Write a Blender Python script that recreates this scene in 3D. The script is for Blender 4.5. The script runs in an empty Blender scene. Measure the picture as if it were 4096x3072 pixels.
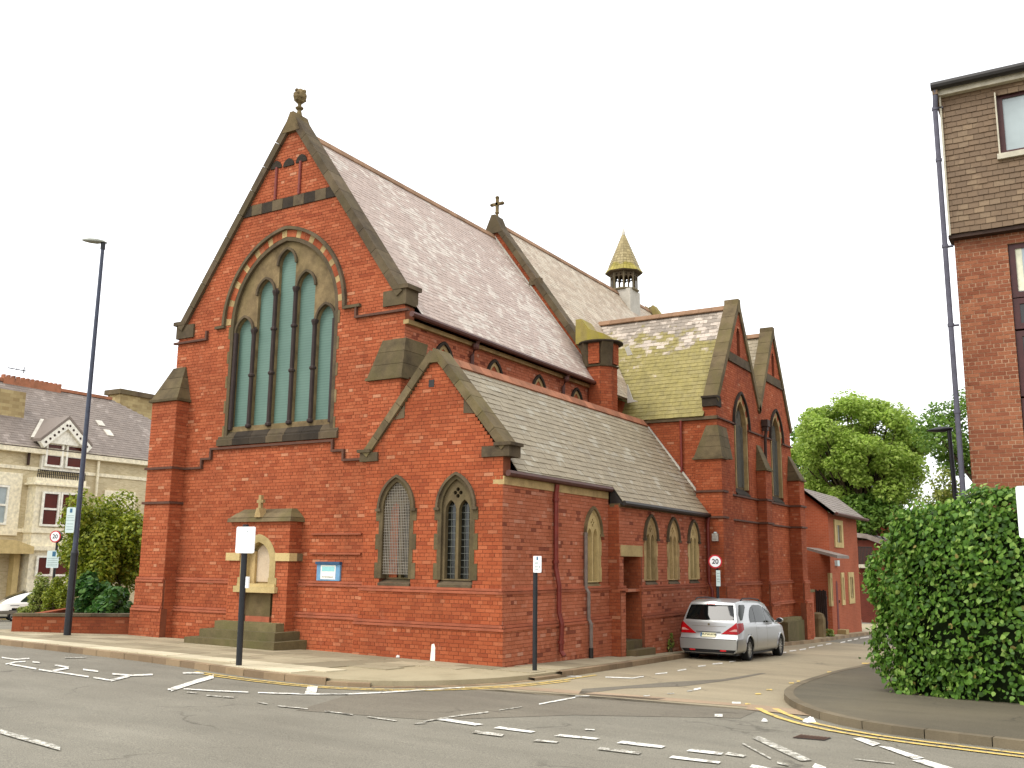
import bpy, math, random
import numpy as np
from mathutils import Vector, Matrix
from mathutils.geometry import tessellate_polygon

# ------------------------------------------------------------------ camera, sky, sun, exposure
K = 1.12                                   # the plan below is drawn in units of 1.12 m
scene = bpy.context.scene
CAMP = np.array([10.29, -16.79, 2.0]); FPX, YAW, PITCH, ROLL = 3867.8, -0.541648, 0.182878, 0.011518
_fw = np.array([math.sin(YAW)*math.cos(PITCH), math.cos(YAW)*math.cos(PITCH), math.sin(PITCH)])
_ri = np.array([math.cos(YAW), -math.sin(YAW), 0.0]); _up = np.cross(_ri, _fw)
_r = math.cos(ROLL)*_ri+math.sin(ROLL)*_up; _u = -math.sin(ROLL)*_ri+math.cos(ROLL)*_up
CM = np.array([_r, _u, _fw])
cam = bpy.data.cameras.new('camera'); camo = bpy.data.objects.new('camera', cam)
scene.collection.objects.link(camo); scene.camera = camo
cam.sensor_width = 36; cam.lens = 36*FPX/4096; cam.clip_start = 0.1; cam.clip_end = 3000
camo.matrix_world = Matrix(((_r[0], _u[0], -_fw[0], CAMP[0]*K), (_r[1], _u[1], -_fw[1], CAMP[1]*K), (_r[2], _u[2], -_fw[2], CAMP[2]*K), (0, 0, 0, 1)))

world = bpy.data.worlds.new('World'); scene.world = world; world.use_nodes = True
SUN_EL, SUN_AZ = 52, 205                    # azimuth clockwise from +Y; overcast, so very soft
wt = world.node_tree; bg = wt.nodes['Background']
sky = wt.nodes.new('ShaderNodeTexSky'); sky.sky_type = 'NISHITA'; sky.sun_disc = False
sky.sun_elevation = math.radians(SUN_EL); sky.sun_rotation = math.radians(SUN_AZ)
sky.air_density = 1.0; sky.dust_density = 6.0; sky.ozone_density = 1.0
hs = wt.nodes.new('ShaderNodeHueSaturation'); hs.inputs['Saturation'].default_value = 0.10   # cloud cover greys the sky
mx = wt.nodes.new('ShaderNodeMix'); mx.data_type = 'RGBA'; mx.inputs[0].default_value = 0.72
mx.inputs[7].default_value = (17.0, 17.3, 17.8, 1)                                             # even white cloud
wt.links.new(sky.outputs[0], hs.inputs['Color']); wt.links.new(hs.outputs[0], mx.inputs[6]); wt.links.new(mx.outputs[2], bg.inputs[0])
bg.inputs[1].default_value = 0.10
sl = bpy.data.lights.new('sun', 'SUN'); sl.energy = 1.1; sl.angle = math.radians(18); sl.color = (1.0, 0.95, 0.87)
so = bpy.data.objects.new('sun', sl); scene.collection.objects.link(so)
_a, _e = math.radians(SUN_AZ), math.radians(SUN_EL)
so.rotation_euler = Vector((-math.sin(_a)*math.cos(_e), -math.cos(_a)*math.cos(_e), -math.sin(_e))).to_track_quat('-Z', 'Y').to_euler()
so.location = (0, 0, 40)
vs = scene.view_settings; vs.view_transform = 'Standard'; vs.look = 'None'; vs.exposure = 0.42; vs.gamma = 1.0; vs.use_curve_mapping = False
scene.render.resolution_x, scene.render.resolution_y = 1024, 768
try: scene.cycles.max_bounces = 6; scene.cycles.diffuse_bounces = 3; scene.cycles.glossy_bounces = 3
except Exception: pass

rnd = random.Random(11); nrg = np.random.default_rng(5)
col = scene.collection

# ------------------------------------------------------------------ picture measurements -> places
def ray(x, y):                              # x, y: pixels of a 2212 x 1659 view of the photograph
    x *= 1.85172; y *= 1.85172
    return CM.T @ np.array([(x-2048)/FPX, -(y-1536)/FPX, 1.0])
def at(x, y, X=None, Y=None, Z=None):
    r = ray(x, y)
    t = (X-CAMP[0])/r[0] if X is not None else (Y-CAMP[1])/r[1] if Y is not None else (Z-CAMP[2])/r[2]
    return CAMP+t*r
def gz(x, y):                               # the ground falls gently along the side street and towards the far left
    yy = min(max(y, -70.0), 60.0)
    xx = min(max(x, -40.0), 40.0)
    return -0.01*max(xx, -14.0)-0.03*yy+(0.031*(xx+14) if xx < -14 else 0.0)
def onground(x, y, a=0.0):                  # pixel -> point on the ground plane raised by a
    r = ray(x, y); t = (a-0.01*CAMP[0]-0.03*CAMP[1]-CAMP[2])/(r[2]+0.01*r[0]+0.03*r[1])
    return CAMP+t*r
ROAD = -0.11

# ------------------------------------------------------------------ materials
def S(r, g, b): return tuple(((c/255)/12.92 if c/255 <= 0.04045 else ((c/255+0.055)/1.055)**2.4) for c in (r, g, b))+(1.0,)
MATS = {}
class NT:
    def __init__(s, name):
        s.m = bpy.data.materials.new(name); s.m.use_nodes = True; s.t = s.m.node_tree
        s.b = s.t.nodes['Principled BSDF']; s.out = s.t.nodes['Material Output']; MATS[name] = s.m
        s.g = s.n('ShaderNodeNewGeometry'); s.pos = s.g.outputs['Position']
    def n(s, ty, **kw):
        q = s.t.nodes.new(ty)
        for k, v in kw.items(): setattr(q, k, v)
        return q
    def l(s, a, b): s.t.links.new(a, b)
    def put(s, sock, v):
        if hasattr(v, 'is_output') or isinstance(v, bpy.types.NodeSocket): s.l(v, sock)
        else: sock.default_value = v
    def noise(s, scale, detail=3, rough=0.55, vec=None, dist=0.0):
        q = s.n('ShaderNodeTexNoise'); q.inputs['Scale'].default_value = scale; q.inputs['Detail'].default_value = detail
        q.inputs['Roughness'].default_value = rough; q.inputs['Distortion'].default_value = dist
        s.l(vec if vec is not None else s.pos, q.inputs['Vector']); return q.outputs['Fac']
    def mul3(s, v):                         # stretched world position
        q = s.n('ShaderNodeVectorMath', operation='MULTIPLY'); s.l(s.pos, q.inputs[0]); q.inputs[1].default_value = v; return q.outputs[0]
    def math(s, op, a, b=0.0, clamp=False):
        q = s.n('ShaderNodeMath', operation=op, use_clamp=clamp); s.put(q.inputs[0], a); s.put(q.inputs[1], b); return q.outputs[0]
    def ramp(s, f, stops, interp='LINEAR'):
        q = s.n('ShaderNodeValToRGB'); cr = q.color_ramp; cr.interpolation = interp
        while len(cr.elements) < len(stops): cr.elements.new(0.5)
        for e, (p, c) in zip(cr.elements, stops): e.position = p; e.color = c if not isinstance(c, (int, float)) else (c, c, c, 1)
        s.l(f, q.inputs[0]); return q.outputs[0]
    def mix(s, f, a, b, mode='MIX'):
        q = s.n('ShaderNodeMix', data_type='RGBA', blend_type=mode); s.put(q.inputs[0], f); s.put(q.inputs[6], a); s.put(q.inputs[7], b); return q.outputs[2]
    def rand(s):                            # one value per piece, joined or single
        oi = s.n('ShaderNodeObjectInfo'); return s.math('FRACT', s.math('ADD', s.g.outputs['Random Per Island'], oi.outputs['Random']))
    def bump(s, h, strength=0.3, dist=0.02):
        q = s.n('ShaderNodeBump'); q.inputs['Strength'].default_value = strength; q.inputs['Distance'].default_value = dist
        s.l(h, q.inputs['Height']); s.l(q.outputs[0], s.b.inputs['Normal'])
    def sep(s):
        q = s.n('ShaderNodeSeparateXYZ'); s.l(s.pos, q.inputs[0]); return q.outputs
    def done(s, c, rough=0.85, spec=0.3, metal=0.0):
        s.put(s.b.inputs['Base Color'], c); s.put(s.b.inputs['Roughness'], rough); s.b.inputs['Specular IOR Level'].default_value = spec
        s.b.inputs['Metallic'].default_value = metal; return s.m

def m_plain(name, c, rough=0.6, spec=0.4, metal=0.0, var=0.12, sc=6.0):
    t = NT(name); f = t.noise(sc, 4); d = tuple(max(0, x*(1-var*2)) for x in c[:3])+(1,); h = tuple(min(1, x*(1+var)) for x in c[:3])+(1,)
    return t.done(t.ramp(f, [(0.3, d), (0.7, h)]), rough, spec, metal)

def m_brick(name, stops, mottle=0.35, soot=0.5):
    t = NT(name); r = t.rand()
    c = t.ramp(r, stops, 'CONSTANT' if False else 'LINEAR')
    big = t.noise(0.45, 4, 0.6); c = t.mix(1.0, c, t.ramp(big, [(0.3, 1-mottle), (0.62, 1.08)]), 'MULTIPLY')
    st = t.noise(1.0, 5, 0.65, t.mul3((1.6, 1.6, 0.35)))
    c = t.mix(t.math('MULTIPLY', t.ramp(st, [(0.55, 0.0), (0.75, 1.0)]), soot*0.5), c, S(70, 42, 30))
    pt = t.noise(0.8, 6, 0.7, t.mul3((1.0, 1.0, 1.5))); c = t.mix(t.math('MULTIPLY', t.ramp(pt, [(0.50, 0.0), (0.72, 1.0)]), soot*0.5), c, S(124, 68, 50))
    wh = t.noise(1.7, 6, 0.75); c = t.mix(t.math('MULTIPLY', t.ramp(wh, [(0.60, 0.0), (0.74, 1.0)]), 0.28), c, S(200, 140, 108))
    fine = t.noise(55, 3); c = t.mix(1.0, c, t.ramp(fine, [(0.25, 0.72), (0.75, 1.15)]), 'MULTIPLY')
    t.bump(t.noise(90, 2), 0.25, 0.006)
    return t.done(c, 0.9, 0.2)
BR = lambda k: [(0.0, S(150*k, 74*k, 46*k)), (0.10, S(161*k, 81*k, 49*k)), (0.5, S(169*k, 88*k, 54*k)), (0.90, S(176*k, 95*k, 60*k)), (0.98, S(182*k, 105*k, 70*k)), (1.0, S(192*k, 130*k, 96*k))]
m_brick('brick_front', [(0.0, S(150, 74, 46)), (0.10, S(162, 84, 52)), (0.5, S(171, 91, 58)), (0.90, S(178, 99, 64)), (0.98, S(185, 112, 78)), (1.0, S(196, 138, 104))], 0.2, 0.5)
m_brick('brick_chapel', BR(1.0), 0.24, 0.7)
m_brick('brick_side', [(0.0, S(128, 70, 50)), (0.04, S(138, 74, 54)), (0.07, S(174, 100, 70)), (0.6, S(180, 106, 76)), (0.94, S(187, 115, 86)), (1.0, S(196, 140, 114))], 0.15, 0.35)
m_brick('brick_deep', BR(0.96), 0.25, 0.6)
m_brick('brick_flats', [(0.0, S(132, 78, 55)), (0.3, S(144, 87, 62)), (0.7, S(154, 96, 68)), (1.0, S(164, 106, 76))], 0.12, 0.15)
m_brick('brick_garden', BR(0.85), 0.3, 0.6)
def m_mortar(name, c, soot):
    t = NT(name); f = t.noise(3, 4); return t.done(t.ramp(f, [(0.3, tuple(x*0.7 for x in c[:3])+(1,)), (0.7, c)]), 0.95, 0.1)
m_mortar('mortar', S(134, 82, 60), 0); m_mortar('mortar_pale', S(196, 160, 130), 0)

def m_stone(name, c, dark, green=None, soot=0.6, gz_=0.0):
    t = NT(name); r = t.rand(); v = t.ramp(r, [(0.0, 0.8), (1.0, 1.14)])
    a = t.noise(2.2, 6, 0.65); b = t.noise(0.9, 5, 0.6, t.mul3((1.5, 1.5, 0.6)))
    cc = t.mix(t.math('MULTIPLY', t.ramp(a, [(0.4, 0.0), (0.7, 1.0)]), soot), c, dark)
    if green is not None: cc = t.mix(t.math('MULTIPLY', t.ramp(b, [(0.45, 0.0), (0.65, 1.0)]), 0.7), cc, green)
    cc = t.mix(1.0, cc, v, 'MULTIPLY'); cc = t.mix(1.0, cc, t.ramp(t.noise(40, 3), [(0.2, 0.8), (0.8, 1.12)]), 'MULTIPLY')
    t.bump(t.noise(35, 4), 0.35, 0.01); return t.done(cc, 0.9, 0.2)
m_stone('stone', S(134, 115, 82), S(74, 61, 44), S(102, 90, 58), 0.8)
m_stone('stone_dark', S(102, 88, 68), S(58, 49, 40), S(90, 80, 56), 0.8)
m_stone('stone_black', S(62, 54, 44), S(34, 30, 27), None, 0.7)
m_stone('stone_cream', S(196, 174, 122), S(140, 120, 78), None, 0.5)
m_stone('stone_pale', S(186, 160, 112), S(110, 90, 58), None, 0.6)
m_stone('stone_moss', S(118, 103, 76), S(72, 61, 46), S(106, 96, 60), 0.7)
m_stone('stone_olive', S(108, 94, 68), S(62, 53, 40), S(94, 85, 54), 0.75)
m_stone('stone_lichen', S(150, 134, 92), S(80, 72, 48), S(158, 146, 50), 0.5)
m_stone('stone_step', S(120, 108, 76), S(80, 70, 48), S(100, 96, 58), 0.6)
m_stone('panel_pink', S(214, 194, 166), S(190, 166, 136), None, 0.4)
m_stone('lead_pale', S(208, 202, 188), S(170, 162, 146), None, 0.5)
m_stone('brick_string', S(174, 100, 72), S(124, 70, 52), None, 0.6)
m_stone('ridge_tile', S(166, 110, 82), S(116, 82, 60), None, 0.7); m_stone('ridge_dull', S(150, 118, 92), S(112, 88, 66), None, 0.5)

def m_slate(name, base, light, dark, lightamt, patch=0.8, moss=None):
    t = NT(name); r = t.rand()
    n1 = t.noise(patch, 4, 0.6); f = t.math('ADD', n1, t.math('MULTIPLY', t.math('SUBTRACT', r, 0.5), 0.26))
    c = t.mix(t.ramp(f, [(lightamt, 0.0), (lightamt+0.045, 1.0)]), base, light)
    c = t.mix(1.0, c, t.ramp(t.math('FRACT', t.math('MULTIPLY', r, 7.31)), [(0.0, 0.90), (1.0, 1.08)]), 'MULTIPLY')
    n2 = t.noise(1.4, 5, 0.65); c = t.mix(t.math('MULTIPLY', t.ramp(n2, [(0.5, 0.0), (0.75, 1.0)]), 0.5), c, dark)
    if moss:
        z0, z1, mc, md = moss; z = t.sep()[2]
        h = t.math('DIVIDE', t.math('SUBTRACT', z, z0*K), (z1-z0)*K)
        w = t.math('ADD', h, t.math('MULTIPLY', t.math('SUBTRACT', t.noise(0.9, 5, 0.65), 0.5), 1.7)); w = t.math('ADD', w, t.math('MULTIPLY', t.math('SUBTRACT', r, 0.5), 0.22))
        mcol = t.mix(t.noise(1.8, 4), mc, md)
        mcol = t.mix(1.0, mcol, t.ramp(t.noise(2.0, 4, 0.6, t.mul3((2.5, 2.5, 0.25))), [(0.3, 0.7), (0.7, 1.15)]), 'MULTIPLY')
        c = t.mix(t.math('MULTIPLY', t.ramp(w, [(0.5, 1.0), (0.66, 0.0)]), 0.92), c, mcol)
    c = t.mix(1.0, c, t.ramp(t.noise(30, 3), [(0.2, 0.86), (0.8, 1.1)]), 'MULTIPLY')
    t.bump(t.noise(40, 2), 0.2, 0.006); return t.done(c, 0.62, 0.35)
m_slate('slate_nave', S(176, 157, 144), S(196, 184, 170), S(166, 146, 132), 0.53, 0.5)
m_slate('slate_chancel', S(176, 158, 136), S(190, 176, 154), S(126, 108, 88), 0.50, 1.2)
m_slate('slate_chapel', S(150, 138, 114), S(164, 156, 136), S(130, 116, 94), 0.60, 1.1)
m_slate('slate_transept', S(150, 138, 124), S(194, 180, 164), S(84, 78, 70), 0.52, 1.0, (7.5, 10.6, S(130, 119, 54), S(160, 146, 80)))
m_slate('slate_spire', S(146, 130, 88), S(164, 148, 104), S(112, 100, 66), 0.5, 2.0, (14.45, 14.95, S(150, 138, 56), S(166, 150, 64)))
m_slate('slate_house', S(128, 116, 106), S(146, 134, 124), S(104, 92, 82), 0.6, 0.5)
m_slate('tile_flats', S(112, 90, 66), S(128, 106, 80), S(96, 76, 56), 0.62, 1.0)

def m_asphalt(name, a, b, spk=0.25, patch=0.35):
    t = NT(name); c = t.ramp(t.noise(patch, 5, 0.6), [(0.3, a), (0.7, b)])
    c = t.mix(1.0, c, t.ramp(t.noise(0.9, 5, 0.7, t.mul3((0.25, 1.4, 1))), [(0.3, 0.86), (0.7, 1.1)]), 'MULTIPLY')
    c = t.mix(1.0, c, t.ramp(t.noise(70, 2), [(0.3, 1-spk), (0.7, 1+spk)]), 'MULTIPLY')
    cr = t.n('ShaderNodeTexVoronoi', feature='DISTANCE_TO_EDGE'); cr.inputs['Scale'].default_value = 0.28
    w = t.n('ShaderNodeVectorMath', operation='ADD'); t.l(t.pos, w.inputs[0])
    nz = t.n('ShaderNodeTexNoise'); nz.inputs['Scale'].default_value = 1.5; nz.inputs['Detail'].default_value = 5; t.l(t.pos, nz.inputs['Vector']); t.l(nz.outputs['Color'], w.inputs[1]); t.l(w.outputs[0], cr.inputs['Vector'])
    msk = t.math('MULTIPLY', t.ramp(cr.outputs['Distance'], [(0.0, 1.0), (0.012, 0.0)]), t.ramp(t.noise(0.4, 2), [(0.5, 0.0), (0.6, 1.0)]))
    c = t.mix(t.math('MULTIPLY', msk, 0.5), c, S(50, 46, 40))
    t.bump(t.noise(120, 2), 0.4, 0.01); return t.done(c, 0.85, 0.25)
m_asphalt('asphalt', S(116, 111, 98), S(131, 126, 112), 0.4)
m_asphalt('asphalt_side', S(146, 135, 111), S(160, 147, 121), 0.25)
m_asphalt('asphalt_dark', S(92, 88, 80), S(106, 102, 92))
m_asphalt('asphalt_patch', S(108, 101, 88), S(121, 114, 99), 0.4)
m_asphalt('footway_dark', S(88, 82, 68), S(106, 98, 80))
m_asphalt('setts', S(150, 128, 104), S(170, 148, 122), 0.3)
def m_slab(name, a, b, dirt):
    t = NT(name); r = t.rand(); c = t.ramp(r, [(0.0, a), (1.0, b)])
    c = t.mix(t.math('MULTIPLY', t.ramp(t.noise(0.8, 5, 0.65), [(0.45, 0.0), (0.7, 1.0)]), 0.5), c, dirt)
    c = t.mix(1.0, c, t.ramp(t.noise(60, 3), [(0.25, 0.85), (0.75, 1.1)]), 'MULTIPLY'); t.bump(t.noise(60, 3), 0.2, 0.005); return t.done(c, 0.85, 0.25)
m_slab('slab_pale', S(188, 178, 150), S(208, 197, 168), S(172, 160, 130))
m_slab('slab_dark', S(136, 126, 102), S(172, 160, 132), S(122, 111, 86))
m_slab('kerb_stone', S(128, 108, 84), S(156, 134, 104), S(104, 88, 66))
m_slab('kerb_dark', S(104, 94, 76), S(124, 112, 90), S(84, 76, 60))
m_slab('bedding', S(160, 148, 120), S(170, 158, 128), S(128, 117, 90))
def m_mark(name, c, wear, under):
    t = NT(name); f = t.math('ADD', t.math('MULTIPLY', t.noise(9, 5, 0.7), 0.6), t.math('MULTIPLY', t.noise(60, 3, 0.7), 0.4))
    return t.done(t.mix(t.ramp(f, [(wear-0.04, 0.0), (wear+0.04, 1.0)]), c, under), 0.7, 0.3)
m_mark('paint_white', S(232, 229, 218), 0.535, S(128, 123, 110))
m_mark('paint_worn', S(212, 208, 194), 0.485, S(124, 119, 106))
m_mark('paint_yellow', S(222, 190, 104), 0.535, S(134, 124, 100))

def m_glass(name, c, rough=0.12, spec=0.6):
    t = NT(name); n = t.noise(1.2, 3); return t.done(t.ramp(n, [(0.3, tuple(x*0.7 for x in c[:3])+(1,)), (0.7, c)]), rough, spec)
m_glass('glass_dark', S(34, 36, 32)); m_glass('glass_van', S(16, 18, 18), 0.04, 0.3); m_glass('glass_vanside', S(34, 44, 28), 0.10, 0.10); m_glass('glass_house', S(92, 34, 22), 0.2, 0.3); m_glass('glass_flats', S(172, 184, 184), 0.1); m_glass('glass_grey', S(96, 92, 82), 0.3)  # glass_vanside: the green of reflected trees is put into its base colour
t = NT('glaze_teal'); _z = t.sep()[2]
_w = t.n('ShaderNodeTexWave', wave_type='BANDS', bands_direction='Z'); _w.inputs['Scale'].default_value = 4.2; _w.inputs['Distortion'].default_value = 0.6; t.l(t.pos, _w.inputs['Vector'])
_c = t.mix(t.noise(1.3, 4), S(80, 108, 97), S(108, 136, 122)); _c = t.mix(1.0, _c, t.ramp(_w.outputs['Fac'], [(0.0, 0.86), (0.5, 1.05)]), 'MULTIPLY'); t.done(_c, 0.5, 0.4)
for nm, c, rg, sp, me in (('black_paint', S(30, 32, 36), 0.45, 0.4, 0), ('lamp_blue', S(60, 66, 82), 0.4, 0.4, 0), ('lamp_head', S(150, 152, 140), 0.5, 0.4, 0), ('sign_white', S(246, 247, 246), 0.45, 0.4, 0), ('sign_pale', S(200, 216, 212), 0.5, 0.4, 0),
                          ('sign_red', S(196, 26, 40), 0.5, 0.4, 0), ('sign_blue', S(50, 100, 130), 0.5, 0.4, 0), ('ink', S(28, 34, 34), 0.7, 0.2, 0), ('ink_faint', S(150, 168, 164), 0.7, 0.2, 0), ('board_blue', S(112, 158, 192), 0.5, 0.4, 0), ('board_dark', S(44, 78, 110), 0.5, 0.4, 0),
                          ('poster_cyan', S(150, 206, 206), 0.6, 0.3, 0), ('poster_white', S(240, 238, 226), 0.6, 0.3, 0), ('gutter_brown', S(84, 48, 38), 0.5, 0.4, 0), ('gutter_black', S(40, 36, 32), 0.5, 0.4, 0), ('pipe_red', S(120, 46, 34), 0.5, 0.4, 0), ('pipe_grey', S(124, 112, 102), 0.6, 0.4, 0),
                          ('pipe_violet', S(84, 82, 94), 0.5, 0.4, 0), ('wire_grey', S(150, 142, 128), 0.6, 0.3, 0), ('lead_line', S(110, 112, 104), 0.6, 0.3, 0), ('frame_plum', S(72, 36, 34), 0.5, 0.4, 0), ('white_paint', S(242, 238, 222), 0.5, 0.4, 0), ('cream_paint', S(240, 230, 200), 0.7, 0.3, 0),
                          ('timber_dark', S(62, 44, 34), 0.7, 0.3, 0), ('door_dark', S(44, 28, 22), 0.7, 0.3, 0), ('door_red', S(104, 32, 24), 0.6, 0.3, 0), ('tyre', S(26, 26, 26), 0.85, 0.3, 0), ('chrome', S(190, 190, 186), 0.3, 0.5, 0.7), ('plastic_black', S(24, 25, 26), 0.55, 0.4, 0),
                          ('lamp_red', S(176, 16, 22), 0.2, 0.2, 0), ('lamp_clear', S(206, 150, 140), 0.15, 0.6, 0), ('reflector_red', S(220, 30, 40), 0.3, 0.5, 0), ('plate_white', S(232, 226, 186), 0.5, 0.4, 0), ('plate_blue', S(60, 110, 150), 0.5, 0.4, 0), ('shaft_dark', S(56, 44, 40), 0.7, 0.3, 0), ('string_brown', S(92, 62, 48), 0.8, 0.3, 0),
                          ('fascia_white', S(196, 188, 166), 0.6, 0.3, 0), ('curtain', S(224, 222, 196), 0.9, 0.1, 0), ('litter', S(232, 230, 222), 0.8, 0.2, 0), ('iron_rust', S(96, 70, 54), 0.8, 0.3, 0.2), ('lintel_grey', S(120, 110, 86), 0.9, 0.2, 0)):
    m_plain(nm, c, rg, sp, me, 0.02 if nm[:4] in ('sign', 'post', 'plat') else 0.12)
def m_carpaint(name, c):
    t = NT(name); f = t.noise(300, 2); t.b.inputs['Coat Weight'].default_value = 0.6; t.b.inputs['Coat Roughness'].default_value = 0.06
    return t.done(t.ramp(f, [(0.3, tuple(x*0.92 for x in c[:3])+(1,)), (0.7, c)]), 0.32, 0.5, 0.6)
m_carpaint('paint_silver', S(180, 182, 180)); m_carpaint('paint_carwhite', S(226, 222, 210)); m_carpaint('paint_cargrey', S(138, 130, 120))
def m_brickpat(name, c1, c2, mo, w=0.225, h=0.075):
    t = NT(name); sp = t.sep(); cb = t.n('ShaderNodeCombineXYZ'); t.l(t.math('ADD', sp[0], sp[1]), cb.inputs[0]); t.l(sp[2], cb.inputs[1])
    q = t.n('ShaderNodeTexBrick'); t.l(cb.outputs[0], q.inputs['Vector']); q.inputs['Scale'].default_value = 1.0; q.inputs['Brick Width'].default_value = w; q.inputs['Row Height'].default_value = h
    q.inputs['Mortar Size'].default_value = 0.008; q.inputs['Color1'].default_value = c1; q.inputs['Color2'].default_value = c2; q.inputs['Mortar'].default_value = mo; q.inputs['Bias'].default_value = 0.0
    c = t.mix(1.0, q.outputs['Color'], t.ramp(t.noise(0.8, 5), [(0.3, 0.82), (0.7, 1.1)]), 'MULTIPLY'); return t.done(c, 0.9, 0.2)
m_brickpat('far_yellow', S(206, 192, 156), S(184, 168, 132), S(204, 192, 160)); m_brickpat('far_red', S(168, 90, 60), S(156, 80, 52), S(164, 104, 80)); m_brickpat('far_dark', S(112, 52, 40), S(96, 44, 34), S(110, 70, 56))
m_brickpat('far_stone', S(178, 160, 116), S(146, 126, 88), S(150, 132, 96), 0.4, 0.2)
def m_leaf(name, stops, tr=0.35):
    t = NT(name); c = t.ramp(t.rand(), stops); c = t.mix(1.0, c, t.ramp(t.noise(0.7, 3), [(0.3, 0.8), (0.7, 1.15)]), 'MULTIPLY'); t.done(c, 0.5, 0.35)
    ts = t.n('ShaderNodeBsdfTranslucent'); t.l(c, ts.inputs[0]); ms = t.n('ShaderNodeMixShader'); ms.inputs[0].default_value = tr
    t.l(t.b.outputs[0], ms.inputs[1]); t.l(ts.outputs[0], ms.inputs[2]); t.l(ms.outputs[0], t.out.inputs[0])
m_leaf('leaf_tree', [(0.0, S(128, 154, 60)), (0.5, S(160, 186, 80)), (1.0, S(192, 210, 110))], 0.5)
m_leaf('leaf_tree_dark', [(0.0, S(84, 116, 44)), (0.5, S(108, 142, 56)), (1.0, S(138, 168, 74))], 0.45)
m_leaf('leaf_hedge', [(0.0, S(60, 92, 30)), (0.5, S(90, 130, 44)), (0.82, S(122, 158, 62)), (0.97, S(156, 184, 92)), (1.0, S(150, 130, 70))])
m_leaf('leaf_bush', [(0.0, S(92, 110, 20)), (0.5, S(128, 142, 32)), (1.0, S(168, 172, 60))])
m_leaf('leaf_laurel', [(0.0, S(36, 74, 28)), (0.5, S(60, 104, 38)), (1.0, S(104, 140, 66))])
m_leaf('leaf_pale', [(0.0, S(96, 116, 40)), (0.5, S(132, 146, 60)), (1.0, S(170, 172, 92))])
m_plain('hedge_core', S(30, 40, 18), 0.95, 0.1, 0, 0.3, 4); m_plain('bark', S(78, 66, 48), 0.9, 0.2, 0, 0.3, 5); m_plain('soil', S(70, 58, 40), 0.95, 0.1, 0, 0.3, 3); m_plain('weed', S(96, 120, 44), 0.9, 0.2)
# ------------------------------------------------------------------ builders
def link(name, me, mat, parent=None, kind=None, smooth=False, loc=None):
    o = bpy.data.objects.new(name, me); col.objects.link(o)
    if mat is not None and not me.materials: me.materials.append(MATS[mat])
    if loc is not None: o.location = tuple(c*K for c in loc)
    if parent is not None:
        o.parent = parent
        if parent.get('_loc') is not None: o.matrix_parent_inverse = Matrix.Translation(Vector(parent['_loc'])).inverted()
    if kind: o['kind'] = kind
    if smooth:
        me.polygons.foreach_set('use_smooth', [True]*len(me.polygons))
    return o
def thing(name, label, cat, loc, group=None, rotz=None, kind=None):
    o = bpy.data.objects.new(name, None); col.objects.link(o); o.location = tuple(c*K for c in loc); o.empty_display_size = 0.2
    if rotz is None: o['_loc'] = [c*K for c in loc]
    else: o.rotation_euler = (0, 0, rotz)
    return tag(o, label, cat, group, kind)
def tag(o, label=None, cat=None, group=None, kind=None):
    if label: o['label'] = label
    if cat: o['category'] = cat
    if group: o['group'] = group
    if kind: o['kind'] = kind
    return o
class Fr:                                   # a drawing frame: u along, v up (or up a slope), n outwards
    def __init__(s, o, u, n, v=(0, 0, 1)):
        s.o = np.array(o, float); s.u = np.array(u, float); s.n = np.array(n, float); s.v = np.array(v, float)
    def __call__(s, u, v, n=0.0): return s.o+u*s.u+v*s.v+n*s.n
W3 = Fr((0, 0, 0), (1, 0, 0), (0, 1, 0))     # plain x, z, y
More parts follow.
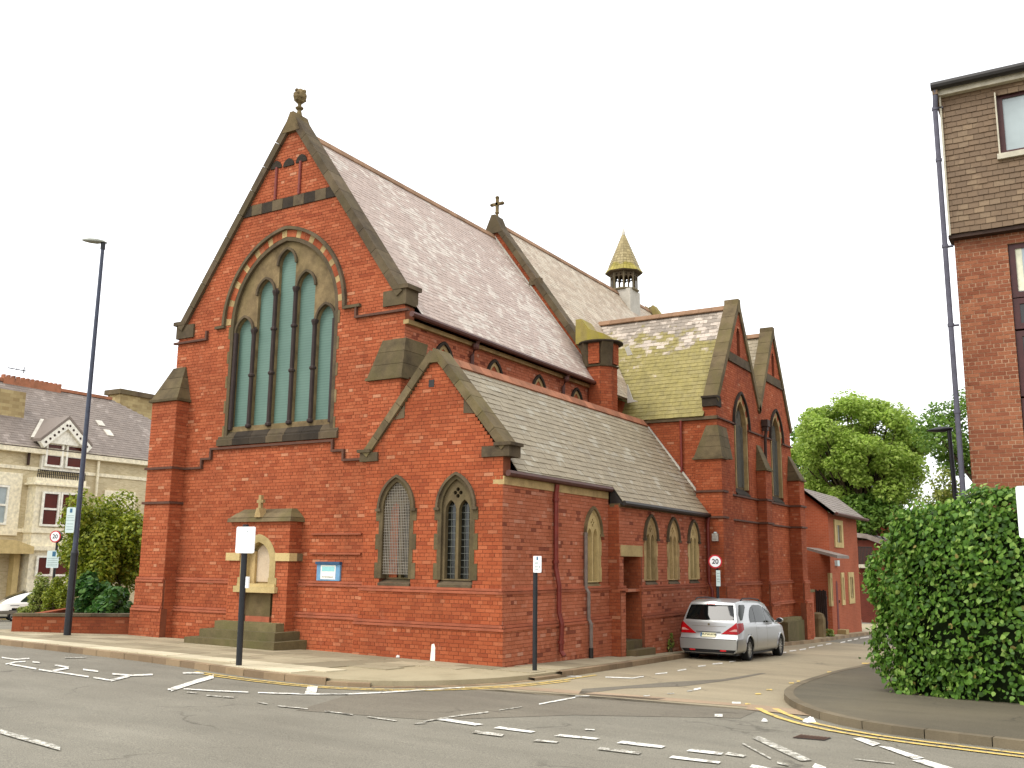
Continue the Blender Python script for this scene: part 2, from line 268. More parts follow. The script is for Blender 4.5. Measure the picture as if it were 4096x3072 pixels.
class MB:
    def __init__(s): s.v = []; s.f = []
    def pts(s, P): b = len(s.v); s.v.extend([tuple(p) for p in P]); return b
    def poly(s, P): b = s.pts(P); s.f.append(tuple(range(b, b+len(P)))); return s
    def fbox(s, fr, u0, u1, v0, v1, n0, n1):
        b = s.pts([fr(u, v, n) for n in (n0, n1) for v in (v0, v1) for u in (u0, u1)])
        for q in ((0, 2, 3, 1), (4, 5, 7, 6), (0, 1, 5, 4), (2, 6, 7, 3), (0, 4, 6, 2), (1, 3, 7, 5)): s.f.append(tuple(b+i for i in q))
        return s
    def box(s, x0, x1, y0, y1, z0, z1): return s.fbox(W3, x0, x1, z0, z1, y0, y1)
    def fprism(s, fr, P, n0, n1):           # a flat outline given thickness (outline may be concave)
        k = len(P); b = s.pts([fr(u, v, n0) for u, v in P]+[fr(u, v, n1) for u, v in P])
        if k <= 4: tri = [tuple(range(k))]
        else: tri = tessellate_polygon([[Vector((u, v, 0)) for u, v in P]])
        for t in tri: s.f.append(tuple(b+k+i for i in t)); s.f.append(tuple(b+i for i in reversed(t)))
        for i in range(k): j = (i+1) % k; s.f.append((b+i, b+j, b+k+j, b+k+i))
        return s
    def plate(s, fr, outer, holes, n0, n1, back=False):   # a slab with openings cut through
        L = [outer]+holes; tri = tessellate_polygon([[Vector((u, v, 0)) for u, v in P] for P in L]); flat = [p for P in L for p in P]; k = len(flat)
        b = s.pts([fr(u, v, n0) for u, v in flat]+[fr(u, v, n1) for u, v in flat])
        for t in tri: s.f.append(tuple(b+k+i for i in t))
        o = 0
        for P in L:
            m = len(P)
            for i in range(m): j = (i+1) % m; s.f.append((b+o+i, b+o+j, b+k+o+j, b+k+o+i))
            o += m
        return s
    def ring(s, fr, A, B, n0, n1):          # a moulding between two open lines A (inner) and B (outer)
        k = len(A); b = s.pts([fr(u, v, n) for n in (n0, n1) for P in (A, B) for u, v in P])
        a0, b0, a1, b1 = b, b+k, b+2*k, b+3*k
        for i in range(k-1):
            s.f += [(a1+i, a1+i+1, b1+i+1, b1+i), (a0+i, a0+i+1, a1+i+1, a1+i), (b0+i, b1+i, b1+i+1, b0+i+1)]
        s.f += [(a0, a1, b1, b0), (a0+k-1, b0+k-1, b1+k-1, a1+k-1)]
        return s
    def tube(s, P, r, n=8, cap=True):
        P = [np.array(p, float) for p in P]; rs = r if hasattr(r, '__len__') else [r]*len(P); rings = []
        for i, p in enumerate(P):
            d = (P[min(i+1, len(P)-1)]-P[max(i-1, 0)]); d /= (np.linalg.norm(d)+1e-9)
            a = np.cross(d, (0, 0, 1) if abs(d[2]) < 0.9 else (1, 0, 0)); a /= np.linalg.norm(a); c = np.cross(d, a)
            rings.append(s.pts([p+rs[i]*(math.cos(t)*a+math.sin(t)*c) for t in [2*math.pi*k/n for k in range(n)]]))
        for x, y in zip(rings, rings[1:]):
            for k in range(n): j = (k+1) % n; s.f.append((x+k, x+j, y+j, y+k))
        if cap: s.f.append(tuple(rings[0]+k for k in range(n))); s.f.append(tuple(rings[-1]+k for k in reversed(range(n))))
        return s
    def lathe(s, c, prof, n=16, ax=None, a0=0.0):   # prof: (radius, height) pairs about a vertical axis
        rings = [s.pts([(c[0]+r*math.cos(a0+2*math.pi*k/n), c[1]+r*math.sin(a0+2*math.pi*k/n), c[2]+h) for k in range(n)]) for r, h in prof]
        for x, y in zip(rings, rings[1:]):
            for k in range(n): j = (k+1) % n; s.f.append((x+k, x+j, y+j, y+k))
        s.f.append(tuple(rings[0]+k for k in reversed(range(n)))); s.f.append(tuple(rings[-1]+k for k in range(n)))
        return s
    def mesh(s, name, origin=(0, 0, 0)):
        me = bpy.data.meshes.new(name); o = np.array(origin, float)
        V = (np.array(s.v, float)-o)*K if s.v else np.zeros((0, 3))
        me.from_pydata(V.tolist(), [], s.f); me.update(); return me
    def build(s, name, mat, parent=None, kind=None, smooth=False, origin=None):
        return link(name, s.mesh(name, origin or (0, 0, 0)), mat, parent, kind, smooth, origin)

def arch(cx, w, sp, r, n=9):                # a pointed arch line, left springing to right springing
    c = r-w; a = math.acos(max(-1, min(1, -c/r))); L = []
    for i in range(n+1): t = math.pi-(math.pi-a)*i/n; L.append((cx+c+r*math.cos(t), sp+r*math.sin(t)))
    return L+[(2*cx-u, v) for u, v in reversed(L[:-1])]
def archtop(w, r): return math.sqrt(max(0, 2*r*w-w*w))
def lancet(cx, w, v0, sp, r, n=7): return [(cx-w, v0)]+arch(cx, w, sp, r, n)+[(cx+w, v0)]
def circ(cx, cv, r, n=10, a0=0.0): return [(cx+r*math.cos(a0+2*math.pi*i/n), cv+r*math.sin(a0+2*math.pi*i/n)) for i in range(n)]
def scan(polys, v):                         # solid stretches of a holed outline at height v
    X = []
    for P in polys:
        for (a, b), (c, d) in zip(P, P[1:]+P[:1]):
            if (b <= v) != (d <= v): X.append(a+(v-b)*(c-a)/(d-b))
    X.sort(); return list(zip(X[::2], X[1::2]))
SINGLE = {}
def brickwork(fr, polys, nf, parent, mat, mortar='mortar', depth=0.3, course=0.078, L=0.232, single=0, where=None, name='wall', joint=0.010):
    """a wall of laid bricks: mortar body with real bricks standing proud; returns the wall part"""
    vs_ = [p[1] for p in polys[0]]; v0 = math.floor(min(vs_)/course); v1 = math.ceil(max(vs_)/course)
    bk = MB(); body = MB(); cand = []
    for k in range(v0, v1):
        a, b = k*course, (k+1)*course; rows = scan(polys, (a+b)/2+1e-5)
        head = (k % 4 == 3); l = L/2 if head else L; off = (l/2 if k % 2 else 0.0)
        for u0, u1 in rows:
            if u1-u0 < 0.02: continue
            body.fbox(fr, u0+0.009, u1-0.009, a, b, nf-depth, nf-0.007)
            i = math.floor((u0-off)/l)
            while True:
                s0, s1 = off+i*l, off+(i+1)*l; i += 1
                if s0 >= u1-0.012: break
                s0, s1 = max(s0, u0), min(s1, u1)
                if s1-s0 < 0.02: continue
                full = abs((s1-s0)-l) < 1e-6
                j = rnd.uniform(-0.0025, 0.003)
                e = joint/2
                if single and full and not head and where(s0, a): cand.append((s0, a, j)); continue
                q = [fr(s0+e, a+e, nf+j), fr(s1-e, a+e, nf+j), fr(s1-e, b-e, nf+j), fr(s0+e, b-e, nf+j)]
                w = [fr(s0+e, a+e, nf-0.012), fr(s1-e, a+e, nf-0.012), fr(s1-e, b-e, nf-0.012), fr(s0+e, b-e, nf-0.012)]
                z = bk.pts(q+w); bk.f += [(z, z+1, z+2, z+3), (z, z+4, z+5, z+1), (z+1, z+5, z+6, z+2), (z+2, z+6, z+7, z+3), (z+3, z+7, z+4, z)]
    wall = body.build(name, mortar, parent)
    if single:
        cand.sort(key=lambda c: where(c[0], c[1])); keep = cand[:single]; key = (tuple(fr.u), mat)
        if key not in SINGLE:
            m = MB(); m.fbox(Fr((0, 0, 0), fr.u, fr.n), -L/2+0.005, L/2-0.005, -course/2+0.005, course/2-0.005, -0.014, 0.0); SINGLE[key] = m.mesh('brick'); SINGLE[key].materials.append(MATS[mat])
        for s0, a, j in keep: link('brick', SINGLE[key], None, wall, loc=fr(s0+L/2, a+course/2, nf+j))
        for s0, a, j in cand[single:]: bk.fbox(fr, s0+0.005, s0+L-0.005, a+0.005, a+course-0.005, nf-0.012, nf+j)
    if bk.f: bk.build('brickwork', mat, wall if parent is None or parent.parent is None else parent, kind='stuff')
    return wall
def slating(fr, polys, parent, mat, gauge, width, name='roof', base=0.08, single=0, where=None, lift=0.014, piece='slate'):
    """a slope covered with laid slates over a solid board"""
    bd = MB(); P = polys[0]; bd.plate(fr, polys[0], list(polys[1:]), -base, 0.0); bd.plate(fr, polys[0], list(polys[1:]), 0.0, -base)
    roof = bd.build(name, mat, parent); sl = MB(); vs_ = [p[1] for p in P]; cand = []
    n0 = int(math.ceil((max(vs_)-min(vs_))/gauge))
    for r in range(n0):
        a = min(vs_)+r*gauge; c = min(a+gauge*1.06, max(vs_)); off = width/2*(r % 2)
        for u0, u1 in scan(polys, min((a+gauge/2), max(vs_)-1e-4)):
            i = math.floor((u0-off)/width)
            while True:
                s0, s1 = off+i*width, off+(i+1)*width; i += 1
                if s0 >= u1-0.01: break
                s0, s1 = max(s0, u0), min(s1, u1)
                if s1-s0 < 0.02: continue
                jl = lift+rnd.uniform(-0.003, 0.004); ja = rnd.uniform(-0.006, 0.006); e = 0.004
                q = (s0+e, s1-e, a+ja, c, jl)
                if single and where(s0, a) is not None and abs(s1-s0-width) < 1e-6 and c-a > gauge: cand.append(q); continue
                z = sl.pts([fr(s0+e, a+ja, jl), fr(s1-e, a+ja, jl), fr(s1-e, c, 0.003), fr(s0+e, c, 0.003), fr(s0+e, a+ja, 0.001), fr(s1-e, a+ja, 0.001)])
                sl.f += [(z, z+1, z+2, z+3), (z+4, z+5, z+1, z), (z+5, z+2, z+1), (z+4, z, z+3)]
    if single and cand:
        cand.sort(key=lambda q: where(q[0], q[2])); m = MB(); f0 = Fr((0, 0, 0), fr.u, fr.n, fr.v); w2 = width/2-0.004; g = gauge*1.06
        z = m.pts([f0(-w2, 0, lift), f0(w2, 0, lift), f0(w2, g, 0.003), f0(-w2, g, 0.003), f0(-w2, 0, 0.001), f0(w2, 0, 0.001)]); m.f += [(0, 1, 2, 3), (4, 5, 1, 0), (5, 2, 1), (4, 0, 3)]
        me = m.mesh(piece); me.materials.append(MATS[mat])
        for q in cand[:single]: link(piece, me, None, roof, loc=fr((q[0]+q[1])/2, q[2], q[4]-lift))
        for q in cand[single:]:
            z = sl.pts([fr(q[0], q[2], q[4]), fr(q[1], q[2], q[4]), fr(q[1], q[3], 0.003), fr(q[0], q[3], 0.003), fr(q[0], q[2], 0.001), fr(q[1], q[2], 0.001)]); sl.f += [(z, z+1, z+2, z+3), (z+4, z+5, z+1, z), (z+5, z+2, z+1), (z+4, z, z+3)]
    sl.build(piece+'_cover', mat, roof, kind='stuff'); return roof
def slope(a, b, c):                          # frame of a roof plane: a eave start, b eave end, c a point up the slope above a
    a, b, c = (np.array(p, float) for p in (a, b, c)); u = (b-a)/np.linalg.norm(b-a); w = c-a; w -= u*(w@u); v = w/np.linalg.norm(w)
    return Fr(a, u, np.cross(u, v), v)
def coping(mb, fr, p, q, th, n0, n1, seg=6, gap=0.012):   # sloping capstones from p (low) to q (high); th is the thickness
    p, q = np.array(p, float), np.array(q, float); d = (q-p)/np.linalg.norm(q-p); w = np.array((-d[1], d[0])); w = w if w[1] > 0 else -w; L = np.linalg.norm(q-p)
    for i in range(seg):
        a, b = p+d*(L*i/seg+gap/2), p+d*(L*(i+1)/seg-gap/2)
        mb.fprism(fr, [tuple(a-w*0.045), tuple(b-w*0.045), tuple(b+w*th), tuple(a+w*th)], n0, n1)
    return mb
def leaves(name, P, N, size, mat, parent, kind=None, heart=False, jit=0.5, single=0, cell=None):
    """many small leaves, one flat blade each"""
    n = len(P); P = np.asarray(P, float); N = np.asarray(N, float)+nrg.normal(0, jit, (n, 3)); N /= np.linalg.norm(N, axis=1)[:, None]
    A = np.cross(N, nrg.normal(0, 1, (n, 3))); A /= np.linalg.norm(A, axis=1)[:, None]; B = np.cross(N, A); s = size*nrg.uniform(0.6, 1.25, n)[:, None]
    if heart: sh = [(-0.05, -0.5, 0.0), (0.42, -0.30, -0.06), (0.40, 0.12, -0.08), (0.0, 0.62, 0.02), (-0.40, 0.12, -0.08), (-0.42, -0.30, -0.06)]
    else: sh = [(0, -0.55, 0), (0.36, 0, 0.05), (0, 0.55, 0), (-0.36, 0, 0.05)]
    k = len(sh); V = np.stack([P+A*s*a+B*s*b+N*s*c for a, b, c in sh], 1)
    i0 = single
    if single:
        m = MB(); m.v = [(a, b, c) for a, b, c in sh]; m.f = [(0, 1, 2, 3), (0, 3, 4, 5)]; me = m.mesh('leaf'); me.materials.append(MATS[mat])
        for i in range(single):
            o = link('leaf', me, None, parent); R = Matrix([[A[i][j], B[i][j], N[i][j]] for j in range(3)]).to_4x4()
            o.matrix_basis = Matrix.Translation(Vector(P[i]*K)) @ R @ Matrix.Scale(float(s[i][0]), 4)
    V = V[i0:].reshape(-1, 3)*K; nn = n-i0
    me = bpy.data.meshes.new(name); me.vertices.add(len(V)); me.vertices.foreach_set('co', V.ravel())
    F = [(0, 1, 2, 3), (0, 3, 4, 5)] if heart else [(0, 1, 2, 3)]
    idx = (np.arange(nn)[:, None, None]*k+np.array(F)[None]).reshape(-1)
    me.loops.add(len(idx)); me.loops.foreach_set('vertex_index', idx.astype(np.int32)); me.polygons.add(len(idx)//4)
    me.polygons.foreach_set('loop_start', np.arange(0, len(idx), 4, dtype=np.int32)); me.polygons.foreach_set('loop_total', np.full(len(idx)//4, 4, dtype=np.int32)); me.update(); me.validate()
    return link(name, me, mat, parent, kind)
def textmesh(s, size, ext=0.002):
    cu = bpy.data.curves.new('t', 'FONT'); cu.body = s; cu.size = size*K; cu.align_x = 'CENTER'; cu.align_y = 'CENTER'; cu.extrude = ext*K; cu.offset = 0.016*size*K
    o = bpy.data.objects.new('t', cu); col.objects.link(o); dg = bpy.context.evaluated_depsgraph_get(); dg.update()
    me = bpy.data.meshes.new_from_object(o.evaluated_get(dg)); bpy.data.objects.remove(o); bpy.data.curves.remove(cu); me.materials.clear(); return me
def lettering(name, s, size, mat, parent, pos, u, v, ext=0.002):   # writing lying in the plane of u, v
    me = textmesh(s, size, ext); o = link(name, me, mat, parent); u, v = Vector(u).normalized(), Vector(v).normalized(); n = u.cross(v)
    M = Matrix(((u[0], v[0], n[0], pos[0]*K), (u[1], v[1], n[1], pos[1]*K), (u[2], v[2], n[2], pos[2]*K), (0, 0, 0, 1)))
    o.matrix_basis = M; return o
# ------------------------------------------------------------------ ground, roads, pavements
def sheet(name, xs, ys, dz, mat, parent=None, kind='structure'):
    m = MB(); b = m.pts([(x, y, gz(x, y)+dz) for y in ys for x in xs]); w = len(xs)
    for j in range(len(ys)-1):
        for i in range(w-1): m.f.append((b+j*w+i, b+j*w+i+1, b+(j+1)*w+i+1, b+(j+1)*w+i))
    return m.build(name, mat, parent, kind)
sheet('ground', [-1200, -300, -40, -14, 40, 300, 1200], [-1000, -250, -70, 60, 300, 1400], -0.30, 'asphalt_dark')
road = sheet('road', [-60, -40, -14, 40, 60], [-60, -20, 20, 60], ROAD, 'asphalt')
def flat(name, P, dz, mat, parent=None, kind='structure', depth=None):   # a sheet or slab with a given plan outline
    m = MB(); k = len(P); tri = tessellate_polygon([[Vector((x, y, 0)) for x, y in P]]); b = m.pts([(x, y, gz(x, y)+dz) for x, y in P])
    for t in tri:
        a, c, d = t; A, C_, D = P[a], P[c], P[d]
        if (C_[0]-A[0])*(D[1]-A[1])-(C_[1]-A[1])*(D[0]-A[0]) < 0: t = (a, d, c)
        m.f.append(tuple(b+i for i in t))
    if depth:
        c = m.pts([(x, y, gz(x, y)+dz-depth) for x, y in P])
        for i in range(k): j = (i+1) % k; m.f.append((b+i, b+j, c+j, c+i))
    return m.build(name, mat, parent, kind)
def gp(L, a): return [tuple(onground(x, y, a)[:2]) for x, y in L]
# left kerb: along the main road, round the corner, up the side street
KB = gp([(0, 1393), (150, 1410), (300, 1428), (420, 1445), (520, 1461), (620, 1473), (700, 1481), (800, 1486.5), (900, 1487), (1000, 1484), (1075, 1479.5), (1160, 1472), (1240, 1460), (1350, 1443), (1480, 1422)], ROAD)
KB = [(-13.99, KB[0][1]+0.1)]+KB; KB = [p for p in KB]; KB += [(0.78, 9.0), (0.95, 12.0), (1.25, 20.0), (1.05, 26.0), (0.9, 45.0)]
def resample(P, step):
    out = [P[0]]; acc = 0
    for (a, b), (c, d) in zip(P, P[1:]):
        L = math.hypot(c-a, d-b); n = max(1, int(round(L/step)))
        for i in range(1, n+1): out.append((a+(c-a)*i/n, b+(d-b)*i/n))
    return out
def offset(P, w):                           # shift a line to its left
    out = []
    for i, p in enumerate(P):
        a, b = P[max(i-1, 0)], P[min(i+1, len(P)-1)]; dx, dy = b[0]-a[0], b[1]-a[1]; L = math.hypot(dx, dy); out.append((p[0]-dy/L*w, p[1]+dx/L*w))
    return out
def smooth(P, it=2):
    for _ in range(it): P = [P[0]]+[((a[0]+2*b[0]+c[0])/4, (a[1]+2*b[1]+c[1])/4) for a, b, c in zip(P, P[1:], P[2:])]+[P[-1]]
    return P
KBs = smooth(resample(KB, 0.45), 3); KBi = offset(KBs, 0.14)
pav = flat('pavement', KBi+[(-4.0, 45.0), (-4.0, 30), (-13.99, 3.0)], -0.014, 'bedding', depth=0.2)
def kerb(P, w, dz_top, name, mat='kerb_stone'):
    Q = offset(P, w); m = MB(); i = 0; root = None; R = []
    # a low bed carries the stones
    bed = MB(); b = bed.pts([(x, y, gz(x, y)+ROAD+0.004) for x, y in P]+[(x, y, gz(x, y)+ROAD+0.004) for x, y in Q]); n = len(P)
    for k in range(n-1): bed.f.append((b+k, b+k+1, b+n+k+1, b+n+k))
    root = bed.build(name, mat, None, 'structure')
    while i < n-2:
        j = min(i+2, n-1); s = MB()
        for a, c in ((i, i+1), (i+1, j)) if j-i == 2 else ((i, j),):
            e = 0.006
            def pt(k, f, z, W):
                p = W[k]; q = W[c if k == a else a]; L = math.hypot(q[0]-p[0], q[1]-p[1]); t = (e/L if (k == i or k == j) else 0); x, y = p[0]+(q[0]-p[0])*t, p[1]+(q[1]-p[1])*t; return (x, y, gz(x, y)+z)
            h = dz_top(P[i]) if callable(dz_top) else dz_top
            z = s.pts([pt(a, 0, ROAD-0.05, P), pt(c, 0, ROAD-0.05, P), pt(c, 0, h, P), pt(a, 0, h, P), pt(a, 0, h+0.004, Q), pt(c, 0, h+0.004, Q)])
            s.f += [(z, z+1, z+2, z+3), (z+3, z+2, z+5, z+4)]
        s.f += []
        s.build('kerbstone', mat, root); i = j
    return root
def drophere(p):                            # the kerb is dropped at the crossing on the corner
    d = math.hypot(p[0]-1.3, p[1]+3.2); return ROAD+0.012+min(1.0, max(0.0, (d-1.6)/1.3))*(-ROAD-0.012)
kerb(KBs, 0.14, drophere, 'kerb')
# paving flags, each one a piece
def inside(P, x, y):
    c = False
    for (a, b), (d, e) in zip(P, P[1:]+P[:1]):
        if (b > y) != (e > y) and x < a+(y-b)*(d-a)/(e-b): c = not c
    return c
PV = KBi+[(0.9, 45.0), (-0.0, 30), (0, -0.1), (-13.9, 0.0)]
row = 0; y = -0.12
def flag(x0, x1, y0, y1, mat, dz):
    s = MB(); e = 0.011; P = [(x0+e, y0+e), (x1-e, y0+e), (x1-e, y1-e), (x0+e, y1-e)]
    b = s.pts([(a, c, gz(a, c)+dz) for a, c in P]+[(a, c, gz(a, c)-0.03) for a, c in P]); s.f += [(b, b+1, b+2, b+3)]+[(b+i, b+4+i, b+4+(i+1) % 4, b+(i+1) % 4) for i in range(4)]
    s.build('paving_slab', mat, pav)
while y > -5.6:
    h = 0.58; x = -13.9+(row % 2)*0.4
    while x < 2.0:
        l = 0.86 if rnd.random() < 0.75 else 0.62
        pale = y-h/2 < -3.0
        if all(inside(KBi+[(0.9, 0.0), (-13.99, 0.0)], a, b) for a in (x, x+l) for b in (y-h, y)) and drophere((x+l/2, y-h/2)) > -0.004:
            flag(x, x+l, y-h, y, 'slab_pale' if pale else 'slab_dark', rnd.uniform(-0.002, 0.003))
        x += l
    y -= h; row += 1
yy = 0.3                                     # narrow footway beside the side wall
while yy < 20:
    L = rnd.uniform(0.7, 1.0)
    xk = min(np.interp(v, [p[1] for p in KBi if p[1] > 0], [p[0] for p in KBi if p[1] > 0]) for v in (yy, yy+L)); x0 = 0.12 if yy < 4.6 else 0.45
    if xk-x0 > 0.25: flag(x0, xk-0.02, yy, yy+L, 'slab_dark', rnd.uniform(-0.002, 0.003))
    yy += L
# right-hand footway
KR = gp([(2300, 1633), (2212, 1623), (2080, 1606), (1920, 1588), (1800, 1566), (1735, 1544), (1700, 1524), (1690, 1511), (1696, 1500), (1730, 1484)], ROAD)
KR = [(60.0, KR[0][1]-0.1), (20.0, KR[0][1])]+KR+[tuple(onground(1800, 1461, ROAD)[:2]), (5.25, 9.0), (5.1, 25.0), (4.9, 45.0)]
KRs = smooth(resample(KR, 0.45), 3); KRs.reverse(); KRi = offset(KRs, 0.15)
flat('footway', KRi+[(60, 10), (60, 45)], 0.0, 'footway_dark', depth=0.2)
kerb(KRs, 0.15, 0.0, 'kerb', 'kerb_dark')
# side street surface, patches
SS = [p for p in KBs if -3.4 < p[1] < 21]; SR = [p for p in KRs if -2.3 < p[1] < 21]
flat('side_street', SS+SR, ROAD+0.004, 'asphalt_side')
def patch(name, px, mat, dz=0.008): return flat(name, gp(px, ROAD), ROAD+dz, mat)
patch('road_setts', [(1085, 1481), (1330, 1499), (1640, 1524), (1650, 1530), (1320, 1506), (1072, 1486)], 'setts')
patch('road_patch', [(1258, 1489), (1345, 1483), (1450, 1474), (1560, 1468), (1640, 1455), (1655, 1455), (1600, 1466), (1570, 1471), (1480, 1483), (1350, 1488), (1262, 1499), (1440, 1510), (1420, 1513), (1250, 1500)], 'asphalt_patch')
patch('road_patch', [(1620, 1523), (1790, 1540), (1772, 1550), (1610, 1534)], 'setts', 0.012)
# painted markings
def mark(px, mat='paint_white'): return flat('road_marking', gp(px, ROAD), ROAD+0.0125, mat, road, None)
def dash(a, b, w=3.0, mat='paint_white', flatw=True):
    (x0, y0), (x1, y1) = a, b; mark([(x0, y0-w/2), (x1, y1-w/2), (x1, y1+w/2), (x0, y0+w/2)], mat)
M_ = lambda X, Y, ox, oy: ((ox+X/1.58)/1.85172, (oy+Y/1.58)/1.85172)   # the enlarged views the lines were read from
A = lambda X, Y: M_(X, Y, 0, 2450); B = lambda X, Y: M_(X, Y, 1200, 2450); C = lambda X, Y: M_(X, Y, 2400, 2450)
def line(P, w, mat='paint_white'):
    for p, q in zip(P, P[1:]): dash(p, q, w, mat)
line([A(10, 288), A(95, 300), A(185, 294)], 2.6); line([A(35, 330), A(100, 316), A(160, 314)], 2.6); line([A(60, 330), A(230, 360)], 3.2); line([A(245, 365), A(410, 388), A(560, 410)], 3.0)
line([A(205, 316), A(250, 321)], 2.6); line([A(345, 336), A(435, 350)], 3.2); line([A(330, 374), A(435, 354)], 4.0); line([A(525, 364), A(620, 376)], 3.4); line([A(410, 290), A(545, 287)], 1.6, 'paint_worn')
line([A(590, 415), A(690, 432), A(740, 426)], 3.0); line([A(700, 434), A(820, 404)], 4.6); line([A(710, 392), A(830, 402), A(965, 396)], 3.2)
line([A(1155, 386), A(1290, 386)], 3.0); line([A(1080, 492), A(1240, 440), A(1350, 408)], 8.0, 'paint_white'); line([A(1060, 490), A(1110, 491)], 3.4)
line([A(1160, 487), A(1330, 498), A(1570, 508)], 2.4); line([A(1630, 511), A(1925, 520)], 2.4); mark([A(1945, 470), A(2010, 468), A(1998, 515), A(1925, 517)]); line([A(2020, 520), A(2212, 521)], 2.0)
for a, b in (((1180, 508), (1245, 514)), ((1305, 528), (1400, 536)), ((1410, 538), (1475, 542)), ((1630, 572), (1690, 583)), ((1755, 595), (1945, 614)), ((2050, 628), (2212, 648))): line([A(*a), A(*b)], 2.2, 'paint_worn')
line([A(0, 757), A(110, 790), A(380, 866)], 9.5, 'paint_worn')
line([B(0, 520), B(280, 520), B(520, 510), B(740, 496), B(1040, 478)], 2.6)
line([B(1620, 404), B(1780, 408)], 1.8); line([B(1930, 412), B(2100, 418)], 2.2); line([B(2100, 418), B(2172, 408)], 2.2)
for a, b in (((160, 627), (190, 631)), ((270, 644), (335, 652)), ((425, 664), (610, 690)), ((720, 707), (795, 703))): line([B(*a), B(*b)], 2.0, 'paint_worn')
line([B(780, 694), B(980, 660), B(1190, 634)], 2.6, 'paint_worn'); line([B(1260, 622), B(1400, 602)], 1.6, 'paint_worn'); line([B(1510, 584), B(1740, 541)], 2.6); line([B(1740, 533), B(1830, 531)], 1.4)
def bar(p, mat='paint_white'): mark(p, mat)
for q, m in (([(865, 684), (930, 676), (1160, 712), (1105, 720)], 'paint_white'), ([(1085, 766), (1110, 752), (1290, 774), (1275, 790)], 'paint_worn'), ([(1220, 737), (1260, 726), (1490, 758), (1460, 766)], 'paint_white'), ([(1465, 820), (1500, 808), (1640, 820), (1620, 830)], 'paint_worn'), ([(1605, 786), (1645, 776), (1895, 800), (1870, 810)], 'paint_white'), ([(1880, 872), (1895, 856), (2160, 890), (2140, 904)], 'paint_worn')): bar([B(*p) for p in q], m)
line([B(1800, 745), B(1862, 748)], 2.4)
for q, m in (([(105, 832), (140, 817), (415, 850), (390, 864)], 'paint_white'), ([(545, 882), (575, 868), (780, 892), (765, 908)], 'paint_white'), ([(790, 904), (810, 888), (925, 908), (905, 922)], 'paint_worn'), ([(435, 926), (460, 912), (765, 950), (750, 962)], 'paint_white'), ([(945, 985), (960, 968), (1210, 1010), (1200, 1028)], 'paint_white'), ([(1340, 985), (1360, 960), (1430, 985), (1420, 1010)], 'paint_white')): bar([C(*p) for p in q], m)
bar([C(965, 800), C(1005, 786), C(1345, 940), C(1270, 946)], 'paint_worn'); line([C(900, 832), C(1080, 930)], 4.0, 'paint_worn'); line([C(1120, 955), C(1190, 972)], 4.0, 'paint_worn')
bar([C(1600, 802), C(1650, 795), C(1775, 835), C(1725, 850)]); bar([C(1760, 850), C(1830, 855), C(2050, 925), C(1990, 935)]); bar([C(1970, 940), C(2050, 935), C(2240, 992), C(2150, 1000)]); line([C(1610, 932), C(1860, 960)], 1.6, 'paint_worn')
for x, y, w in ((1000, 518, 36), (1070, 492, 36), (1210, 449, 30), (1255, 438, 22), (1300, 445, 30), (1450, 380, 30), (1680, 324, 50), (935, 582, 34)): line([C(x-w/2, y), C(x+w/2, y)], 2.6, 'paint_yellow')
for a, b in (((350, 392), (425, 384)), ((490, 371), (545, 362)), ((620, 343), (668, 338)), ((712, 328), (775, 323)), ((818, 314), (860, 308)), ((905, 297), (945, 295)), ((1065, 270), (1115, 264)), ((1130, 257), (1178, 253)), ((1198, 246), (1240, 242)), ((1262, 238), (1302, 232)), ((1320, 225), (1358, 219)), ((1374, 213), (1408, 208)), ((1428, 203), (1462, 198)), ((1520, 192), (1550, 186)), ((1565, 181), (1590, 177)), ((1605, 173), (1630, 168)), ((1645, 164), (1700, 156))): line([C(*a), C(*b)], 2.4)
line([C(1520, 148), C(1690, 124)], 2.2); line([C(275, 531), C(315, 530)], 3, 'paint_worn'); line([C(550, 500), (C(585, 497))], 3, 'paint_worn'); line([C(592, 492), C(638, 482)], 4); line([C(425, 517), C(470, 514)], 1.6, 'paint_worn'); line([C(835, 574), C(890, 576)], 4); line([C(725, 656), C(775, 656)], 6)
def follow(P, w, a, b, mat='paint_yellow'):        # a painted band between two distances from a kerb line
    p, q = offset(P, -a), offset(P, -b); n = len(P)
    for i in range(0, n-1, 3): j = min(i+3, n-1); flat('road_marking', p[i:j+1]+q[i:j+1][::-1], ROAD+0.0125, mat, road, None)
left = [p for p in KBs if -3.4 < p[0] and p[1] < 1.2]; follow(left, 0, 0.24, 0.31); follow(left[1:-3], 0, 0.40, 0.47)
right = [p for p in KRs if p[1] < -1.2 and p[0] < 16]; follow(right, 0, 0.26, 0.36); follow(right, 0, 0.52, 0.62)
patch('road_patch', [(760, 1500), (1075, 1490), (1330, 1508), (1640, 1534), (1600, 1552), (1240, 1545), (930, 1556), (640, 1535)], 'asphalt_patch', 0.004)
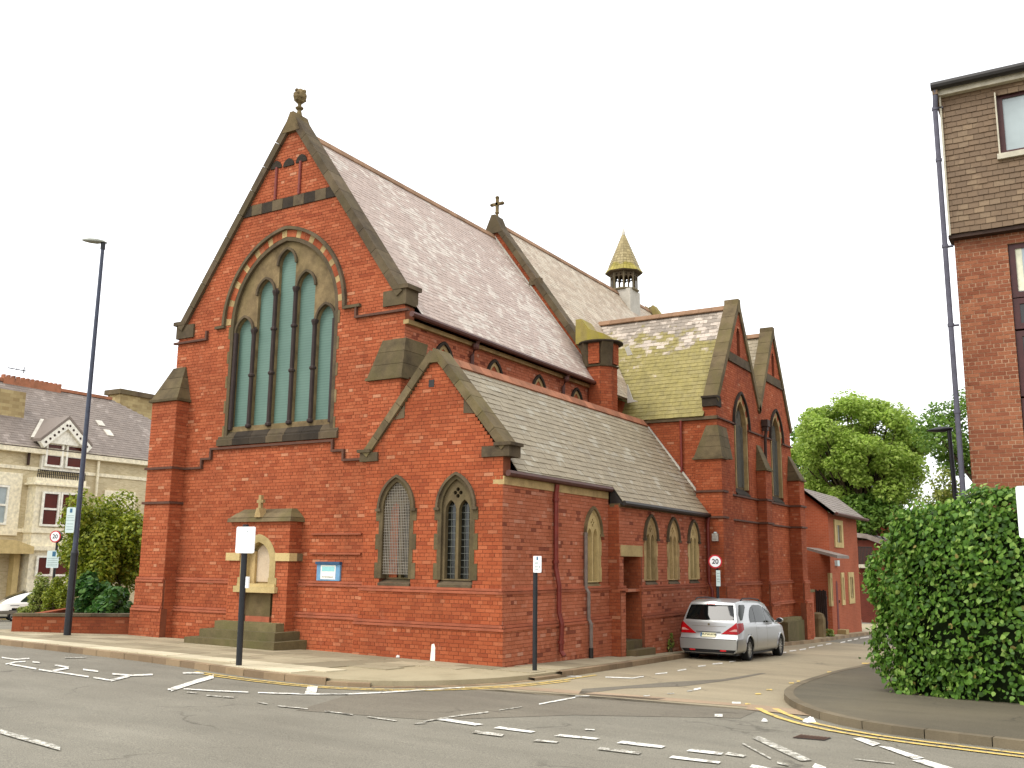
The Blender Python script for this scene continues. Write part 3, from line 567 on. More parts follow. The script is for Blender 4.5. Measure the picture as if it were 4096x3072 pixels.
# gully grate set in the road
gr = thing('drain_grate', 'rusty iron drain grate in the road beside the right kerb', 'drain', (*onground(1758, 1594, ROAD)[:2], gz(*onground(1758, 1594, ROAD)[:2])+ROAD))
q = [C(1215, 795), C(1270, 775), C(1465, 795), C(1420, 812)]; flat('frame', gp(q, ROAD), ROAD+0.006, 'gutter_black', gr, None)
for i in range(9):
    f0, f1 = (i+0.15)/9, (i+0.7)/9; a, b, c, d = [np.array(p) for p in gp(q, ROAD)]; flat('bar', [tuple(a+(d-a)*f0), tuple(b+(c-b)*f0), tuple(b+(c-b)*f1), tuple(a+(d-a)*f1)], ROAD+0.012, 'iron_rust', gr, None)
def onzone(x, y): return gz(x, y)+ROAD+0.013
for i, (p, lab, rw) in enumerate((((525, 1453), 'larger scrap of white litter in the gutter just right of the black post', 1), ((506, 1452), 'tiny white litter piece in the gutter left of the larger scrap', 0.6), ((372, 1431), 'crumpled white litter in the gutter between lamp post and black sign post', 1), ((1748, 1561), 'pale litter lying against the kerb by the right corner', 1.3), ((1652, 1560), 'lone white scrap on the road near the junction patch', 0.7), ((860, 1421), 'white litter on the pavement below the arched chapel windows', 0.8))):
    a = 0.0 if i == 5 else ROAD; P = onground(*p, a); m = MB(); r = 0.07*rw; n = 8
    top = [(P[0]+r*rnd.uniform(0.6, 1.2)*math.cos(2*math.pi*k/n), P[1]+r*rnd.uniform(0.6, 1.2)*math.sin(2*math.pi*k/n)) for k in range(n)]; z0 = gz(P[0], P[1])+a+0.013
    b = m.pts([(x, y, z0) for x, y in top]+[(P[0]+(x-P[0])*0.6, P[1]+(y-P[1])*0.6, z0+0.05*rw*rnd.uniform(0.5, 1.2)) for x, y in top])
    for k in range(n): m.f.append((b+k, b+(k+1) % n, b+n+(k+1) % n, b+n+k))
    m.f.append(tuple(b+n+k for k in range(n))); tag(m.build('litter', 'litter'), lab, 'litter', 'litter scattered in the street')
# ------------------------------------------------------------------ the church
CH = thing('church', 'large red brick Victorian church with slate roofs and stone-capped gables on the corner', 'church', (-4, 5, 0))
F0 = Fr((0, 0, 0), (1, 0, 0), (0, -1, 0))          # chapel front, u = x
FN = Fr((0, 0.2, 0), (1, 0, 0), (0, -1, 0))        # nave front
FS = Fr((0, 0, 0), (0, 1, 0), (1, 0, 0))           # chapel side, u = y
FS2 = Fr((0.3, 0, 0), (0, 1, 0), (1, 0, 0))        # chapel side beyond the door
FT = Fr((0.58, 0, 0), (0, 1, 0), (1, 0, 0))        # transept gables
FTY = Fr((0, 11.5, 0), (1, 0, 0), (0, -1, 0))      # transept wall facing the chapel roof
def rect(u0, u1, v0, v1): return [(u0, v0), (u1, v0), (u1, v1), (u0, v1)]
def part(name, mat, parent=CH, kind=None): 
    m = MB(); return m
def courses(fr, u0, u1, v, n0, nproud, parent=CH, mat='brick_string', h=0.05, double=True, e0=0.0, e1=0.0):
    m = MB(); m.fprism(Fr(fr.o, fr.u, fr.n), [(u0-e0, v-h/2), (u1+e1, v-h/2), (u1+e1, v+h/2), (u0-e0, v+h/2)], n0-0.02, n0+nproud)
    if double: m.fbox(fr, u0-e0*0.6, u1+e1*0.6, v+h/2+0.012, v+h*1.5+0.012, n0-0.02, n0+nproud*0.62)
    return m.build('string_course', mat, parent)
def window(fr, cx, sill, w, sp, r, nf, parent, stone='stone', glass='glass_dark', t=0.11, hood=0.055, quoin=True, tracery='two', leads=True, recess=0.2, label=None, guard=False, qd=0.10, trim=None):
    """pointed window: surround, quoins, sill, tracery, glazing"""
    top = sp+archtop(w, r); inner = lancet(cx, w, sill, sp, r); win = MB(); trim = trim or stone
    fa = [(cx-w, sill)]+arch(cx, w, sp, r)+[(cx+w, sill)]; fb = [(cx-w-t, sill)]+arch(cx, w+t, sp, r+t)+[(cx+w+t, sill)]
    win.ring(fr, fa, fb, nf-recess-0.14, nf+0.012)
    o = win.build('window', stone, parent)
    if label: o['label'] = label
    h1 = arch(cx, w+t, sp, r+t); h2 = arch(cx, w+t+hood, sp, r+t+hood); m = MB(); m.ring(fr, h1, h2, nf-0.02, nf+0.065)
    for s in (-1, 1): m.fbox(fr, cx+s*(w+t+hood*0.5)-0.065, cx+s*(w+t+hood*0.5)+0.065, sp-0.06, sp, nf-0.02, nf+0.07)
    m.build('hood_mould', trim, o)
    if quoin:
        v = sill; k = 0
        while v < sp-0.12:
            hh = min(0.27 if k % 2 else 0.34, sp-0.01-v); e = qd if k % 2 == 0 else 0.02
            for s in (-1, 1):
                q = MB(); a, b = sorted((cx+s*(w+t-0.002), cx+s*(w+t+e))); q.fbox(fr, a, b, v+0.004, v+hh-0.004, nf-0.1, nf+0.013); q.build('quoin', stone, o)
            v += hh; k += 1
    m = MB(); m.fprism(Fr(fr.o, fr.n, fr.u), [(nf-recess-0.05, sill), (nf+0.045, sill-0.10), (nf+0.045, sill-0.15), (nf-recess-0.05, sill-0.15)], cx-w-t*0.7, cx+w+t*0.7); m.build('sill', trim, o)
    g = MB(); g.fprism(fr, inner, nf-recess-0.12, nf-recess-0.10); g.build('pane', glass, o)
    n0, n1 = nf-recess-0.09, nf-recess+0.02; ml = 0.035
    if tracery == 'two':
        lw = (w-ml)/2-0.03; sp2 = sp-0.02; H = [lancet(cx+s*(lw+ml), lw, sill+0.02, sp2-0.05, lw*1.9) for s in (-1, 1)]; tv = sp2-0.05+archtop(lw, lw*1.9)
        rr = min(0.42*w, (top-tv)*0.36); cv = tv+rr*0.95
        H += [circ(cx, cv+rr*0.46, rr*0.30, 8), circ(cx-rr*0.46, cv+0.001, rr*0.30, 8), circ(cx+rr*0.46, cv-0.001, rr*0.30, 8), circ(cx, cv-rr*0.44, rr*0.30, 8)] if rr > 0.06 else []
        m = MB(); m.plate(fr, [(u, v) for u, v in lancet(cx, w+0.01, sill-0.01, sp, r+0.01)], H, n0, n1); m.build('tracery', stone, o)
        if leads:
            m = MB()
            for s in (-1, 1):
                x0, x1 = cx+s*(lw+ml)-lw, cx+s*(lw+ml)+lw
                for k in range(1, 3): u = x0+(x1-x0)*k/3; m.fbox(fr, u-0.004, u+0.004, sill+0.02, sp2+0.1, nf-recess-0.095, nf-recess-0.085)
                v = sill+0.12
                while v < sp2+0.1: m.fbox(fr, x0, x1, v-0.005, v+0.005, nf-recess-0.094, nf-recess-0.083); v += 0.14
            m.build('leading', 'lead_line', o)
    if guard:
        m = MB(); u = cx-w+0.03
        while u < cx+w: 
            vt = sp+math.sqrt(max(0, r*r-(abs(u-cx)+r-w)**2)); m.fbox(fr, u-0.006, u+0.006, sill+0.1, vt, nf-0.05, nf-0.042); u += 0.045
        v = sill+0.1
        while v < top-0.05:
            hw = w if v < sp else math.sqrt(max(0, r*r-(v-sp)**2))-(r-w)
            m.fbox(fr, cx-hw, cx+hw, v-0.005, v+0.005, nf-0.041, nf-0.034); v += 0.06
        m.build('wire_guard', 'wire_grey', o)
    return o
def hole(cx, w, sill, sp, r, t=0.06): return lancet(cx, w+t, sill-0.1, sp, r+t)

# --- chapel front
PL1, PL2 = 1.40, 0.69                              # plinth string levels
cxA, cxB = -2.69, -1.13; cw, csp, cr, csill = 0.335, 3.13, 0.62, 1.64
holes = [hole(cx, cw+0.03, csill, csp, cr+0.03, 0.05) for cx in (cxA, cxB)]
near = lambda u, v: (abs(u-0.0)*0.55+abs(v-1.9)) if u < 0.1 else None
cf = brickwork(F0, [[(-3.58, PL1), (0.0, PL1), (0.0, 4.22), (-0.12, 4.3), (-1.78, 6.40), (-3.44, 4.3), (-3.58, 4.22)]]+holes, 0.0, CH, 'brick_chapel', single=130, where=lambda u, v: 3.0-u+abs(v-2.4)*0.8, name='chapel_front_wall')
brickwork(F0, [rect(-3.62, 0.05, PL2, PL1)], 0.05, CH, 'brick_chapel', name='plinth_wall', single=40, where=lambda u, v: 3-u)
brickwork(F0, [rect(-3.68, 0.11, -0.3, PL2)], 0.11, CH, 'brick_chapel', name='plinth_wall', single=40, where=lambda u, v: 3-u)
courses(F0, -3.62, 0.05, PL1, 0.0, 0.075, e0=0.0, e1=0.03); courses(F0, -3.68, 0.11, PL2, 0.05, 0.085, e1=0.03)
window(F0, cxA, csill, cw+0.03, csp, cr+0.03, 0.0, CH, 'stone_olive', 'glass_grey', guard=True, label='wire-guarded arched window', trim='stone_dark', t=0.08)
window(F0, cxB, csill, cw+0.03, csp, cr+0.03, 0.0, CH, 'stone_olive', recess=0.07, trim='stone_dark', t=0.08)
m = MB(); coping(m, F0, (0.02, 4.30), (-1.775, 6.46), 0.13, -0.42, 0.07, 6); coping(m, F0, (-3.57, 4.30), (-1.775, 6.46), 0.13, -0.42, 0.07, 6); m.fprism(F0, [(-1.94, 6.26), (-1.61, 6.26), (-1.775, 6.58)], -0.41, 0.075); m.build('coping', 'stone_moss', CH)
m = MB(); m.fbox(F0, -0.50, 0.17, 4.14, 4.36, -0.41, 0.05); m.fbox(F0, -0.18, 0.23, 4.36, 4.43, -0.43, 0.10); m.build('kneeler', 'stone_dark', CH)
m = MB(); m.fbox(F0, -3.74, -3.24, 4.18, 4.38, -0.19, 0.05); m.fbox(F0, -3.79, -3.42, 4.38, 4.45, -0.19, 0.10); m.build('kneeler', 'stone_dark', CH)
for s in (-1, 1): m = MB(); m.fprism(F0, [(-1.775+s*1.05, 5.08), (-1.775+s*0.78, 5.40), (-1.775+s*0.78, 5.10)], -0.2, 0.012); m.build('skew_stone', 'stone_dark', CH)
m = MB(); m.fbox(F0, -1.92, -1.78, 5.73, 5.89, -0.05, 0.01); m.build('air_vent', 'gutter_black', CH)
m = MB(); m.fprism(F0, [(-1.62, 0.02), (-1.50, 0.02), (-1.50, 0.28), (-1.53, 0.36), (-1.59, 0.34)], 0.11, 0.1145); m.build('paint_splash', 'white_paint', cf)

# --- chapel side, first length and the length beyond the door
SH = [hole(4.1, 0.33, 1.58, 2.70, 0.55, 0.04)]
brickwork(FS, [rect(0.0, 5.0, PL1, 3.58)]+SH, 0.0, CH, 'brick_side', single=90, where=lambda u, v: u+abs(v-2.2), name='chapel_side_wall')
sw1 = CH
brickwork(FS, [rect(-0.05, 5.0, PL2, PL1)], 0.05, CH, 'brick_side', name='plinth_wall'); brickwork(FS, [rect(-0.11, 5.0, -0.6, PL2)], 0.11, CH, 'brick_side', name='plinth_wall')
courses(FS, -0.05, 5.0, PL1, 0.0, 0.075, e0=0.03); courses(FS, -0.11, 5.0, PL2, 0.05, 0.085, e0=0.03)
window(FS, 4.1, 1.58, 0.33, 2.70, 0.55, 0.0, CH, 'stone_cream', 'stone_pale', qd=0.05, trim='stone', recess=0.02, t=0.08, leads=False)
D2 = [rect(5.19, 6.17, -0.8, 2.19)]; H2 = [hole(c, 0.32, 1.60, 2.66, 0.53, 0.04) for c in (6.88, 8.44, 10.0)]
brickwork(FS2, [rect(4.95, 11.5, PL1, 3.40)]+H2+[rect(5.19, 6.17, PL1-0.1, 2.19)], 0.0, CH, 'brick_side', name='chapel_side_wall')
brickwork(FS2, [rect(6.17, 11.5, PL2, PL1)], 0.05, CH, 'brick_side', name='plinth_wall'); brickwork(FS2, [rect(6.2, 11.5, -0.8, PL2)], 0.11, CH, 'brick_side', name='plinth_wall')
brickwork(FS2, [rect(4.93, 5.19, -0.6, PL1)], 0.05, CH, 'brick_side', name='door_pier')
brickwork(Fr((0, 4.95, 0), (1, 0, 0), (0, -1, 0)), [rect(-0.1, 0.30, PL1, 3.45)], 0.0, CH, 'brick_deep', name='return_wall', depth=0.1)
brickwork(Fr((0, 4.93, 0), (1, 0, 0), (0, -1, 0)), [rect(-0.1, 0.35, -0.6, PL1)], 0.05, CH, 'brick_deep', name='return_wall', depth=0.1)
courses(FS2, 6.17, 11.3, PL1, 0.0, 0.075); courses(FS2, 6.2, 11.3, PL2, 0.05, 0.085); courses(FS2, 4.88, 5.2, PL1, 0.0, 0.11)
for c in (6.88, 8.44, 10.0): window(FS2, c, 1.60, 0.32, 2.66, 0.53, 0.0, CH, 'stone_cream' if c > 9 else 'stone_pale', 'glass_grey', qd=0.05, trim='stone_dark', recess=0.02, leads=False, t=0.08)
m = MB(); m.fbox(FS2, 5.02, 6.32, 2.19, 2.46, -0.25, 0.02); m.build('door_lintel', 'stone_cream', CH)
dr = MB(); dr.fbox(FS2, 5.15, 6.2, -0.6, 2.2, -0.60, -0.52)
dr = dr.build('door', 'door_dark', CH); m = MB(); [m.fbox(FS2, 5.2+i*0.2, 5.39+i*0.2, -0.2, 2.15, -0.52, -0.49) for i in range(5)]; m.build('board', 'door_dark', dr)
m = MB(); m.tube([FS2(5.95, 0.95, -0.46), FS2(5.95, 1.05, -0.44)], 0.03, 6); m.build('handle', 'iron_rust', dr)
brickwork(Fr((0, 6.17, 0), (1, 0, 0), (0, -1, 0)), [rect(-0.3, 0.33, -0.6, 2.2)], 0.0, CH, 'brick_deep', name='door_reveal', depth=0.1)
for k, (n1, z0, z1) in enumerate(((0.30, -0.7, -0.03), (0.05, -0.03, 0.17))): m = MB(); m.fbox(FS2, 5.22, 6.40-k*0.25, z0, z1, -0.5, n1); m.build('door_step', 'stone_moss', CH)
m = MB(); m.fbox(FS, 0.0, 4.93, 3.57, 3.74, -0.25, 0.03); m.build('eaves_band', 'stone_pale', CH)
m = MB(); m.fbox(FS2, 4.95, 11.4, 3.38, 3.46, -0.25, 0.03); m.build('eaves_band', 'stone', CH)
m = MB(); m.tube([(0.11, 0.02, 3.80), (0.11, 4.93, 3.80)], 0.065, 8); m.build('gutter', 'gutter_brown', CH)
m = MB(); m.tube([(0.42, 4.97, 3.47), (0.42, 11.4, 3.45)], 0.065, 8); m.build('gutter', 'gutter_black', CH)
m = MB(); m.tube([(0.10, 2.15, 3.72), (0.07, 2.15, 3.5), (0.07, 2.15, 1.9), (0.15, 2.15, 1.52), (0.15, 2.15, 0.95), (0.22, 2.15, 0.72), (0.2, 2.15, 0.15), (0.28, 2.15, 0.05)], 0.055, 8); [m.lathe((x, 2.15, z), [(0.075, 0), (0.075, 0.07)], 8) for x, z in ((0.07, 3.35), (0.07, 2.0), (0.2, 0.3))]; m.build('downpipe', 'pipe_red', CH)
m = MB(); m.tube([(0.06, 3.62, 2.72), (0.06, 3.62, 1.45), (0.13, 3.62, 1.35), (0.13, 3.62, 0.75), (0.19, 3.62, 0.65), (0.19, 3.62, 0.12)], 0.045, 8); m.build('downpipe', 'pipe_grey', CH)
m = MB(); m.tube([(0.19, 3.62, 0.12), (0.19, 3.62, -0.14)], 0.055, 8); m.build('pipe_shoe', 'gutter_black', CH)
m = MB(); m.tube([(0.42, 11.05, 3.47), (0.38, 11.05, 3.2), (0.38, 11.05, 1.5), (0.47, 11.05, 1.3), (0.47, 11.05, -0.3)], 0.055, 8); m.build('downpipe', 'pipe_red', CH)
# --- chapel roof
f1 = slope((0.40, 0.36, 3.505), (0.40, 11.5, 3.505), (-1.775, 0.36, 6.42)); L1 = math.hypot(2.175, 2.915); k1 = 0.27*L1/2.175
slating(f1, [[(0.0, k1), (4.60, k1), (4.60, 0.0), (11.14, 0.0), (11.14, L1), (0.0, L1)]], CH, 'slate_chapel', 0.165, 0.30, 'chapel_roof', single=300, where=lambda u, v: u+v*0.6)
m = MB(); m.fprism(Fr((0, 4.955, 0), (1, 0, 0), (0, -1, 0)), [(0.05, 3.44), (0.38, 3.44), (0.38, 3.50), (0.10, 3.86), (0.05, 3.86)], -0.03, 0.0); m.build('fascia_end', 'gutter_black', CH)
m = MB(); m.poly([(-1.775, 0.36, 6.42), (-1.775, 11.5, 6.42), (-3.6, 11.5, 3.9), (-3.6, 0.36, 3.9)]); m.build('chapel_roof', 'slate_chapel', CH)
y = 0.42
while y < 11.4: m = MB(); m.fprism(Fr((0, y, 0), (1, 0, 0), (0, 1, 0)), [(-1.92, 6.30), (-1.775, 6.50), (-1.63, 6.30), (-1.66, 6.27), (-1.775, 6.44), (-1.89, 6.27)], 0.0, 0.44); m.build('ridge_tile', 'ridge_tile', CH); y += 0.45
m = MB(); m.fprism(Fr((0, 11.47, 0), (1, 0, 0), (0, 1, 0)), [(0.42, 3.60), (-1.775, 6.49), (-1.95, 6.49), (0.28, 3.56)], -0.06, 0.0); m.build('roof_flashing', 'lead_pale', CH)

# --- nave front
NX = -6.57; BX, BSP, BW, BR_ = -6.58, 7.93, 1.70, 1.99
big = lancet(BX, BW+0.06, 4.85, BSP, BR_+0.06, 12)
brickwork(FN, [[(-10.35, 1.46), (-2.78, 1.46), (-2.78, 7.72), (NX, 13.06), (-10.35, 7.72)], big], 0.0, CH, 'brick_front', name='nave_front_wall', depth=0.35)
brickwork(FN, [rect(-10.4, -3.6, 0.75, 1.46)], 0.05, CH, 'brick_front', name='plinth_wall'); brickwork(FN, [rect(-10.45, -3.6, -0.3, 0.75)], 0.11, CH, 'brick_front', name='plinth_wall')
courses(FN, -10.4, -3.6, 1.46, 0.0, 0.075); courses(FN, -10.4, -3.6, 0.76, 0.05, 0.085)
w = MB(); w.ring(FN, lancet(BX, BW, 4.98, BSP, BR_, 12), lancet(BX, BW+0.10, 4.98, BSP, BR_+0.10, 12), -0.42, 0.006); WB = w.build('window', 'stone_dark', CH); WB['label'] = 'great five-light west window glazed in pale teal'
o1 = arch(BX, BW+0.10, BSP, BR_+0.10, 19); o2 = arch(BX, BW+0.28, BSP, BR_+0.28, 19)
for i in range(len(o1)-1):
    m = MB(); a, b, c, d = o1[i], o1[i+1], o2[i+1], o2[i]; m.fprism(FN, [a, b, c, d], -0.1, 0.008 if i % 2 else 0.014); m.build('voussoir', 'brick_deep' if i % 3 else 'stone_pale', WB)
for s in (-1, 1):
    for k in range(9):
        m = MB(); a, b = sorted((BX+s*(BW+0.10), BX+s*(BW+(0.24 if k % 2 else 0.16)))); m.fbox(FN, a, b, 5.0+k*0.32, 5.31+k*0.32, -0.1, 0.010); 
        if k % 2 == 0: m.build('quoin', 'stone', WB)
m = MB(); m.ring(FN, arch(BX, BW+0.28, BSP, BR_+0.28, 19), arch(BX, BW+0.36, BSP, BR_+0.36, 19), -0.02, 0.09); m.fbox(FN, BX-BW-0.62, BX-BW-0.28, BSP-0.07, BSP, -0.02, 0.08); m.fbox(FN, BX+BW+0.28, BX+BW+0.80, BSP-0.07, BSP, -0.02, 0.08); m.build('hood_mould', 'stone_dark', WB)
LT = [(BX+k*0.68, 0.280, s) for k, s in ((-2, 7.70), (-1, 8.62), (0, 9.30), (1, 8.62), (2, 7.70))]
m = MB(); m.plate(FN, lancet(BX, BW+0.01, 5.06, BSP, BR_+0.01, 12), [lancet(c, hw, 5.28, s, 0.40) for c, hw, s in LT], -0.20, -0.08); m.build('tracery', 'stone', WB)
for c, hw, s in LT:
    g = MB(); g.fprism(FN, lancet(c, hw+0.03, 5.2, s, 0.43), -0.19, -0.175); g.build('pane', 'glaze_teal', WB)
    g = MB(); g.ring(FN, arch(c, hw, s, 0.40), arch(c, hw+0.06, s, 0.46), -0.09, -0.02); g.build('light_moulding', 'stone_dark', WB)
for i in range(4):
    c = BX+(i-1.5)*0.68; m = MB(); m.fbox(FN, c-0.056, c+0.056, 5.26, min(LT[i][2], LT[i+1][2])+0.1, -0.085, -0.066); m.build('mullion_face', 'shaft_dark', WB); t_ = min(LT[i][2], LT[i+1][2]); m = MB(); b = FN(c, 5.2, -0.07)
    m.tube([FN(c, 5.22, -0.06), FN(c, t_, -0.06)], 0.055, 8)
    for v in (5.22, 6.5)+((7.62,) if i in (1, 2) else ()): m.lathe(tuple(FN(c, v, -0.06)), [(0.06, 0), (0.085, 0.03), (0.085, 0.07), (0.06, 0.10)], 8)
    m.lathe(tuple(FN(c, t_-0.1, -0.06)), [(0.06, 0), (0.09, 0.1), (0.09, 0.14)], 8); m.build('mullion_shaft', 'shaft_dark', WB)
for s in (-1, 1):
    m = MB(); c = BX+s*(BW-0.05); m.tube([FN(c, 5.2, -0.06), FN(c, 7.7, -0.06)], 0.06, 8); m.build('jamb_shaft', 'shaft_dark', WB)
for i in range(7):
    a, b = BX-1.98+i*3.96/7, BX-1.98+(i+1)*3.96/7-0.008; m = MB(); m.fprism(Fr(FN.o, FN.n, FN.u), [(-0.19, 5.30), (0.02, 5.02), (0.02, 4.98), (0.07, 4.95), (0.07, 4.80), (-0.19, 4.80)], a, b); m.build('sill_stone', 'stone_black' if i % 3 else 'stone_dark', WB)
def stepped(L, parent, mat='string_brown', th=0.055, fr=FN):
    m = MB()
    for (a, b), (c, d) in zip(L, L[1:]):
        if abs(b-d) < 1e-6: m.fbox(fr, min(a, c)-th/2, max(a, c)+th/2, b-th/2, b+th/2, -0.02, 0.07)
        else: m.fbox(fr, a-th/2, a+th/2, min(b, d)+th/2, max(b, d)-th/2, -0.02, 0.069)
    return m.build('string_course', mat, parent)
stepped([(-10.42, 4.28), (-9.08, 4.28), (-9.08, 4.50), (-8.76, 4.50), (-8.76, 4.74), (-4.74, 4.74), (-4.74, 4.50), (-4.40, 4.50), (-4.40, 4.27), (-3.62, 4.27)], CH)
stepped([(-10.42, 7.64), (-9.22, 7.64), (-9.22, 7.89)], CH); stepped([(-4.2, 7.89), (-4.2, 7.62), (-2.70, 7.62)], CH)
for v in (2.60, 2.16): m = MB(); m.fbox(FN, -5.25, -3.78, v-0.02, v+0.02, -0.02, 0.05); m.build('drip_course', 'brick_string', CH)
for i in range(9): m = MB(); a = -8.22+i*3.26/9; m.fbox(FN, a, a+3.26/9-0.008, 10.77, 11.05, -0.1, 0.03+0.004*(i % 2)); m.build('band_stone', 'stone_dark' if i % 2 else 'stone_black', CH)
for i, c in enumerate((-7.09, -6.655, -6.22)):
    m = MB(); m.fprism(FN, arch(c, 0.185, 11.92 if i != 1 else 11.90, 0.21, 6), -0.05, 0.03); m.build('blind_arch', 'stone_black', CH)
for c in (-7.06, -6.24): m = MB(); m.tube([FN(c, 11.06, 0.02), FN(c, 11.94, 0.02)], 0.04, 8); m.build('blind_shaft', 'pipe_red', CH)
m = MB(); coping(m, FN, (-2.95, 7.98), (NX, 13.10), 0.15, -0.42, 0.09, 9); coping(m, FN, (-10.19, 7.98), (NX, 13.10), 0.15, -0.42, 0.09, 9); m.build('coping', 'stone_dark', CH)
m = MB(); m.fprism(FN, [(NX-0.30, 12.80), (NX+0.30, 12.80), (NX+0.06, 13.34), (NX-0.06, 13.34)], -0.43, 0.10); m.build('apex_stone', 'stone', CH)
for s, x in ((1, -2.78), (-1, -10.35)):
    m = MB(); a, b = sorted((x-s*0.62, x+s*0.04)); m.fbox(FN, a, b, 7.76, 8.12, -0.42, 0.05); a, b = sorted((x-s*0.32, x+s*0.12)); m.fbox(FN, a, b, 8.12, 8.22, -0.45, 0.10); m.build('kneeler', 'stone_dark', CH)
# apex finial: carved foliage ball on a stem
fin = MB(); c0 = FN(NX, 13.3, -0.17); fin.lathe(tuple(c0), [(0.09, 0), (0.07, 0.10), (0.05, 0.18), (0.10, 0.22), (0.11, 0.25), (0.05, 0.29), (0.05, 0.36), (0.12, 0.42), (0.17, 0.52), (0.17, 0.62), (0.12, 0.72), (0.04, 0.78)], 10)
for k in range(18):
    a = k*2.399; h = 0.42+0.34*k/18; rr_ = 0.135*math.sin(math.pi*(h-0.36)/0.46)**0.5; p = c0+np.array((rr_*math.cos(a), rr_*math.sin(a), h)); fin.lathe(tuple(p-np.array((0, 0, 0.05))), [(0.02, 0), (0.055, 0.03), (0.05, 0.07), (0.02, 0.10)], 6)
fin.build('finial', 'stone', CH)
# corner buttresses with hipped stone caps
def buttress(fr, u0, u1, nf, v0, v1, vt, ut0, ut1, mat, name='buttress', retL=0, retR=0, capmat='stone_olive', strings=(), nb=0.0, pl=(1.46, 0.76), ntop=0.0, z0=-0.3):
    B = thing_part(name); P1, P2 = pl
    brickwork(fr, [rect(u0, u1, max(v0, P1), v1)], nf, B, mat, depth=0.1, name='face_wall')
    if v0 < P1:
        brickwork(fr, [rect(u0-0.05, u1+0.05, P2, P1)], nf+0.05, B, mat, depth=0.15, name='face_wall'); brickwork(fr, [rect(u0-0.1, u1+0.1, z0, P2)], nf+0.10, B, mat, depth=0.2, name='face_wall')
        courses(fr, u0-0.03, u1+0.03, P1, nf, 0.075, B); courses(fr, u0-0.06, u1+0.06, P2, nf+0.05, 0.085, B)
    for side, uu, ret in ((-1, u0, retL), (1, u1, retR)):
        d = fr.n if True else None; f2 = Fr(fr(uu, 0, 0), side*np.array(-fr.n) if side > 0 else fr.n, side*fr.u)
        # side faces: u runs outwards or inwards so that the face looks away from the buttress
        f2 = Fr(fr(uu, 0, nf), -fr.n, fr.u) if side > 0 else Fr(fr(uu, 0, nb-ret), fr.n, -fr.u)
        brickwork(f2, [rect(0, nf-nb+ret, max(v0, P1), v1)], 0.0, B, mat, depth=0.1, name='side_wall')
        if v0 < P1: brickwork(f2, [rect(0, nf-nb+ret, z0, P1)], 0.07, B, mat, depth=0.1, name='side_wall')
    m = MB(); a = [fr(u0-0.04, v1, nf+0.04), fr(u1+0.04, v1, nf+0.04), fr(u1+0.04, v1, nb-retR), fr(u0-0.04, v1, nb-retL)]; b = [fr(ut0, vt, ntop), fr(ut1, vt, ntop), fr(ut1, vt, ntop-0.3-retR), fr(ut0, vt, ntop-0.3-retL)]
    for k in range(3):                          # three courses of sloped stones
        t0, t1 = k/3+0.004, (k+1)/3-0.004; lo = [p+(q-p)*t0 for p, q in zip(a, b)]; hi = [p+(q-p)*t1 for p, q in zip(a, b)]; z = m.pts(lo+hi)
        m.f += [(z+i, z+(i+1) % 4, z+4+(i+1) % 4, z+4+i) for i in range(4)]+[(z+4, z+5, z+6, z+7), (z+3, z+2, z+1, z)]
    m.fbox(fr, u0-0.07, u1+0.07, v1-0.05, v1+0.012, nb-0.02, nf+0.07); m.build('cap', capmat, B)
    for v in strings:
        m = MB(); m.fbox(fr, u0-0.05, u1+0.05, v-0.03, v+0.03, nb-0.01-retR*0, nf+0.05); m.build('string_course', 'string_brown', B)
    return B
def thing_part(name):
    o = bpy.data.objects.new(name, None); col.objects.link(o); o.parent = CH; o.matrix_parent_inverse = Matrix.Translation(Vector(CH['_loc'])).inverted(); o.empty_display_size = 0.2; return o
buttress(FN, -10.68, -9.73, 0.40, -0.3, 6.06, 6.98, -10.42, -9.95, 'brick_front', strings=(4.28, 3.40), ntop=0.02, retL=0.5)
buttress(FN, -3.60, -2.70, 0.19, 3.9, 6.06, 6.98, -3.40, -2.74, 'brick_front', ntop=0.0, retR=0.55)
# nave flanks
m = MB(); m.box(-10.34, -10.0, 0.25, 10.0, -0.3, 7.6); m.box(-10.7, -2.6, 10.4, 23.4, -0.5, 7.2); m.box(-2.9, -2.79, 0.5, 10.0, 3.0, 7.3); m.build('rear_wall', 'brick_deep', CH)
FC = Fr((-2.78, 0, 0), (0, 1, 0), (1, 0, 0)); CW = (1.72, 4.02, 6.36, 8.66)
tri = lambda c, g=0.0: [(c-0.34-g, 6.38), (c-0.30-g, 6.55)]+[(u, v) for u, v in arch(c, 0.24+g, 6.68, 0.42+g, 5)]+[(c+0.30+g, 6.55), (c+0.34+g, 6.38)]
brickwork(FC, [rect(0.2, 9.95, 5.6, 7.36)]+[lancet(c, 0.30, 6.2, 6.68, 0.46, 5) for c in CW], 0.0, CH, 'brick_side', name='clerestory_wall', depth=0.2)
for c in CW:
    w = MB(); w.ring(FC, [(c-0.24, 6.2)]+arch(c, 0.24, 6.62, 0.44, 6)+[(c+0.24, 6.2)], [(c-0.34, 6.2)]+arch(c, 0.34, 6.62, 0.54, 6)+[(c+0.34, 6.2)], -0.2, 0.012); o = w.build('window', 'stone_pale', CH)
    m = MB(); m.ring(FC, arch(c, 0.34, 6.62, 0.54, 6), arch(c, 0.41, 6.62, 0.61, 6), -0.02, 0.06); m.build('hood_mould', 'stone_black', o)
    m = MB(); m.plate(FC, lancet(c, 0.25, 6.2, 6.62, 0.45, 6), [circ(c, 6.68, 0.085, 8), circ(c-0.1, 6.50, 0.085, 8), circ(c+0.1, 6.50, 0.085, 8)], -0.16, -0.06); m.build('tracery', 'stone_pale', o)
    g = MB(); g.fprism(FC, lancet(c, 0.25, 6.2, 6.62, 0.45, 6), -0.19, -0.17); g.build('pane', 'glass_dark', o)
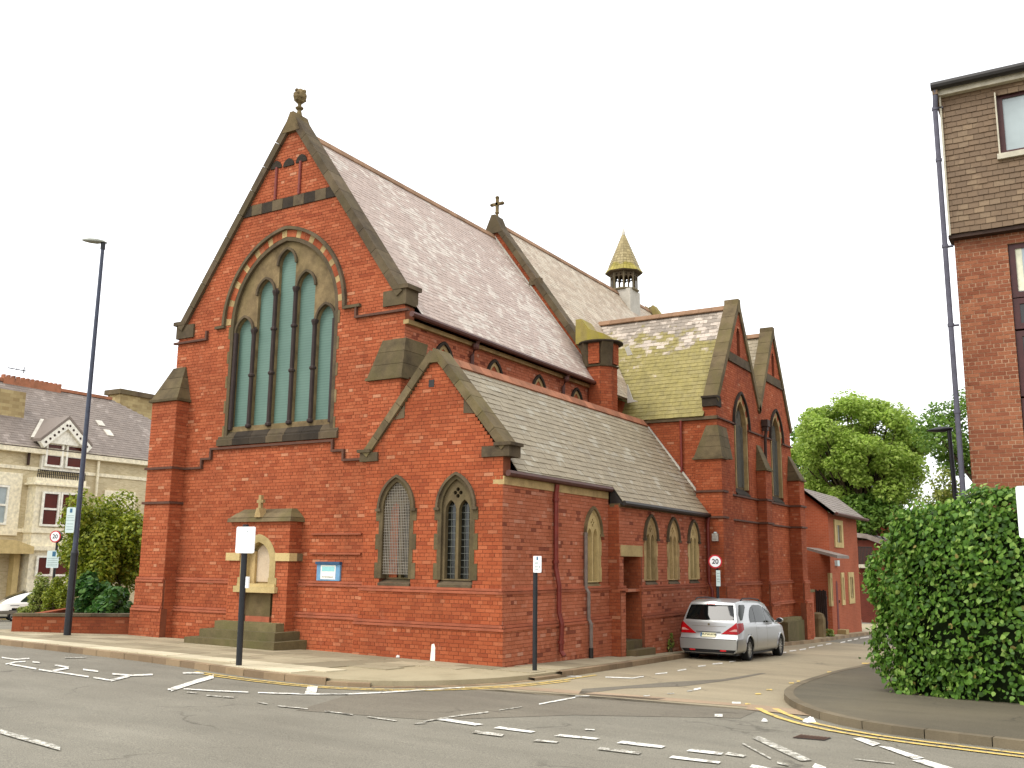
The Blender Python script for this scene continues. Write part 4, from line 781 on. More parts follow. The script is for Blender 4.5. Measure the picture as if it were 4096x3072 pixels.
m = MB(); m.fbox(FC, 0.2, 9.9, 7.30, 7.40, -0.05, 0.10); m.build('eaves_band', 'stone_pale', CH)
m = MB(); m.tube([(-2.52, 0.1, 7.48), (-2.52, 9.6, 7.44)], 0.07, 8); m.build('gutter', 'gutter_brown', CH)
for y in (2.86, 7.70): m = MB(); m.tube([(-2.52, y, 7.42), (-2.62, y, 7.25), (-2.70, y, 7.05), (-2.70, y, 5.9)], 0.055, 8); m.lathe((-2.60, y, 7.20), [(0.07, 0), (0.09, 0.05), (0.09, 0.14)], 8); m.build('downpipe', 'gutter_brown', CH)
fN = slope((-2.50, 0.55, 7.47), (-2.50, 9.95, 7.47), (NX, 0.55, 12.93)); LN = math.hypot(NX+2.50, 5.46)
slating(fN, [rect(0, 9.42, 0, LN)], CH, 'slate_nave', 0.135, 0.21, 'nave_roof', lift=0.008)
m = MB(); m.poly([(NX, 0.4, 12.93), (NX, 10.0, 12.93), (-10.6, 10.0, 7.5), (-10.6, 0.4, 7.5)]); m.build('nave_roof', 'slate_nave', CH)
def ridgeline(p, q, mat='ridge_tile', step=0.46, s=0.13):
    p, q = np.array(p, float), np.array(q, float); L = np.linalg.norm(q-p); u = (q-p)/L; x = np.cross(u, (0, 0, 1)); n = int(L/step)
    for i in range(n):
        m = MB(); m.fprism(Fr(p+u*(L*i/n), x, u), [(-s, -0.09), (0, 0.08), (s, -0.09), (s*0.85, -0.12), (0, 0.02), (-s*0.85, -0.12)], 0.003, L/n-0.003); m.build('ridge_tile', mat, CH)
ridgeline((NX, 0.6, 12.96), (NX, 9.9, 12.96), 'ridge_dull', s=0.10)
# --- gable over the chancel arch, chancel roof
FA = Fr((0, 9.95, 0), (1, 0, 0), (0, -1, 0)); SA = 1.434
brickwork(FA, [[(-10.3, 8.1), (-2.85, 8.1), (NX, 13.36)]], 0.0, CH, 'brick_deep', name='chancel_arch_gable', depth=0.3)
m = MB(); coping(m, FA, (-2.95, 8.30), (NX, 13.40), 0.14, -0.42, 0.10, 9); coping(m, FA, (-10.19, 8.30), (NX, 13.40), 0.14, -0.42, 0.10, 9); m.fprism(FA, [(NX-0.36, 13.06), (NX+0.36, 13.06), (NX+0.07, 13.72), (NX-0.07, 13.72)], -0.42, 0.11); m.fbox(FA, -5.16, -4.72, 11.02, 11.24, -0.1, 0.06); m.build('coping', 'stone_dark', CH)
m = MB(); c0 = FA(NX, 13.70, -0.15); m.lathe(tuple(c0), [(0.07, 0), (0.045, 0.12), (0.08, 0.15), (0.08, 0.18), (0.04, 0.2)], 8); m.fbox(FA, NX-0.045, NX+0.045, 13.88, 14.40, -0.2, -0.11); m.fbox(FA, NX-0.2, NX+0.2, 14.14, 14.23, -0.2, -0.11)
for du, v in ((-0.21, 14.185), (0.21, 14.185), (0, 14.42)): m.lathe(tuple(FA(NX+du, v-0.06, -0.155)), [(0.03, 0), (0.075, 0.04), (0.075, 0.08), (0.03, 0.12)], 8)
m.build('gable_cross', 'stone', CH)
m = MB(); m.fprism(FA, [(-2.60, 7.60), (NX+0.05, 12.97), (NX-0.12, 12.97), (-2.74, 7.55)], 0.0, 0.05); m.build('roof_flashing', 'lead_pale', CH)
fC = slope((-2.2, 10.3, 13.45-SA*(-2.2-NX)), (-2.2, 23.5, 13.45-SA*(-2.2-NX)), (NX, 10.3, 13.45)); LC = math.hypot(-2.2-NX, SA*(-2.2-NX)); kv = LC/(-2.2-NX)
vv = lambda X: (-2.2-X)*kv
slating(fC, [[(0, 0), (1.1, 0), (1.3, vv(-2.25)), (3.6, vv(-4.5)), (5.6, vv(-2.3)), (7.6, vv(-4.5)), (9.5, vv(-2.3)), (13.2, vv(-2.3)), (13.2, LC), (0, LC)]], CH, 'slate_chancel', 0.135, 0.21, 'chancel_roof', lift=0.008)
m = MB(); m.poly([(NX, 10.2, 13.45), (NX, 23.5, 13.45), (-10.9, 23.5, 7.2), (-10.9, 10.2, 7.2)]); m.build('chancel_roof', 'slate_chancel', CH)
ridgeline((NX, 10.4, 13.48), (NX, 23.4, 13.48), 'ridge_dull', s=0.10)
FE = Fr((0, 23.45, 0), (1, 0, 0), (0, -1, 0)); m = MB(); coping(m, FE, (-2.2, 7.2), (NX, 13.62), 0.22, -0.45, 0.05, 9); coping(m, FE, (-10.9, 7.2), (NX, 13.62), 0.22, -0.45, 0.05, 9); m.fprism(FE, [(-10.8, 7.0), (-2.3, 7.0), (NX, 13.7)], -0.4, 0.0); m.build('east_gable', 'stone_lichen', CH)
# --- stair turret at the junction
TC = (-2.52, 9.85); m = MB(); m.lathe((*TC, 5.5), [(0.50, 0), (0.50, 2.45)], 8, a0=math.pi/8); tw = m.build('turret', 'mortar', CH)
for k in range(8):
    a = k*math.pi/4; nrm = np.array((math.cos(a), math.sin(a), 0)); uu = np.array((-math.sin(a), math.cos(a), 0)); ap = 0.50*math.cos(math.pi/8)+0.006
    if nrm[1] > 0.5: continue
    h = ap*math.tan(math.pi/8); brickwork(Fr(np.array((*TC, 0))+nrm*ap, uu, nrm), [rect(-h, h, 5.6, 7.95)], 0.0, tw, 'brick_deep', depth=0.02, name='turret_face')
    if k % 2 == 0: brickwork(Fr(np.array((*TC, 0))+nrm*(ap+0.05), uu, nrm), [rect(-h, h, 8.0, 8.7)], 0.0, tw, 'brick_deep', depth=0.08, name='turret_face')
    else:
        m = MB(); f = Fr(np.array((*TC, 0))+nrm*(ap-0.02), uu, nrm); m.fprism(Fr(f.o, f.n, f.u), [(0, 7.98), (0.06, 7.98), (0.10, 8.3), (0.20, 8.7), (0, 8.7)], -h*0.95, h*0.95); m.build('corbel', 'stone_dark', tw)
m = MB(); m.lathe((*TC, 7.95), [(0.55, 0), (0.57, 0.04), (0.52, 0.06)], 8, a0=math.pi/8); m.lathe((*TC, 7.99), [(0.48, 0), (0.52, 0.7)], 8, a0=math.pi/8); m.build('turret_band', 'stone_dark', tw)
m = MB(); m.lathe((*TC, 8.68), [(0.62, 0), (0.70, 0.03), (0.70, 0.07), (0.60, 0.09)], 20); m.build('turret_rim', 'stone_black', tw)
m = MB(); m.fprism(Fr((0, 9.55, 0), (1, 0, 0), (0, 1, 0)), [(-3.25, 8.76), (-1.95, 8.76), (-2.25, 8.98), (-2.80, 9.20), (-3.05, 9.55), (-3.25, 9.55)], 0.0, 0.7); m.build('turret_cap', 'stone_lichen', tw)
m = MB(); m.fprism(Fr((0, 10.6, 0), (1, 0, 0), (0, 1, 0)), [(-1.98, 6.95), (-1.62, 6.98), (-1.80, 7.05), (-1.98, 7.55)], 0, 0.05); m.build('lead_flashing', 'lead_pale', tw)
m = MB(); m.fprism(Fr((0, 11.7, 0), (1, 0, 0), (0, 1, 0)), [(-2.55, 9.0), (-2.45, 8.72), (-2.28, 8.74), (-2.42, 9.05)], 0, 0.05); m.build('lead_flashing', 'lead_pale', tw)

# --- transept: two gables on the side street
GA = ((13.90, 11.55, 15.93), (17.88, 15.93, 19.85)); TW = [(13.86, 0.56), (17.90, 0.56)]
th = [hole(c, hw, 4.42, 6.40, 1.0, 0.16) for c, hw in TW]
nich = [lancet(13.88, 0.16, 8.82, 9.52, 0.30, 5), lancet(17.88, 0.16, 8.82, 9.46, 0.30, 5)]
tw_ = brickwork(FT, [[(11.5, 1.42), (19.85, 1.42), (19.85, 6.95), (17.88, 10.40), (15.93, 7.15), (13.90, 10.50), (11.5, 6.95)]]+th+nich, 0.0, CH, 'brick_chapel', name='transept_wall', depth=0.3)
brickwork(FT, [rect(11.5, 19.9, -0.9, 1.42)], 0.06, CH, 'brick_chapel', name='plinth_wall'); courses(FT, 11.5, 19.9, 1.42, 0.0, 0.10); courses(FT, 11.5, 19.9, 0.72, 0.06, 0.08); courses(FT, 11.4, 19.9, 4.17, 0.0, 0.07, mat='string_brown', double=False); courses(FT, 11.4, 19.9, 3.40, 0.0, 0.07, mat='string_brown', double=False)
for c, nn in zip((13.88, 17.88), nich):
    m = MB(); m.fprism(FT, nn, -0.16, -0.14); m.build('blind_niche', 'brick_string', CH)
    m = MB(); m.fbox(FT, c-1.12, c+1.12, 8.50, 8.78, -0.1, 0.03); m.fbox(FT, c-1.16, c+1.16, 8.46, 8.52, -0.1, 0.06); m.build('band_stone', 'stone_dark', CH)
for c, hw in TW:
    w = MB(); w.ring(FT, lancet(c, hw, 4.42, 6.40, 1.0), lancet(c, hw+0.07, 4.42, 6.40, 1.07), -0.42, 0.008); o = w.build('window', 'stone_pale', CH)
    A1, A2 = arch(c, hw+0.07, 6.40, 1.07, 6), arch(c, hw+0.22, 6.40, 1.22, 6)
    for i in range(len(A1)-1): m = MB(); m.fprism(FT, [A1[i], A1[i+1], A2[i+1], A2[i]], -0.3, 0.010); m.build('voussoir', 'brick_deep' if i % 2 else 'stone_pale', o)
    m = MB(); m.ring(FT, arch(c, hw+0.22, 6.40, 1.22), arch(c, hw+0.29, 6.40, 1.29), -0.02, 0.08); m.build('hood_mould', 'stone_black', o)
    H = [lancet(c+s*0.27, 0.20, 4.5, 6.25, 0.34) for s in (-1, 1)]+[circ(c, 6.85, 0.16, 10)]; m = MB(); m.plate(FT, lancet(c, hw+0.01, 4.4, 6.40, 1.01), H, -0.19, -0.13); m.build('tracery', 'stone_dark', o)
    g = MB(); g.fprism(FT, lancet(c, hw+0.01, 4.4, 6.40, 1.01), -0.22, -0.18); g.build('pane', 'glass_grey', o)
    m = MB(); m.fprism(Fr(FT.o, FT.n, FT.u), [(-0.2, 4.5), (0.05, 4.25), (0.05, 4.20), (-0.2, 4.20)], c-hw-0.1, c+hw+0.1); m.build('sill', 'stone_black', o)
    m = MB(); [m.fbox(FT, c-hw+k*2*hw/15-0.006, c-hw+k*2*hw/15+0.006, 4.5, 7.0 if 3 < k < 12 else 6.5, -0.11, -0.10) for k in range(1, 15)]; m.build('wire_guard', 'lead_line', o)
m = MB()
for c, a, b in GA: coping(m, FT, (a-0.02, 6.95 if a < 12 else 7.18), (c, 10.50-0.1*(c > 15)), 0.16, -0.40, 0.06, 7); coping(m, FT, (b+0.02, 7.18 if b < 17 else 6.95), (c, 10.50-0.1*(c > 15)), 0.16, -0.40, 0.06, 7); m.fprism(FT, [(c-0.17, 10.3-0.1*(c > 15)), (c+0.17, 10.3-0.1*(c > 15)), (c+0.12, 10.75-0.1*(c > 15)), (c-0.12, 10.75-0.1*(c > 15))], -0.41, 0.07)
m.build('coping', 'stone_moss', CH)
m = MB(); m.fbox(FT, 11.40, 11.85, 6.80, 7.06, -0.42, 0.05); m.fbox(FT, 11.36, 11.75, 7.06, 7.12, -0.44, 0.07); m.build('kneeler', 'stone_black', CH)
brickwork(FTY, [rect(-2.9, 0.58, 2.6, 6.42)], 0.0, CH, 'brick_deep', name='transept_side_wall', depth=0.3); brickwork(FTY, [rect(0.14, 0.58, 6.42, 6.85)], 0.02, CH, 'brick_deep', name='transept_side_wall', depth=0.2)
m = MB(); m.fbox(FTY, -2.4, 0.62, 6.40, 6.50, -0.1, 0.09); m.build('eaves_band', 'stone_dark', CH); courses(FTY, -0.5, 0.6, 4.17, 0.0, 0.07, mat='string_brown', double=False); courses(FT, 11.46, 13.2, 6.45, 0.0, 0.07, mat='string_brown', double=False)
for a, b in ((14.52, 15.9), (16.0, 17.24), (18.56, 19.85)): courses(FT, a, b, 6.40, 0.0, 0.07, mat='string_brown', double=False)
m = MB(); m.tube([(-0.55, 11.42, 6.4), (-0.55, 11.42, 4.8)], 0.04, 8); m.build('downpipe', 'pipe_red', CH)
buttress(FTY, 0.02, 0.84, 0.42, 1.0, 5.18, 6.22, 0.24, 0.60, 'brick_deep', retR=0.55, ntop=0.0, strings=(4.17, 3.40), pl=(1.42, 0.72), z0=-0.7)
buttress(FT, 15.42, 16.05, 0.30, 1.0, 5.20, 6.05, 15.5, 15.97, 'brick_deep', strings=(4.17, 3.40), pl=(1.42, 0.72), z0=-0.9)
buttress(FT, 19.25, 19.95, 0.42, 1.0, 5.15, 6.05, 19.4, 19.85, 'brick_deep', strings=(4.17, 3.40), pl=(1.42, 0.72), z0=-0.9)
m = MB(); m.fbox(FT, 16.1, 16.42, 6.75, 6.98, 0.02, 0.24); m.fbox(FT, 16.15, 16.37, 6.60, 6.75, 0.03, 0.2); m.tube([(0.72, 16.26, 6.65), (0.68, 16.22, 6.3), (0.66, 16.22, 4.3), (0.66, 16.22, 1.5), (0.75, 16.22, 1.3), (0.75, 16.22, -0.5)], 0.055, 8); m.build('rainwater_pipe', 'timber_dark', CH)
tr1 = slope((-2.4, 11.38, 6.50), (0.2, 11.38, 6.50), (-2.4, 13.90, 10.48)); LT1 = math.hypot(2.52, 3.98)
slating(tr1, [[(-0.25, 0), (2.6, 0), (2.6, LT1), (-2.4, LT1)]], CH, 'slate_transept', 0.165, 0.27, 'transept_roof')
tr2 = slope((-2.4, 15.93, 7.10), (0.2, 15.93, 7.10), (-2.4, 17.88, 10.36)); slating(tr2, [rect(-2.2, 2.6, 0, math.hypot(1.95, 3.26))], CH, 'slate_chapel', 0.165, 0.27, 'transept_roof')
m = MB(); m.poly([(-4.6, 13.9, 10.46), (0.2, 13.9, 10.46), (0.2, 15.95, 7.1), (-4.6, 15.95, 7.1)]); m.poly([(-4.6, 17.88, 10.34), (0.2, 17.88, 10.34), (0.2, 19.9, 6.9), (-4.6, 19.9, 6.9)]); m.box(-2.5, 0.3, 11.8, 19.8, -0.6, 6.4); m.build('transept_roof', 'slate_chapel', CH)
m = MB(); m.box(-2.5, 0.5, 19.8, 19.88, -0.9, 6.9); m.build('rear_wall', 'brick_deep', CH)
ridgeline((-4.55, 13.9, 10.52), (0.2, 13.9, 10.52), 'ridge_dull', s=0.14); ridgeline((-4.3, 17.88, 10.40), (0.2, 17.88, 10.40), 'ridge_dull', s=0.14)
# base stone plinth by the street, gate pier
m = MB(); m.fbox(FT, 17.0, 19.2, -1.0, 0.12, 0.0, 0.42); m.fprism(FT, [(17.0, 0.12), (19.2, 0.12), (19.0, 0.24), (17.2, 0.24)], 0.0, 0.36); m.build('stone_plinth', 'stone_step', CH)
# --- bell turret
BT = (NX+0.08, 20.45); m = MB(); m.box(BT[0]-0.52, BT[0]+0.52, BT[1]-0.52, BT[1]+0.52, 12.2, 13.62); bt = m.build('bell_turret', 'lead_pale', CH)
m = MB(); m.lathe((*BT, 13.60), [(0.62, 0), (0.66, 0.03), (0.66, 0.08), (0.58, 0.10)], 8, a0=math.pi/8); m.build('turret_base', 'lintel_grey', bt)
for k in range(8):
    a = k*math.pi/4+math.pi/8; p = (BT[0]+0.56*math.cos(a), BT[1]+0.56*math.sin(a)); m = MB(); m.tube([(*p, 13.66), (*p, 14.5)], 0.036, 6); m.build('post', 'lintel_grey', bt)
    a = k*math.pi/4; nrm = np.array((math.cos(a), math.sin(a), 0)); uu = np.array((-math.sin(a), math.cos(a), 0)); ap = 0.56*math.cos(math.pi/8); h = ap*math.tan(math.pi/8)
    f = Fr(np.array((*BT, 0))+nrm*ap, uu, nrm); m = MB(); m.plate(f, rect(-h, h, 13.68, 14.48), [lancet(s*h*0.48, h*0.41, 13.70, 14.12, h*0.6, 4) for s in (-1, 1)]+[circ(s*h*0.46, 14.31, h*0.2, 6) for s in (-1, 1)], -0.03, 0.03); m.build('louvre_panel', 'stone_dark', bt)
m = MB(); m.lathe((*BT, 14.42), [(0.60, 0), (0.80, 0.0), (0.80, 0.03), (0.62, 0.25)], 8, a0=math.pi/8); m.build('eaves', 'stone_dark', bt)
sp = MB()
P0 = [(0.82, 14.46), (0.68, 14.70)]+[(0.66*(1-i/11)+0.045*i/11, 14.78+1.52*i/11) for i in range(12)]
for (r0, h0), (r1, h1) in zip(P0, P0[1:]):
    for k in range(8):
        a0, a1 = k*math.pi/4+math.pi/8, (k+1)*math.pi/4+math.pi/8
        n = max(1, int(round(r0*0.765/0.16)))
        for i in range(n):
            def P(r, h, f, o): x = r*(math.cos(a0)*(1-f)+math.cos(a1)*f); y = r*(math.sin(a0)*(1-f)+math.sin(a1)*f); return (BT[0]+x*o, BT[1]+y*o, h)
            b = sp.pts([P(r0, h0, i/n+0.01, 1.02), P(r0, h0, (i+1)/n-0.01, 1.02), P(r1, h1, (i+1)/n-0.01, 1.0), P(r1, h1, i/n+0.01, 1.0)]); sp.f.append((b, b+1, b+2, b+3))
sp.lathe((*BT, 14.46), [(0.80, 0), (0.66, 0.24), (0.64, 0.33), (0.03, 1.84)], 8, a0=math.pi/8); sp.build('spire', 'slate_spire', bt, kind='stuff')
m = MB(); m.lathe((*BT, 16.2), [(0.09, 0), (0.08, 0.12), (0.03, 0.28), (0.01, 0.32)], 8); m.build('spire_cap', 'lead_pale', bt)

# ------------------------------------------------------------------ memorial on the nave front
MN = thing('war_memorial', 'stone-roofed brick memorial with arched niche and three mossy steps on the church front', 'memorial', (-6.45, -0.1, 0))
FM = Fr((0, -0.2, 0), (1, 0, 0), (0, -1, 0)); mu = -6.53
nh = lancet(mu, 0.50, 1.44, 1.96, 0.56, 8)
mw = brickwork(FM, [rect(mu-0.95, mu+0.95, -0.1, 2.88), rect(mu-0.52, mu+0.52, 0.55, 1.28), nh], 0.0, MN, 'brick_front', depth=0.1, name='front_wall')
for s in (-1, 1):
    f2 = Fr((mu+0.95, -0.2, 0), (0, 1, 0), (1, 0, 0)) if s > 0 else Fr((mu-0.95, 0.2, 0), (0, -1, 0), (-1, 0, 0)); brickwork(f2, [rect(0, 0.4, -0.1, 2.88)], 0.0, MN, 'brick_deep', depth=0.1, name='side_wall')
m = MB(); m.ring(FM, [(mu-0.38, 1.44)]+arch(mu, 0.38, 1.96, 0.46)+[(mu+0.38, 1.44)], [(mu-0.56, 1.44)]+arch(mu, 0.56, 1.96, 0.64)+[(mu+0.56, 1.44)], -0.22, 0.015); m.fbox(FM, mu-0.62, mu-0.36, 1.42, 1.60, -0.2, 0.018); m.fbox(FM, mu+0.36, mu+0.62, 1.42, 1.60, -0.2, 0.018); m.build('niche_arch', 'stone_cream', MN)
m = MB(); m.fprism(FM, lancet(mu, 0.40, 1.40, 1.96, 0.48), -0.24, -0.20); m.fbox(FM, mu-0.385, mu-0.20, 1.44, 2.2, -0.2, -0.1); m.build('niche_back', 'stone_pale', MN)
m = MB(); m.fprism(FM, lancet(mu+0.04, 0.31, 1.5, 1.98, 0.40), -0.2, -0.17); m.build('name_panel', 'panel_pink', MN)
m = MB(); m.fbox(FM, mu-0.66, mu+0.66, 1.26, 1.40, -0.3, 0.10); m.fbox(FM, mu-0.60, mu+0.60, 1.40, 1.46, -0.3, 0.05); m.build('niche_sill', 'stone_cream', MN)
m = MB(); m.fbox(FM, mu-0.32, mu+0.36, 0.72, 1.27, -0.16, -0.10); m.fbox(FM, mu-0.6, mu+0.6, 0.5, 1.29, -0.2, -0.16); m.build('inscribed_block', 'stone', MN)
m = MB(); m.fbox(FM, mu-0.36, mu+0.40, 0.5, 0.72, -0.2, -0.05); m.build('block_foot', 'brick_string', MN)
for s in (-1, 1): m = MB(); a, b = sorted((mu+s*0.57, mu+s*1.02)); m.fbox(FM, a, b, 1.98, 2.16, -0.2, 0.05); m.build('string_stone', 'stone_cream', MN)
m = MB(); m.fbox(Fr((mu+0.95, 0, 0), (0, 1, 0), (1, 0, 0)), -0.2, 0.2, 1.98, 2.16, -0.05, 0.06); m.build('string_stone', 'stone_moss', MN)
m = MB()
for v0, v1, g0, g1, n0, n1 in ((2.88, 2.97, 0.07, 0.06, 0.08, 0.06), (2.98, 3.09, 0.04, -0.07, 0.04, -0.08), (3.09, 3.19, -0.08, -0.18, -0.09, -0.22)):
    a = [FM(mu-0.95-g0, v0, n0), FM(mu+0.95+g0, v0, n0), FM(mu+0.95+g0, v0, -0.4), FM(mu-0.95-g0, v0, -0.4)]; b = [FM(mu-0.95-g1, v1, n1), FM(mu+0.95+g1, v1, n1), FM(mu+0.95+g1, v1, -0.4), FM(mu-0.95-g1, v1, -0.4)]; z = m.pts(a+b)
    m.f += [(z+i, z+(i+1) % 4, z+4+(i+1) % 4, z+4+i) for i in range(4)]+[(z+4, z+5, z+6, z+7), (z+3, z+2, z+1, z)]
m.build('stone_roof', 'stone_moss', MN)
m = MB(); m.fbox(FM, mu-0.04, mu+0.04, 3.0, 3.50, -0.02, 0.06); m.fbox(FM, mu-0.10, mu+0.10, 3.32, 3.39, -0.02, 0.055); m.fprism(FM, [(mu-0.10, 2.98), (mu+0.10, 2.98), (mu+0.04, 3.2), (mu-0.04, 3.2)], -0.1, 0.11); m.build('cross', 'stone_pale', MN)
for k, (hw, v1, n1) in enumerate(((1.36, 0.24, 0.74), (1.14, 0.42, 0.50), (0.92, 0.60, 0.26))): m = MB(); m.fbox(FM, mu-hw-0.1, mu+hw, -0.2, v1, -0.3, n1); m.build('step', 'stone_step', MN)
# notice board
NB = thing('notice_board', 'blue framed notice board with a pale poster on the brick church front', 'notice board', (-4.9, 0.2, 1.6))
a, b = at(685, 1216, Y=0.15), at(733, 1255, Y=0.15); u0, u1, v0, v1 = a[0], b[0], b[2], a[2]
m = MB(); m.fbox(FN, u0, u1, v0, v1, 0.0, 0.05); m.build('frame', 'board_blue', NB); m = MB(); m.fbox(FN, u0-0.02, u1+0.02, v1-0.03, v1+0.03, 0.0, 0.09); m.build('top_rail', 'board_dark', NB)
du, dv = u1-u0, v1-v0; px = lambda f: u0+f*du; pv = lambda f: v0+f*dv
m = MB(); m.fbox(FN, px(0.18), px(0.82), pv(0.08), pv(0.88), 0.05, 0.056); po = m.build('poster', 'poster_white', NB)
m = MB(); m.fbox(FN, px(0.23), px(0.78), pv(0.53), pv(0.81), 0.056, 0.059); m.build('poster_panel', 'poster_cyan', po)
m = MB(); [m.fbox(FN, px(0.26+0.06*i), px(0.26+0.06*i+0.045), pv(0.19), pv(0.23), 0.056, 0.0585) for i in range(8)]; m.build('print_line', 'ink', po)
FB = Fr((0.58+0.31, 0, 0), (0, 1, 0), (1, 0, 0))
a = at(1546, 1160, Y=11.08); AB = thing('alarm_box', 'small pale green box fixed to the church buttress above the speed sign', 'box', (a[0], 11.05, a[2])); m = MB(); m.box(a[0]-0.09, a[0]+0.09, 11.0, 11.08, a[2]-0.12, a[2]+0.10); m.box(a[0]-0.06, a[0]+0.06, 10.98, 11.0, a[2]-0.05, a[2]+0.05); m.build('case', 'lead_pale', AB); m = MB(); m.lathe((a[0], 11.04, a[2]+0.10), [(0.05, 0), (0.06, 0.02), (0.03, 0.05)], 8); m.build('sounder', 'sign_pale', AB)
# ------------------------------------------------------------------ street furniture
def pole(root, x, y, h, r, mat, name='post', z0=None):
    z0 = gz(x, y) if z0 is None else z0; m = MB(); m.tube([(x, y, z0-0.1), (x, y, z0+h)], r, 12); return m.build(name, mat, root, smooth=False)
P = onground(145, 1372); top = at(228, 528, Y=P[1]); hx = top[2]-gz(P[0], P[1])
LP = thing('street_lamp', 'tall dark street lamp post with flat lantern at the kerb by the garden wall', 'street lamp', (P[0], P[1], gz(P[0], P[1])))
z0 = gz(P[0], P[1]); m = MB(); m.tube([(P[0], P[1], z0-0.1), (P[0], P[1], z0+1.9)], 0.086, 14); m.lathe((P[0], P[1], z0+1.9), [(0.093, 0), (0.093, 0.06), (0.066, 0.14)], 14); m.build('base_column', 'black_paint', LP)
m = MB(); m.tube([(P[0], P[1], z0+1.95), (P[0], P[1], z0+hx*0.6), (P[0], P[1], z0+hx)], [0.064, 0.056, 0.045], 14); m.build('post', 'lamp_blue', LP)
ld = np.array((-0.75, -0.66, 0.0)); m = MB(); c = np.array((P[0], P[1], z0+hx))
R = []
for t_, w_, a_, b_ in ((-0.10, 0.03, 0.02, 0.02), (0.0, 0.09, 0.07, 0.03), (0.16, 0.12, 0.09, -0.04), (0.33, 0.12, 0.08, -0.04), (0.47, 0.08, 0.05, -0.02), (0.53, 0.02, 0.02, 0.0)):
    s_ = np.array((0.66, -0.75, 0)); o_ = c+ld*t_+np.array((0, 0, 0.06+0.06*t_)); R.append(m.pts([o_+s_*w_*math.cos(q)+np.array((0, 0, (a_ if math.sin(q) > 0 else -b_*1.0)*abs(math.sin(q)) if math.sin(q) > 0 else b_*abs(math.sin(q)))) for q in [2*math.pi*k/12 for k in range(12)]]))
for a, b in zip(R, R[1:]):
    for k in range(12): m.f.append((a+k, a+(k+1) % 12, b+(k+1) % 12, b+k))
m.build('lantern', 'lamp_head', LP, smooth=True)
m = MB(); m.tube([c-np.array((0, 0, 0.12)), c+np.array((0, 0, 0.08))], 0.06, 12); m.build('collar', 'black_paint', LP)
def plate(root, x, y, zc, w, h, yaw, mat='sign_white', name='sign_plate', back='lintel_grey', th=0.02, r=0.03):
    u = np.array((math.cos(yaw), math.sin(yaw), 0)); n = np.array((math.sin(yaw), -math.cos(yaw), 0)); f = Fr((x, y, zc), u, n); P = []
    for sx, sy, a0 in ((1, 1, 0), (-1, 1, 90), (-1, -1, 180), (1, -1, 270)):
        for k in range(4): a = math.radians(a0+30*k); P.append((sx*(w/2-r)+r*math.cos(a), sy*(h/2-r)+r*math.sin(a)))
    m = MB(); m.fprism(f, P, -th, 0.0); o = m.build(name, mat, root); return o, f
def strip(f, o, u0, u1, v0, v1, mat, name='print'): m = MB(); m.fbox(f, u0, u1, v0, v1, 0.0, 0.003); return m.build(name, mat, o)
# plates on the lamp post
o, f = plate(LP, P[0]-0.06, P[1]-0.16, at(160, 1124, Y=P[1])[2], 0.22, 0.62, math.radians(28), 'sign_pale', 'parking_plate'); strip(f, o, -0.03, 0.03, 0.18, 0.28, 'sign_blue'); strip(f, o, -0.105, 0.105, -0.01, 0.0, 'ink_faint'); [strip(f, o, -0.08, 0.08, v, v+0.012, 'ink_faint') for v in (0.10, 0.05, -0.10, -0.17, -0.23)]
# near black post with blank white board
P = onground(516, 1437); z0 = gz(P[0], P[1]); SP = thing('sign_post', 'leaning black post with a blank white board at the kerb before the memorial', 'sign post', (P[0], P[1], z0))
t1 = at(531, 1133, Y=P[1]-0.02); m = MB(); m.tube([(P[0], P[1], z0-0.1), tuple(t1)], 0.055, 12); m.build('post', 'black_paint', SP)
a, b = at(513, 1138, Y=P[1]-0.1), at(543, 1195, Y=P[1]-0.1); o, f = plate(SP, (a[0]+b[0])/2+0.02, P[1]-0.10, (a[2]+b[2])/2, b[0]-a[0]+0.02, a[2]-b[2], math.radians(8), 'sign_white', 'sign_board'); strip(f, o, 0.035, 0.055, 0.14, 0.16, 'ink_faint', 'bolt')
m = MB(); q = at(532, 1258, Y=P[1]-0.08); m.box(q[0]-0.01, q[0]+0.05, P[1]-0.09, P[1]-0.05, q[2]-0.10, q[2]+0.10); m.build('sticker', 'sign_white', SP)
# slim post with parking plate by the chapel corner
P = onground(1155, 1448); z0 = gz(P[0], P[1]); PP = thing('parking_sign', 'slim black post with a small white parking plate beside the chapel corner', 'sign post', (P[0], P[1], z0)); t1 = at(1158, 1203, Y=P[1]); pole(PP, P[0], P[1], t1[2]-z0, 0.045, 'black_paint')
a, b = at(1152.5, 1201, Y=P[1]-0.06), at(1168.5, 1237, Y=P[1]-0.06); o, f = plate(PP, (a[0]+b[0])/2, P[1]-0.06, (a[2]+b[2])/2, b[0]-a[0], a[2]-b[2], 0.1, 'sign_white', 'parking_plate', r=0.015); w, h = b[0]-a[0], a[2]-b[2]
strip(f, o, -0.1*w, 0.1*w, 0.25*h, 0.46*h, 'sign_blue', 'symbol'); strip(f, o, 0.2*w, 0.38*w, -0.2*h, -0.11*h, 'ink_faint'); [strip(f, o, -0.3*w, 0.1*w, k*h, k*h+0.012, 'ink_faint') for k in (0.1, 0.02, -0.14, -0.24, -0.34)]
